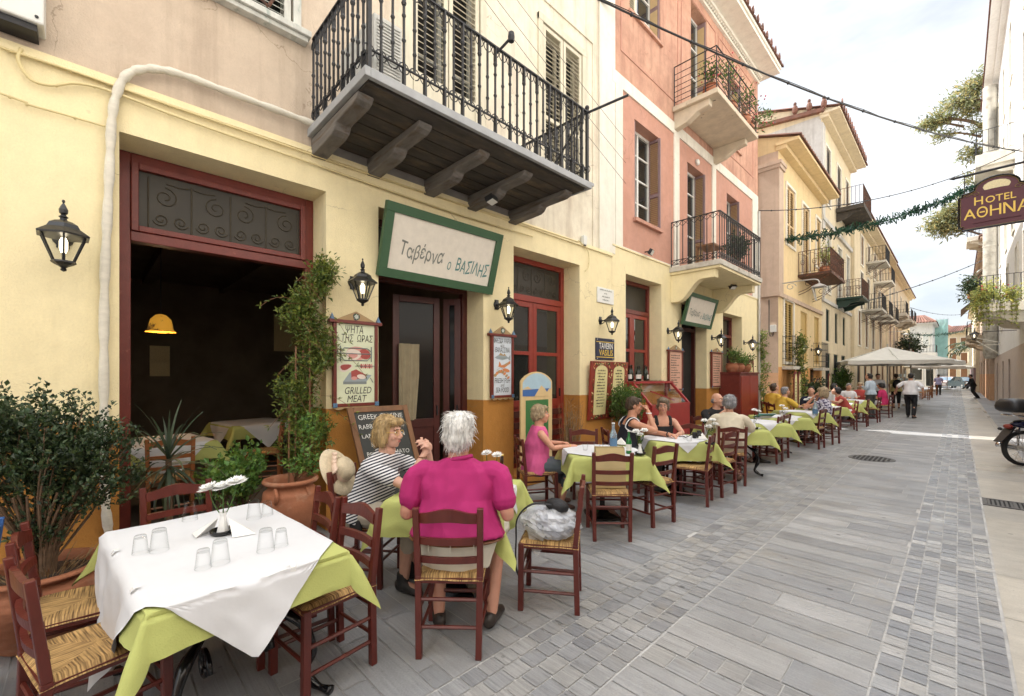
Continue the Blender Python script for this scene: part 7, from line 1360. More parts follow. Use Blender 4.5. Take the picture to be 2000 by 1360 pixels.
for (x, y, c, r, n, lab) in ((-4.62, .86, (-4.60, .84, .66), (.18, .22, .16), 80, 'low round basil like bush in the big opening'), (-4.74, 1.06, (-4.72, 1.04, .70), (.20, .22, .30), 130, 'taller bright green minty bush right of the low bush in the opening')):
    t = plant('potted_herb', lab, 'plant', (x, y, 0)); pot(t, (x, y, 0), .17, .36, 16); f, s = MB(), MB(); twiggy(f, s, (x, y, .34), c, r, n, 11, .048, .036, .005, .5, .5)
    if r[2] > .3: twiggy(f, s, (x, y, .5), (x, y, .98), (.09, .09, .13), 26, 11, .042, .032, .004, .5, .5)
    f.build('foliage', M['leaf_bright'], t); s.build('stems', M['bark'], t)
t = plant('climbing_vine', 'tall jasmine like vine climbing stakes from a ribbed terracotta jar', 'vine', (-4.36, 1.36, 0)); po = pot(t, (-4.36, 1.36, 0), .235, .66, 28)
m = MB()
for sx in (-1, 1): m.tube(smooth_path([(-4.36+.13, 1.36+sx*.12-.05, .60), (-4.36+.20, 1.36+sx*.13-.05, .57), (-4.36+.20, 1.36+sx*.13-.05, .52), (-4.36+.17, 1.36+sx*.13-.05, .49)], 3), .016, 6)
m.build('jar_handle', M['terracotta'], po); f, s, f2 = MB(), MB(), MB()
for y, z1 in ((1.42, 1.9), (1.55, 2.5), (1.36, 1.5)): s.tube([(-4.42, y, .55), (-4.5, y+.03, z1)], .009, 5)
for k in range(12):
    z = .85+.165*k; yy = 1.50+.10*math.sin(k*1.3)+.012*k; w = .20 if k < 9 else .13; twiggy(f, s, (-4.5, yy, z-.15), (-4.52, yy, z), (.16, w, .14), 62, 13, .050, .021, .004, .5, -.1, sk=9)
twiggy(f2, s, (-4.36, 1.40, .62), (-4.30, 1.46, .78), (.16, .20, .14), 36, 9, .042, .028, .004, .5, .2); twiggy(f2, s, (-4.36, 1.50, .70), (-4.36, 1.52, 1.1), (.15, .18, .2), 40, 9, .042, .028, .004, .5, .2)
for k in range(26):      # loose tendrils
    z = RND.uniform(1.0, 2.8); y = 1.55+RND.uniform(-.2, .25); d = V((RND.uniform(.1, .6), RND.choice((-1, 1, 1))*RND.uniform(.4, 1), RND.uniform(-.5, .3))); p = [V((-4.45, y, z))+d*.085*j+V((0, 0, -.012*j*j)) for j in range(5)]; s.tube(p, .0025, 3, False)
    for q in p[1:]:
        for e in range(3): leaf(f, q, rdir()+d, .045, .015)
f.build('foliage', M['leaf_vine'], t); f2.build('lower_foliage', M['leaf_bright'], t); s.build('stakes', M['wood_brown'], t)
t = plant('dry_branches', 'bundle of dry brown twigs leaning beside the green easel board', 'dry plant', (-4.4, 5.65, 0)); m = MB()
for k in range(70):
    p = V((-4.42+RND.gauss(0, .03), 5.62+RND.gauss(0, .05), .02)); q = p+V((RND.gauss(0, .06), RND.gauss(.05, .12), RND.uniform(.7, 1.25))); md = p.lerp(q, .6)+V((RND.gauss(0, .03), RND.gauss(0, .03), 0)); m.tube([p, md, q], [.005, .004, .0015], 4, False)
    for e in range(4): a = md.lerp(q, RND.random()); m.tube([a, a+V((RND.gauss(0, .05), RND.gauss(0, .06), RND.uniform(.02, .10)))], .0018, 3, False)
m.build('twigs', M['dry_twig'], t)
def bush(name, lab, loc, c, r, n, lm='leaf_mid', L=.05, w=.026, pr=None, ph=.35, base=None, group=None, per=10, cat='plant'):
    t = plant(name, lab, cat, loc, group); f, s = MB(), MB()
    if pr: pot(t, loc, pr, ph, 16, False)
    twiggy(f, s, base or (loc[0], loc[1], loc[2]+(ph*.9 if pr else 0)), c, r, n, per, L, w, max(.004, L*.12), .5); f.build('foliage', M[lm], t); s.build('stems', M['bark'], t); return t
bush('potted_bush', 'leafy green bush behind the man in the navy vest', (-4.22, 7.02, 0), (-4.22, 7.02, 1.08), (.32, .38, .40), 420, 'leaf_mid', .05, .028, .22, .5)
for i, (y, lm) in enumerate(((12.55, 'leaf_mid'), (13.05, 'leaf_bright'), (13.6, 'leaf_mid'))): bush('potted_plant', ('left', 'middle', 'right')[i]+' small terracotta pot plant on top of the maroon cupboard', (-4.3, y, 1.701), (-4.28, y+.03, 2.12-.06*i), (.18, .24, .2), 42, lm, .07, .03, .15, .24, group='pot plants on the cupboard')
t = plant('ivy', 'thin ivy climbing the drainpipe at the end of the yellow wall', 'ivy', (-4.52, 15.82, 0)); f, s = MB(), MB(); s.tube([(-4.55, 15.72, 0), (-4.55, 15.72, 7)], .04, 6)
for k in range(14): twiggy(f, s, (-4.52, 15.80, .3+.2*k), (-4.48, 15.82+.06*math.sin(k), .35+.2*k), (.14, .14 if k != 13 else .2, .16), 14, 9, .075, .04, .005)
f.build('foliage', M['leaf_vine'], t); s.build('drainpipe', M['galv'], t)
t = plant('ivy', 'thick ivy hanging from the left grille of the cream house', 'ivy', (-3.95, 18.1, 0)); f, s = MB(), MB()
for k in range(12): twiggy(f, s, (-3.95, 18.1, .5+.2*k), (-3.92, 18.1+.1*math.sin(k*2), .55+.21*k), (.16, .3 if k > 7 or k < 4 else .16, .2), 14, 9, .10, .05, .006)
f.build('foliage', M['leaf_vine'], t); s.build('stems', M['bark'], t)
bush('potted_bush', 'round dark bush against the orange dado of the cream house', (-3.85, 19.6, 0), (-3.85, 19.6, .95), (.45, .6, .6), 150, 'leaf_dark', .10, .05, .28, .5)
bush('potted_bush', 'arching green plant by the dark green doors of the grey house', (-3.9, 25.9, 0), (-3.9, 25.9, 1.3), (.4, .5, .7), 80, 'leaf_mid', .16, .06, .28, .5)
for i, (x, y, z, c, r, lab) in enumerate(((-3.85, 9.95, 7.79, (-3.85, 9.95, 8.3), (.18, .2, .24), 'potted plant in a round terracotta pot at the corner of the top balcony'), (-3.8, 10.9, 7.79, (-3.78, 10.9, 8.75), (.22, .5, .34), 'leggy flowering plant at the middle of the top balcony'), (-3.75, 11.7, 7.79, (-3.7, 11.8, 8.55), (.25, .5, .35), 'leggy plant at the far end of the top balcony'), (-3.8, 12.1, 7.79, (-3.55, 12.35, 8.2), (.3, .4, .3), 'straggling plant poking through the end of the top balcony railing'))):
    t = bush('balcony_plant', lab, (x, y, z), c, r, 40, 'leaf_mid', .08, .035, .17, .26, group='plants on the top pink balcony', per=6); m = MB()
    for k in range(14): p = V(c)+V((RND.gauss(0, r[0]*.6), RND.gauss(0, r[1]*.6), RND.gauss(0, r[2]*.5))); m.ball(p, (.02, .02, .02), 5, 4)
    m.build('flowers', M['petal_red'], t)
bush('balcony_plant', 'dark leafy pot plant behind the railing of the lower pink balcony', (-3.75, 11.3, 4.07), (-3.75, 11.3, 4.68), (.25, .4, .34), 110, 'leaf_dark', .07, .04, .18, .26)
t = plant('balcony_bench', 'small wooden stool table standing on the lower pink balcony', 'stool', (-3.95, 10.1, 4.07)); m = MB(); m.bb(-4.15, -3.75, 9.85, 10.45, 4.5, 4.54); m.build('seat', M['wood_brown'], t); 
for x in (-4.12, -3.78):
    for y in (9.88, 10.42): m = MB(); m.bb(x-.02, x+.02, y-.02, y+.02, 4.07, 4.5); m.build('leg', M['wood_brown'], t)
for i, (y, z0, lm) in enumerate(((19.7, 5.43, 'leaf_pale'), (20.6, 5.43, 'leaf_mid'), (21.4, 5.43, 'leaf_pale'))): bush('balcony_plant', ('nearest', 'middle', 'farthest')[i]+' straggling plant on the rusty balcony of the cream house', (-3.5, y, z0), (-3.5, y+.1, z0+.7), (.25, .4, .4), 34, lm, .10, .04, .16, .24, group='plants on the rusty balcony', per=7)
t = plant('balcony_plant', 'mass of yellow green trailing plants spilling over the hotel balcony', 'plant', (.75, 22.3, 4.03)); f, s = MB(), MB()
for (c, r, n) in (((.70, 22.2, 4.5), (.35, .5, .42), 110), ((.52, 21.9, 4.15), (.22, .4, .5), 110), ((1.15, 21.75, 4.3), (.45, .2, .25), 90), ((.5, 22.9, 4.0), (.2, .6, .6), 90)): twiggy(f, s, (c[0]+.1, c[1], c[2]-.2), c, r, n, 9, .09, .04, .006, .6, -.3)
for k in range(22):
    x = RND.uniform(.5, 1.4); p = [V((x, 21.68, 4.05-.14*j)) for j in range(RND.randint(3, 7))]; s.tube(p, .004, 3, False)
    for q in p:
        for e in range(5): leaf(f, q, rdir()+V((0, -.3, -.6)), .09, .04)
f.build('foliage', M['leaf_pale'], t); s.build('stems', M['bark'], t); m = MB()
for k in range(26): p = V((RND.uniform(.5, 1.3), 21.75+RND.uniform(-.1, .5), 4.15+RND.uniform(0, .5))); m.ball(p, (.03, .03, .03), 5, 4)
m.build('flowers', M['petal_red'], t)
bush('balcony_plant', 'dark bush hanging behind the yellow green plants near the brown awning', (.7, 39.0, 6.2), (.6, 39.0, 6.9), (.6, .8, .8), 110, 'leaf_dark', .2, .10, .3, .4)
bush('balcony_plant', 'round dark green bush on a far balcony above the parasols', (-3.05, 52.0, 3.36), (-3.0, 52.6, 4.3), (.9, 1.1, .9), 120, 'leaf_dark', .25, .12, .35, .4)
# airy tree behind the hotel
t = plant('pine_tree', 'airy olive green tree with open boughs leaning out behind the hotel', 'tree', (5.0, 52, 0)); f, s = MB(), MB(); YT = 52.0
def at(px, py, Y=YT): x, y, u = _ray(px, py); d = Y/y; return V((x*d, Y, CAM_H+u*d))
s.tube([(5.0, YT, 0), (4.6, YT, 8), (4.0, YT, 14), (3.2, YT, 20), (2.6, YT, 25)], [.42, .36, .30, .22, .12], 8)
boughs = [((1945, 260), (1925, 215), (1890, 165), 1.0), ((1945, 270), (1905, 240), (1850, 232), 1.0), ((1945, 300), (1915, 290), (1895, 298), .7), ((1950, 250), (1930, 180), (1935, 140), .8), ((1960, 420), (1910, 420), (1850, 430), 1.0), ((1960, 400), (1900, 390), (1880, 380), .7)]
for a, b_, c, sc in boughs: pth = smooth_path([at(*a), at(*b_), at(*c)], 5); s.tube(pth, [.20-.013*i for i in range(len(pth))], 6)
for (px, py, rx, rz_, n) in ((1905, 170, 1.3, .9, 60), (1935, 150, .9, .9, 40), (1870, 205, 1.6, .9, 80), (1835, 235, 1.2, .55, 60), (1900, 215, 1.2, .7, 50), (1818, 243, .6, .4, 24), (1850, 262, .8, .3, 24), (1925, 245, .8, .6, 30), (1900, 300, .9, .55, 34), (1935, 300, .7, .5, 20), (1865, 415, 1.5, .8, 90), (1835, 440, 1.0, .65, 70), (1885, 395, 1.0, .7, 50), (1860, 450, 1.2, .4, 50), (1900, 350, .8, .5, 20), (1885, 430, .9, .6, 40), (1950, 200, 1.0, 1.2, 40), (1960, 330, 1.5, 1.5, 60)):
    c = at(px, py); s.tube(smooth_path([c+V((2.0, .3, -.9)), c+V((.9, .1, -.25)), c+V((-.2*rx, 0, .1))], 4), [.11, .10, .09, .08, .07, .06, .05, .04, .03], 5, False); twiggy(f, s, c+V((.8, 0, -.2)), c, (rx*.9, rx, rz_), int(n*1.2), 9, .36, .11, .02, .55, .1)
f.build('crown', M['leaf_pine'], t); s.build('trunk', M['bark'], t)
t = plant('palm_tree', 'palm with long drooping fronds beside the far right corner', 'palm', (1.0, 79, 0)); m = MB(); m.tube([(1.3, 79, 0), (1.35, 79, 5.2)], [.25, .2], 8); m.build('trunk', M['bark'], t); m = MB()
for k in range(22):
    g = k*2.39; L = RND.uniform(2.4, 3.4); p = V((1.35, 79, 5.2)); el = RND.uniform(.1, 1.1); pts = []
    for j in range(9): e = el-j*.22; pts.append(p.copy()); p = p+V((math.cos(g)*math.cos(e), math.sin(g)*math.cos(e), math.sin(e)))*L/8
    for j in range(8):
        sd = V((-math.sin(g), math.cos(g), 0))
        for e in (-1, 1):
            for q in range(3): a = pts[j].lerp(pts[j+1], q/3); leaf(m, a, sd*e+(pts[j+1]-pts[j]).normalized()*.6-V((0, 0, .35)), .65*(1-.06*j), .11)
m.build('fronds', M['leaf_dark'], t)
# ---------------------------------------------------------------- people: every body and garment is grown as one fused skin
def fuse(m, name, mt, parent, vox, it=4, wr=0.0, ws=9.0, seed=0.0, sm=.5, streak=None):
    me = bpy.data.meshes.new('tmp'); me.from_pydata(m.v, [], m.f); me.update(); o = bpy.data.objects.new('tmp', me); COL.objects.link(o)
    r = o.modifiers.new('r', 'REMESH'); r.mode = 'VOXEL'; r.voxel_size = vox; r.adaptivity = 0
    s = o.modifiers.new('s', 'SMOOTH'); s.factor = sm; s.iterations = it
    out = bpy.data.meshes.new_from_object(o.evaluated_get(bpy.context.evaluated_depsgraph_get())); bpy.data.objects.remove(o); bpy.data.meshes.remove(me)
    if wr:
        n = len(out.vertices); co = np.empty(n*3); no = np.empty(n*3); out.vertices.foreach_get('co', co); out.vertices.foreach_get('normal', no); co = co.reshape(-1, 3); no = no.reshape(-1, 3); d = np.empty(n); st = streak or (1, 1, .55)
        for i in range(n):
            p = V((co[i][0]*ws*st[0]+seed, co[i][1]*ws*st[1]+seed*2, co[i][2]*ws*st[2])); a = noise.noise(p); d[i] = (1-abs(a)*2.2)*.75+noise.noise(p*2.3)*.5
        out.vertices.foreach_set('co', (co+no*(d*wr)[:, None]).ravel()); out.update()
    out.polygons.foreach_set('use_smooth', [True]*len(out.polygons)); out.name = name; out.materials.clear(); out.materials.append(mt)
    q = bpy.data.objects.new(name, out); COL.objects.link(q)
    if parent is not None: q.parent = parent
    return q
def loft(m, rings, n=18):
    """closed skin through elliptical rings: (centre, half width, half depth, forward vector)"""
    vs = []
    for c, rx, ry, f in rings:
        c = V(c); f = V(f).normalized()
        for j in range(n): g = 2*math.pi*j/n; vs.append(c+V((1, 0, 0))*rx*math.cos(g)+f*ry*math.sin(g))
    k = len(rings); m.add(vs, [(i*n+j, i*n+(j+1) % n, (i+1)*n+(j+1) % n, (i+1)*n+j) for i in range(k-1) for j in range(n)]+[tuple(range(n-1, -1, -1)), tuple((k-1)*n+j for j in range(n))])
def limb(m, pts, rs, n=12):
    pts = [V(p) for p in pts]; m.tube(smooth_path(pts, 4), [rs[min(int(i/4), len(rs)-1)]*(1-(i % 4)/4)+rs[min(int(i/4)+1, len(rs)-1)]*((i % 4)/4) for i in range((len(pts)-1)*4+1)], n)
    for p, r in zip(pts, rs): m.ball(p, r*.98, 10, 7)
def hand(m, w, d, nrm, side, curl=.5, fr=.0085, sc=1.0):
    """palm, four unequal bent fingers and a thumb off the side of the palm; nrm points out of the back of the hand"""
    d = V(d).normalized(); nrm = V(nrm); nrm = (nrm-d*nrm.dot(d)).normalized(); s = d.cross(nrm)*side; w = V(w)
    Mx = Matrix((s, d, nrm)).transposed().to_4x4(); m.ball(w+d*.045*sc, (.040*sc, .052*sc, .017*sc), 12, 8, M=Mx); m.ball(w+d*.012, (.028*sc, .03*sc, .020*sc), 10, 6, M=Mx)
    for k, L in enumerate((.066, .075, .070, .054)):
        b = w+d*(.085-.004*abs(k-1))*sc+s*(.030-.0205*k)*sc; a = curl*(.8+.12*k); p = [b-d*.02]; ang = .1
        for q in range(3): ang += a*(1.0, .9, .6)[q]*.8; p.append(p[-1]+(d*math.cos(ang)-nrm*math.sin(ang))*L*sc*((.55, .38, .30)[q]+(.25 if q == 0 else 0)))
        m.tube(p, [fr*1.1, fr*1.05, fr*.95, fr*.75], 8); m.ball(p[-1], fr*.78, 8, 5)
    b = w+d*.022*sc+s*.034*sc; p = [b, b+(d*.6+s*.75-nrm*.25)*.032*sc, b+(d*1.25+s*.85-nrm*.55)*.040*sc, b+(d*1.9+s*.75-nrm*.9)*.042*sc]; m.tube(p, [fr*1.4, fr*1.25, fr*1.1, fr*.8], 8); m.ball(p[-1], fr*.82, 8, 5)
_SK = {}
def skin(c=(.56, .30, .20)):
    if c not in _SK: _SK[c] = mat('skin', c, .5, var=.10, vs=12, sss=.08, bump=.15, bs=90)
    return _SK[c]
def cloth_m(name, c, **k): M[name] = mat(name, c, .85, var=k.pop('var', .08), vs=9, bump=.18, bs=220, **k); return M[name]
for k, c in dict(magenta=(.40, .016, .135), cream_short=(.66, .62, .52), beige_trouser=(.44, .39, .31), pink_top=(.62, .10, .26), slate=(.085, .10, .115), navy_vest=(.012, .013, .022), black_top=(.010, .010, .011), beige_knit=(.62, .55, .42), brown_trouser=(.085, .068, .055), yellow_shirt=(.68, .44, .06), navy_top=(.02, .025, .05), rust_top=(.38, .06, .045), white_shirt=(.76, .76, .78), blue_shirt=(.42, .50, .58), grey_trouser=(.05, .052, .05), hot_pink=(.52, .025, .12), pale_yellow=(.72, .62, .28), black_trouser=(.012, .012, .014), lilac=(.42, .40, .60), red_top=(.48, .07, .06)).items(): cloth_m(k, c)
for k, c in dict(hair_white=(.72, .71, .68), hair_blond=(.42, .29, .13), hair_ash=(.40, .30, .18), hair_grey=(.26, .26, .27), hair_brown=(.075, .045, .025), hair_mouse=(.16, .12, .08), hair_black=(.012, .010, .010)).items():
    M[k] = mat(k, c, .5, var=.45, vs=26, bump=.8, bs=60, stretch=(1.6, 1.6, .35), col2=tuple(x*.55 for x in c), ns=30, c2pos=(.48, .66))
M['loafer'] = mat('loafer', (.03, .022, .018), .45); M['boot'] = mat('boot', (.018, .017, .017), .5, bump=.3, bs=60); M['sandal'] = mat('sandal', (.10, .045, .03), .6); M['lens'] = thin_glass('lens', .1, .5); M['eye_white'] = mat('eye_white', (.7, .68, .64), .2); M['iris'] = mat('iris', (.03, .025, .02), .2); M['lips'] = mat('lips', (.42, .13, .11), .45); M['belt'] = mat('belt', (.16, .06, .02), .5); M['brow'] = mat('brow', (.12, .08, .05), .8)
def stripes(name, c1, c2, per):
    m = mat(name, c1, .85, bump=.12, bs=220); t, b, lk = nodes_of(m); co = _n(t, 'ShaderNodeTexCoord'); sp = _n(t, 'ShaderNodeSeparateXYZ'); lk(co.outputs['Object'], sp.inputs[0]); a = _n(t, 'ShaderNodeMath', operation='MULTIPLY_ADD'); a.inputs[1].default_value = -.42; lk(sp.outputs['Y'], a.inputs[0]); lk(sp.outputs['Z'], a.inputs[2])
    q = _n(t, 'ShaderNodeMath', operation='DIVIDE'); q.inputs[1].default_value = per; lk(a.outputs[0], q.inputs[0]); f = _n(t, 'ShaderNodeMath', operation='FRACT'); lk(q.outputs[0], f.inputs[0]); g = _n(t, 'ShaderNodeMath', operation='GREATER_THAN'); g.inputs[1].default_value = .5; lk(f.outputs[0], g.inputs[0])
    x = _n(t, 'ShaderNodeMixRGB'); lk(g.outputs[0], x.inputs[0]); x.inputs[1].default_value = (*c1, 1); x.inputs[2].default_value = (*c2, 1); lk(x.outputs[0], b.inputs['Base Color']); M[name] = m
stripes('striped_shirt', (.72, .72, .72), (.02, .022, .04), .024)
M['floral'] = mat('floral', (.60, .58, .66), .85, col2=(.05, .04, .10), ns=22, c2pos=(.47, .53))
def person(label, loc, f, seat=True, top=None, sleeve=.5, bottom='slate', blen=1.0, hair='hair_brown', hstyle='short', lean=.1, hyaw=0, hpitch=0, g=1.0, sh=1.0, s=1.0, armL=None, armR=None, kneeL=None, kneeR=None, ankL=None, ankR=None, shoe='boot', vox=.009, tone=(.56, .30, .20), female=False, hem=-.10, glasses=False, tank=False, gripR=None, curl=.6, collar=False, stride=False, roll=0, nd=.0):
    hz = .565 if seat else .93; m = MB(); up = V((0, math.sin(lean), math.cos(lean))); fw = V((0, math.cos(lean), -math.sin(lean))); pel = V((0, 0, hz)); at_ = lambda h, y=0.0, x=0.0: pel+up*h+fw*y+V((x, 0, 0))
    sw = (.175 if female else .195)*sh; neck = at_(.49, -.01); up2 = V((0, math.sin(lean*.4+nd), math.cos(lean*.4+nd))); hc = neck+up2*.145+V((0, .02, 0))
    prof = [(-.13, .155, .115), (-.06, .175*(.6+.4*g), .13*(.6+.4*g)), (.04, .165*g, .122*g), (.14, .150*g, .115*g*1.03), (.25, .155*(.5+g/2), .115*(.6+.4*g)+(.02 if female else 0)), (.34, .168*sh, .112), (.41, .160*sh, .092), (.455, .115*sh, .072), (.49, .066, .06), (.53, .056, .056)]
    if female: prof = [(h, rx*(.93 if h > 0 else 1.02), ry) for h, rx, ry in prof]
    loft(m, [(at_(h), rx, ry, fw) for h, rx, ry in prof])
    # head on its neck
    Mh = Matrix.Translation(hc) @ Matrix.Rotation(hyaw, 4, 'Z') @ Matrix.Rotation(-hpitch, 4, 'X') @ Matrix.Rotation(roll, 4, 'Y'); H = lambda x, y, z: Mh @ V((x, y, z)); R3 = Mh.to_3x3().to_4x4()
    m.tube([at_(.46, -.01), neck+up2*.03, H(0, -.02, -.06)], [.062 if not female else .054]*3, 12)
    for c, r in (((0, -.012, .028), (.076, .096, .094)), ((0, .022, -.03), (.064, .072, .088)), ((0, .045, -.082), (.044, .042, .034)), ((0, .066, -.098), (.022, .020, .017)), ((0, .088, -.066), (.022, .012, .014)), ((.036, .066, -.03), (.026, .024, .026)), ((-.036, .066, -.03), (.026, .024, .026)), ((0, .082, .030), (.05, .016, .012)), ((.079, -.012, -.012), (.010, .022, .033)), ((-.079, -.012, -.012), (.010, .022, .033))): m.ball(H(*c), r, 14, 10, M=R3)
    m.tube([H(0, .088, .020), H(0, .104, -.008), H(0, .116, -.034)], [.009, .012, .0155], 8); m.ball(H(0, .103, -.040), (.022, .014, .010), 10, 6, M=R3)
    # arms
    arms = []
    for sd, spec in ((-1, armL), (1, armR)):
        S = at_(.39, -.005, sd*sw); E, W = spec or ((sd*(sw+.05), .06, hz+.14), (sd*.15, .34, hz+.22)); E, W = V(E), V(W); arms.append((sd, S, E, W)); k = .86 if female else 1.0
        limb(m, [at_(.40, 0, sd*sw*.7), S, S.lerp(E, .5), E, E.lerp(W, .35), W], [.058*k, .058*k, .050*k, .041*k, .040*k, .027*k]); dv = (W-E).normalized(); nr = V((sd*.3, -.2, .9)) if abs(dv.z) < .6 else V((sd*.8, .8, 0))
        hand(m, W, dv, nr, -sd, curl if not (gripR and sd == 1) else 1.25, max(.0085, vox*1.02), .97)
    # legs
    legs = []
    for sd, kn, an in ((-1, kneeL, ankL), (1, kneeR, ankR)):
        h = V((sd*.092, 0, hz-.01)); K = V(kn or ((sd*.13, .43, .51) if seat else (sd*.10, .02, .49))); A = V(an or ((sd*.12, .40, .09) if seat else (sd*.095, -.02, .09))); legs.append((sd, h, K, A)); gg = .9+.1*g
        limb(m, [h, h.lerp(K, .5), K, K.lerp(A, .3)-V((0, .012, 0)), A], [.095*gg, .078*gg, .056, .055, .036]); fd = V((sd*.25, 1, 0)).normalized(); m.ball(A+V((0, -.02, -.04)), (.034, .04, .04), 8, 6); m.tube([A+V((0, 0, -.045)), A+fd*.08+V((0, 0, -.055)), A+fd*.16+V((0, 0, -.068))], [.036, .036, .022], 8)
    body = fuse(m, 'person', skin(tone), None, vox, 3); tag(body, label, 'person'); OFF[body.name] = V((0, 0, 0)); big = vox <= .0075
    # garments
    if top:
        m = MB(); a = .016 if not tank else .010; pr = [(h, rx+a, ry+a) for h, rx, ry in prof if hem-.02 <= h <= (.46 if not tank else .40)]; pr = [(h, rx+(.016 if h < .06 else 0), ry+(.020 if h < .06 else 0)) for h, rx, ry in pr]; pr[0] = (hem, pr[0][1]+.006, pr[0][2]+.006); 
        loft(m, [(at_(h), rx, ry, fw) for h, rx, ry in pr], 22)
        if not tank:
            loft(m, [(at_(.33), .165*sh, .11, fw), (at_(.40), .172*sh, .108, fw), (at_(.445), .142*sh, .095, fw), (at_(.482, -.006), .086, .080, fw)], 18)
            for sd, S, E, W in arms:
                k = .9 if female else 1.0; q = at_(.40, 0, sd*sw*.6); tot = [q, S]; rs = [.066*k, .064*k]
                if sleeve > 0: tot += [S.lerp(E, min(1, sleeve))]; rs += [.064*k*(1+.1*(sleeve < 1))]
                if sleeve > 1: tot += [E.lerp(W, min(.95, sleeve-1))]; rs += [.04*k]
                if sleeve > 0: limb(m, tot, rs)
        else:
            for sx in (-1, 1): m.tube(smooth_path([at_(.36, .095, sx*.10), at_(.44, .05, sx*.105), at_(.462, -.01, sx*.10), at_(.43, -.07, sx*.10), at_(.34, -.09, sx*.10)], 3), .024, 8)
        fuse(m, 'shirt', M[top], body, vox, 3, .013 if big else .008, 7.5 if not tank else 7, loc[0]*3)
        if tank == 'trim':
            m = MB()
            for sx in (-1, 1): m.tube(smooth_path([at_(.37, .125, sx*.13), at_(.44, .06, sx*.142), at_(.474, -.01, sx*.135), at_(.43, -.085, sx*.145), at_(.32, -.115, sx*.165), at_(.28, -.02, sx*.18), at_(.30, .08, sx*.17), at_(.37, .125, sx*.13)], 3), .008, 6)
            m.build('white_trim', M['white_shirt'], body)
        if collar: m = MB(); m.tube([at_(.488+.012*math.cos(g_), -.008+.074*math.sin(g_), .078*math.cos(g_)) for g_ in [2*math.pi*i/18 for i in range(19)]], .015, 8); fuse(m, 'collar', M[top], body, vox, 2)
    m = MB(); loft(m, [(at_(-.135), .165*(.6+.4*g), .125*(.6+.4*g), fw), (at_(-.06), .187*(.6+.4*g), .142*(.6+.4*g), fw), (at_(.05 if not female else .06), .172*g, .130*g, fw)], 20)
    if bottom == 'skirt' or bottom.startswith('skirt_'):
        loft(m, [(V((0, .0, hz-.08)), .18, .13, (0, 0, 1)) if 0 else (V((0, 0, hz-.02)), .19, .14, (0, 1, 0)), (V((0, .1, hz-.06)), .20, .2, (0, 1, 0)), (V((0, .25, hz-.10)), .2, .25, (0, 1, 0))], 18)
    for sd, h, K, A in legs:
        pts, rs = [h, h.lerp(K, .5), h.lerp(K, min(1, blen*2))], [.112, .098, .086 if blen < .6 else .072]
        if blen > .5: pts += [K.lerp(A, (blen-.5)*1.0), K.lerp(A, (blen-.5)*2*.97)]; rs += [.066, .055 if seat else .06]
        limb(m, pts, rs)
    fuse(m, 'shorts' if blen < .6 else 'trousers', M[bottom.replace('skirt_', '')], body, vox, 3, .009, 8, loc[1])
    m = None
    for sd, h, K, A in legs:
        fd = V((sd*.25, 1, 0)).normalized(); m = MB(); A2 = V((A.x, A.y, max(A.z, .085))); b0 = A2-V((0, 0, A2.z))
        loft(m, [(b0-fd*.075+V((0, 0, .004)), .028, .03, (0, 0, 1))]*0 or [(b0+fd*y_+V((0, 0, z_)), rx, rz, (0, 0, 1)) for y_, z_, rx, rz in ((-.085, .045, .020, .025), (-.06, .047, .040, .045), (0, .048, .042, .046), (.07, .040, .046, .038), (.13, .030, .043, .028), (.175, .024, .022, .018))], 14)
        if shoe == 'boot' and seat and blen < .95: m.tube([A2-V((0, .01, .04)), A2+V((0, -.01, .05))], [.048, .046], 10)
        fuse(m, 'shoe', M[shoe], body, max(vox, .007), 2)
    # hair and face
    m = MB(); hb = []
    if hstyle == 'full': hb = [((0, -.03, .048), (.094, .104, .094)), ((0, -.055, -.005), (.092, .080, .085)), ((.045, -.02, .10), (.04, .07, .03)), ((-.045, -.02, .10), (.04, .07, .03)), ((0, .045, .095), (.06, .035, .032)), ((0, -.085, -.055), (.062, .035, .035))]
    elif hstyle == 'short': hb = [((0, -.025, .045), (.083, .094, .084)), ((0, -.055, -.005), (.080, .068, .072)), ((0, .05, .088), (.055, .03, .026))]
    elif hstyle == 'bob': hb = [((0, -.02, .05), (.092, .098, .092)), ((0, -.06, -.02), (.090, .07, .095)), ((.072, -.012, -.02), (.028, .05, .085)), ((-.072, -.012, -.02), (.028, .05, .085)), ((.03, .062, .088), (.05, .04, .032)), ((-.035, .066, .082), (.048, .038, .03)), ((0, -.085, -.07), (.07, .04, .045))]
    elif hstyle == 'crop': hb = [((0, -.02, .048), (.088, .096, .086)), ((0, -.055, -.005), (.086, .07, .08)), ((.074, -.005, .0), (.020, .05, .05)), ((-.074, -.005, .0), (.020, .05, .05)), ((0, .062, .082), (.062, .035, .030))]
    elif hstyle == 'bald': hb = [((0, -.065, -.01), (.080, .045, .05)), ((.07, -.03, -.005), (.018, .045, .035)), ((-.07, -.03, -.005), (.018, .045, .035))]
    elif hstyle == 'pony': hb = [((0, -.02, .046), (.085, .096, .086)), ((0, -.055, -.0), (.082, .066, .07)), ((0, -.115, -.03), (.03, .035, .07)), ((0, .055, .085), (.055, .03, .026))]
    for c, r in hb: m.ball(H(*c), r, 16, 11, M=R3)
    fuse(m, 'hair', M[hair], body, min(vox, .0075) if vox < .011 else vox, 2, .0075 if hstyle != 'bald' else .002, 24, loc[0], streak=(1.2, 1.2, .4))
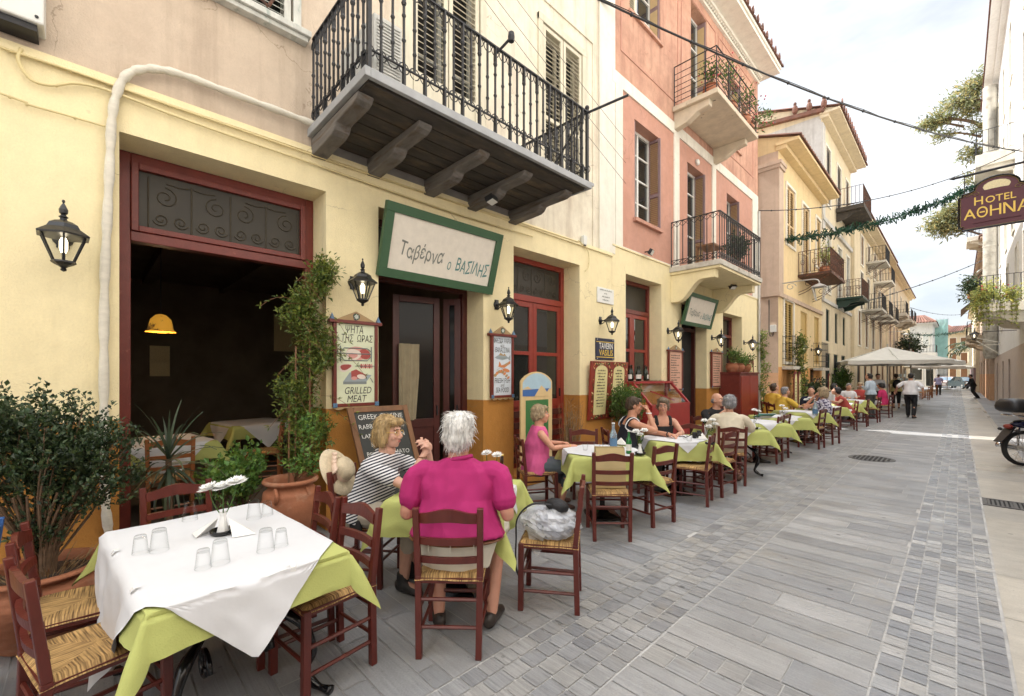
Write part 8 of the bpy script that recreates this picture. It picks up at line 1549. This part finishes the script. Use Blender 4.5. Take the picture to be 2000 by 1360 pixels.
    if vox < .0105 and hstyle != 'bald':
        hv = bpy.data.objects[-1] if 0 else [c_ for c_ in bpy.data.objects if c_.parent == body and c_.name.startswith('hair')][0]; m = MB(); vv = hv.data.vertices; Mi = R3.inverted()
        for k in range(620 if vox < .007 else 380):
            v_ = vv[RND.randrange(len(vv))]; p_, n_ = v_.co.copy(), v_.normal.copy(); lc = Mi @ (p_-hc)
            dn = V((0, -.25 if lc.z > .05 else .05, -.55 if lc.z > .07 else -1)); dn = R3 @ dn; t_ = (dn-n_*dn.dot(n_)); t_ = t_.normalized()+V((RND.gauss(0, .28), RND.gauss(0, .28), RND.gauss(0, .15))); Ls = RND.uniform(.025, .055); pts = [p_-n_*.002, p_+t_*Ls*.5+n_*RND.uniform(.002, .007), p_+t_*Ls+n_*RND.uniform(-.001, .008)]; m.tube(pts, [.0016, .0015, .0005], 3, False)
        m.build('hair_strands', M[hair], body)
    if vox < .0105:
        for sx in (-1, 1):
            m = MB(); m.ball(H(sx*.030, .083, .006), (.0135, .009, .0075), 10, 7, M=R3); e = m.build('eye', M['eye_white'], body, smooth=True); m = MB(); m.ball(H(sx*.030, .0905, .006), (.0062, .0035, .0066), 8, 6, M=R3); m.build('iris', M['iris'], e, smooth=True)
            m = MB(); m.tube([H(sx*.012, .096, .026), H(sx*.030, .094, .031), H(sx*.050, .080, .025)], [.003, .004, .002], 6); m.build('eyebrow', M['brow'], body)
        m = MB(); m.ball(H(0, .0965, -.060), (.020, .006, .004), 10, 6, M=R3); m.ball(H(0, .0955, -.069), (.017, .006, .0045), 10, 6, M=R3); m.build('lips', M['lips'], body, smooth=True)
    if glasses:
        m = MB()
        for sx in (-1, 1): m.tube([H(sx*.033+.022*math.cos(q), .100, .003+.017*math.sin(q)) for q in [i*2*math.pi/14 for i in range(15)]], .0016, 5, False); m.tube([H(sx*.055, .098, .006), H(sx*.078, .06, .010), H(sx*.080, -.01, .006)], .0016, 5, False)
        m.tube([H(-.011, .101, .008), H(.011, .101, .008)], .0016, 5, False); m.build('glasses', M['gold'] if glasses == 1 else M['cable_black'], body)
    body.location = (loc[0], loc[1], loc[2] if len(loc) > 2 else 0); body.rotation_euler = (0, 0, math.atan2(-f[0], f[1])); body.scale = (s, s, s)
    body['_h'] = 0; del body['_h']
    return body, at_, H, arms, hc, fw
# 1 the man in the magenta polo, seen from behind
p, at_, H, arms, hc, fw = person('man with white hair in a magenta polo shirt and cream shorts seen from behind', (-2.185, 1.65), (-.68, .73), top='magenta', sleeve=.62, bottom='cream_short', blen=.46, hair='hair_white', hstyle='full', lean=.12, hpitch=-.12, roll=.06, g=1.50, sh=1.28, s=1.04, vox=.0065, hem=.045, shoe='loafer', collar=True, armL=((-.305, .00, .725), (-.25, .26, .80)), armR=((.305, .00, .725), (.25, .26, .80)), kneeL=(-.19, .40, .53), kneeR=(.22, .40, .53), ankL=(-.13, .10, .09), ankR=(.20, .12, .09), tone=(.58, .29, .20))
m = MB(); m.tube([at_(.024+.004*math.cos(2*q), .198*math.sin(q), .268*math.cos(q)) for q in [2*math.pi*i/28 for i in range(29)]], .019, 8, flat=.5); m.build('belt', M['belt'], p)
m = MB(); 
for q in (-1.57, -1.1, -2.05): m.bar(at_(-.012, .205*math.sin(q), .276*math.cos(q)), at_(.052, .212*math.sin(q), .282*math.cos(q)), .014, .006)
m.build('belt_loop', M['cream_short'], p)
# 2 the woman in stripes
p, at_, H, arms, hc, fw = person('blonde woman with glasses in a navy striped shirt with elbows on the table', (-3.30, 1.60), (.86, .51), top='striped_shirt', sleeve=.62, bottom='beige_trouser', blen=.72, hair='hair_blond', hstyle='bob', lean=.38, hyaw=-.05, hpitch=.0, g=1.12, sh=1.12, vox=.0065, hem=-.06, female=True, glasses=1, armL=((-.12, .50, .82), (-.0, .535, 1.035)), armR=((.20, .46, .82), (.055, .53, 1.03)), kneeL=(-.12, .46, .53), kneeR=(.14, .46, .53), ankL=(-.09, .36, .10), ankR=(.13, .40, .10), curl=.9, tone=(.58, .33, .24), nd=-.15)
m = MB(); m.tube([at_(-.055, .150*math.sin(q), .198*math.cos(q)) for q in [2*math.pi*i/24 for i in range(25)]], .021, 8, flat=.5); m.build('belt', M['black_cloth'], p); m = MB(); c = at_(-.075, .06, .19); m.box(c, (.035, .10, .12)); m.build('belt_pouch', M['black_cloth'], p, bevel=.012)
m = MB()
for i in range(22): q = math.pi*(i/21); c = at_(.47-.13*math.sin(q)*1.0, .03+.12*math.sin(q), .085*math.cos(q)); m.ball(c, .007, 7, 5)
M['bead'] = mat('bead', (.10, .02, .02), .3); m.build('necklace', M['bead'], p)
m = MB(); W = arms[1][3]; E = arms[1][2]; m.tube([W.lerp(E, .12)+V((.03*math.cos(q), .03*math.sin(q), 0)) for q in [2*math.pi*i/12 for i in range(13)]], .006, 6); m.build('bracelet', M['belt'], p)
# 3 the woman in pink
p, at_, H, arms, hc, fw = person('woman with short streaked hair in a sleeveless pink top seated in profile', (-3.62, 3.93), (.53, .85), top='pink_top', sleeve=0, bottom='slate', blen=.78, hair='hair_ash', hstyle='crop', lean=.10, hyaw=-.1, hpitch=-.08, g=1.12, s=.95, vox=.0075, female=True, shoe='sandal', armL=((-.22, .14, .80), (-.12, .40, .80)), armR=((.24, .16, .80), (.16, .43, .80)), ankR=(.14, .30, .09), ankL=(-.1, .36, .09), tone=(.60, .29, .19))
m = MB(); E, W = arms[1][2], arms[1][3]; m.tube([W.lerp(E, .08)+V((.028*math.cos(q), 0, .028*math.sin(q))) for q in [2*math.pi*i/12 for i in range(13)]], .004, 5); m.build('bracelet', M['gold'], p)
# 4 5 couple in vests
p, at_, H, arms, hc, fw = person('dark haired man in a white trimmed navy vest drinking from a glass', (-3.30, 5.44), (.67, .74), top='navy_vest', tank='trim', bottom='grey_trouser', blen=1.0, hair='hair_brown', hstyle='short', lean=.24, hyaw=-.12, hpitch=.12, g=1.12, vox=.0078, armL=((-.22, .34, .80), (.16, .58, .80)), armR=((.20, .36, .86), (.075, .31, 1.12)), gripR=True, tone=(.54, .26, .16))
m = MB(); W = arms[1][3]; c = W+V((-.04, .06, .10)); m.lathe([(.022, -.045), (.033, .05)], c, 12, M=Matrix.Rotation(.5, 4, 'X'), closed=False); g_ = m.build('held_glass', M['glass'], None, smooth=True)
Mt = Matrix.Translation(p.location) @ Matrix.Rotation(p.rotation_euler.z, 4, 'Z'); g_.matrix_world = Mt; tag(g_, 'glass held to the mouth of the man in the navy vest', 'glass')
m = MB(); E, W = arms[1][2], arms[1][3]; m.tube([W.lerp(E, .12)+V((.034*math.cos(q), .034*math.sin(q), 0)) for q in [2*math.pi*i/12 for i in range(13)]], .008, 6); m.build('bracelet', M['white_ceramic'], p)
m = MB(); E, W = arms[0][2], arms[0][3]; d = (W-E).normalized(); a = d.cross(V((0, 0, 1))).normalized(); m.tube([W-d*.02+(a*math.cos(q)+V((0, 0, 1))*math.sin(q))*.031 for q in [2*math.pi*i/12 for i in range(13)]], .009, 6); m.build('watch', M['black_cloth'], p)
person('woman with short mousy hair in a black vest facing the camera', (-3.14, 6.22), (.66, -.75), top='black_top', tank=True, bottom='black_trouser', hair='hair_mouse', hstyle='crop', lean=.16, hyaw=-.28, hpitch=.0, vox=.0078, female=True, g=1.06, glasses=2, armL=((-.25, .22, .80), (-.10, .46, .80)), armR=((.25, .22, .80), (.10, .46, .80)), tone=(.58, .30, .20), s=.97)
# 6 7
person('bald man in a black shirt with his hand at his mouth', (-3.12, 8.05), (.80, -.45), top='black_top', sleeve=.85, bottom='black_trouser', hair='hair_grey', hstyle='bald', lean=.30, hyaw=.3, hpitch=-.12, vox=.0085, g=1.15, sh=1.1, armL=((-.27, .30, .80), (-.06, .42, .98)), armR=((.27, .30, .80), (.05, .40, 1.0)), curl=1.0)
person('grey haired woman in a cream knitted top seen from behind', (-2.42, 6.98), (-.42, .90), top='beige_knit', sleeve=1.75, bottom='brown_trouser', blen=.85, hair='hair_grey', hstyle='crop', lean=.18, hyaw=.15, hpitch=-.1, vox=.0085, female=True, g=1.3, sh=1.18, s=1.0, hem=-.12, armL=((-.28, .16, .80), (-.16, .40, .80)), armR=((.30, .14, .80), (.18, .40, .80)), shoe='sandal', ankR=(.14, .16, .09), ankL=(-.1, .2, .09))
# the farther tables
FAR = dict(vox=.0115)
person('nearer grey haired man in a yellow shirt seated side on', (-3.28, 13.15), (.62, .78), top='yellow_shirt', sleeve=.8, bottom='grey_trouser', hair='hair_grey', hstyle='short', lean=.22, hpitch=-.15, g=1.2, sh=1.1, armR=((.26, .25, .80), (.12, .45, .80)), **FAR)
person('farther tall man in a yellow shirt looking down', (-3.72, 13.9), (.62, .78), top='yellow_shirt', sleeve=.8, bottom='grey_trouser', hair='hair_brown', hstyle='short', lean=.18, hpitch=-.5, s=1.06, g=1.1, sh=1.1, **FAR)
person('young dark haired person in navy reaching across the table', (-2.95, 14.95), (.1, -1), top='navy_top', sleeve=.6, bottom='black_trouser', hair='hair_black', hstyle='short', lean=.35, hpitch=-.4, armL=((-.24, .3, .82), (-.2, .58, .82)), **FAR)
person('fair haired woman in a patterned sleeveless blouse with hands at her face', (-2.20, 12.62), (-.93, .36), top='floral', sleeve=.05, bottom='white_shirt', blen=.75, hair='hair_ash', hstyle='bob', lean=.14, hpitch=-.1, vox=.0095, female=True, g=1.12, hem=-.12, shoe='sandal', armL=((-.16, .42, .82), (-.06, .22, 1.13)), armR=((.16, .42, .82), (.06, .22, 1.13)), tone=(.56, .28, .18))
person('dark haired woman in a rust red top and white skirt bending over her plate', (-2.30, 16.1), (-.88, -.46), top='rust_top', sleeve=.05, bottom='skirt_white_shirt', blen=.44, hair='hair_black', hstyle='crop', lean=.5, hpitch=-.35, female=True, shoe='sandal', armL=((-.25, .3, .82), (-.1, .5, .85)), **FAR)
person('dark haired man in a white shirt at a far table', (-3.12, 18.4), (.8, .5), top='white_shirt', sleeve=.8, bottom='grey_trouser', hair='hair_black', hstyle='short', lean=.25, hpitch=-.2, **FAR)
person('person with black hair behind the white shirted diner', (-3.3, 19.9), (.8, -.5), top='navy_top', sleeve=.8, bottom='grey_trouser', hair='hair_black', hstyle='crop', lean=.15, **FAR)
person('grey haired diner in white near the waiter', (-2.95, 20.6), (.5, -.8), top='white_shirt', sleeve=.8, bottom='grey_trouser', hair='hair_grey', hstyle='short', lean=.25, **FAR)
person('long haired woman in red seated left of the waiter', (-2.75, 22.0), (.3, -.9), top='red_top', sleeve=.3, bottom='slate', hair='hair_ash', hstyle='bob', lean=.12, female=True, **FAR)
person('dark haired woman in a bright pink shirt seated behind the waiter', (-2.02, 22.1), (-.95, .3), top='hot_pink', sleeve=.7, bottom='white_shirt', hair='hair_black', hstyle='crop', lean=.14, female=True, **FAR)
p, at_, H, arms, hc, fw = person('waiter in a pale blue shirt and grey trousers standing and writing an order', (-2.30, 21.05), (-.93, .36), seat=False, top='blue_shirt', sleeve=1.8, bottom='grey_trouser', hair='hair_black', hstyle='short', lean=.06, hpitch=-.45, s=1.0, hem=-.04, armL=((-.26, .02, 1.12), (-.06, .26, 1.20)), armR=((.26, .02, 1.12), (.08, .26, 1.18)), vox=.0105, nd=.15)
m = MB(); m.box(at_(.26, .36), (.10, .14, .01)); m.build('order_pad', M['paper'], p)
person('man in a white shirt and dark waistcoat standing behind the waiter facing the camera', (-2.62, 26.4), (.3, -.95), seat=False, top='white_shirt', sleeve=1.8, bottom='black_trouser', hair='hair_black', hstyle='short', lean=.02, hem=-.04, **FAR)
p, at_, H, arms, hc, fw = person('woman in pale yellow with a black backpack standing with her back turned', (-2.12, 28.2), (-.25, .97), seat=False, top='pale_yellow', sleeve=.6, bottom='black_trouser', blen=.78, hair='hair_brown', hstyle='pony', lean=.05, female=True, g=1.15, armL=((-.25, .0, 1.16), (-.22, .16, .96)), armR=((.25, 0, 1.16), (.22, .16, .96)), shoe='sandal', **FAR)
m = MB(); m.ball(at_(.24, -.20), (.17, .11, .24), 14, 10); m.ball(at_(.14, -.27), (.12, .07, .12), 12, 8)
for sx in (-1, 1): m.tube(smooth_path([at_(.40, -.13, sx*.11), at_(.47, .0, sx*.12), at_(.36, .13, sx*.12), at_(.15, .12, sx*.15)], 3), .02, 6)
bp_ = fuse(m, 'backpack', M['black_cloth'], None, .02, 2); bp_.location = p.location; bp_.rotation_euler = p.rotation_euler; tag(bp_, 'black backpack on the back of the woman in pale yellow', 'backpack')
person('man in a white shirt and black trousers walking away up the street', (-1.27, 22.4), (.12, .99), seat=False, top='white_shirt', sleeve=.85, bottom='black_trouser', hair='hair_black', hstyle='short', lean=.05, g=1.2, sh=1.12, hem=-.05, armL=((-.36, -.02, 1.18), (-.46, .10, 1.0)), armR=((.34, -.06, 1.16), (.36, .0, .92)), kneeL=(-.10, .12, .50), ankL=(-.10, .14, .09), kneeR=(.11, .0, .48), ankR=(.11, -.16, .12), vox=.0105)
person('distant person in a lilac shirt walking near the brown cafe chairs', (-1.15, 50.0), (.1, .99), seat=False, top='lilac', sleeve=.6, bottom='grey_trouser', hair='hair_brown', hstyle='short', kneeL=(-.1, .1, .5), ankL=(-.1, .16, .09), vox=.014)
person('dark dressed person leaning with a stick by the far right wall', (.72, 44.5), (-.95, -.2), seat=False, top='black_top', sleeve=1.8, bottom='black_trouser', hair='hair_black', hstyle='short', lean=.25, ankL=(-.1, -.25, .09), ankR=(.1, -.2, .09), armR=((.28, .05, 1.12), (.22, .30, .98)), vox=.014)
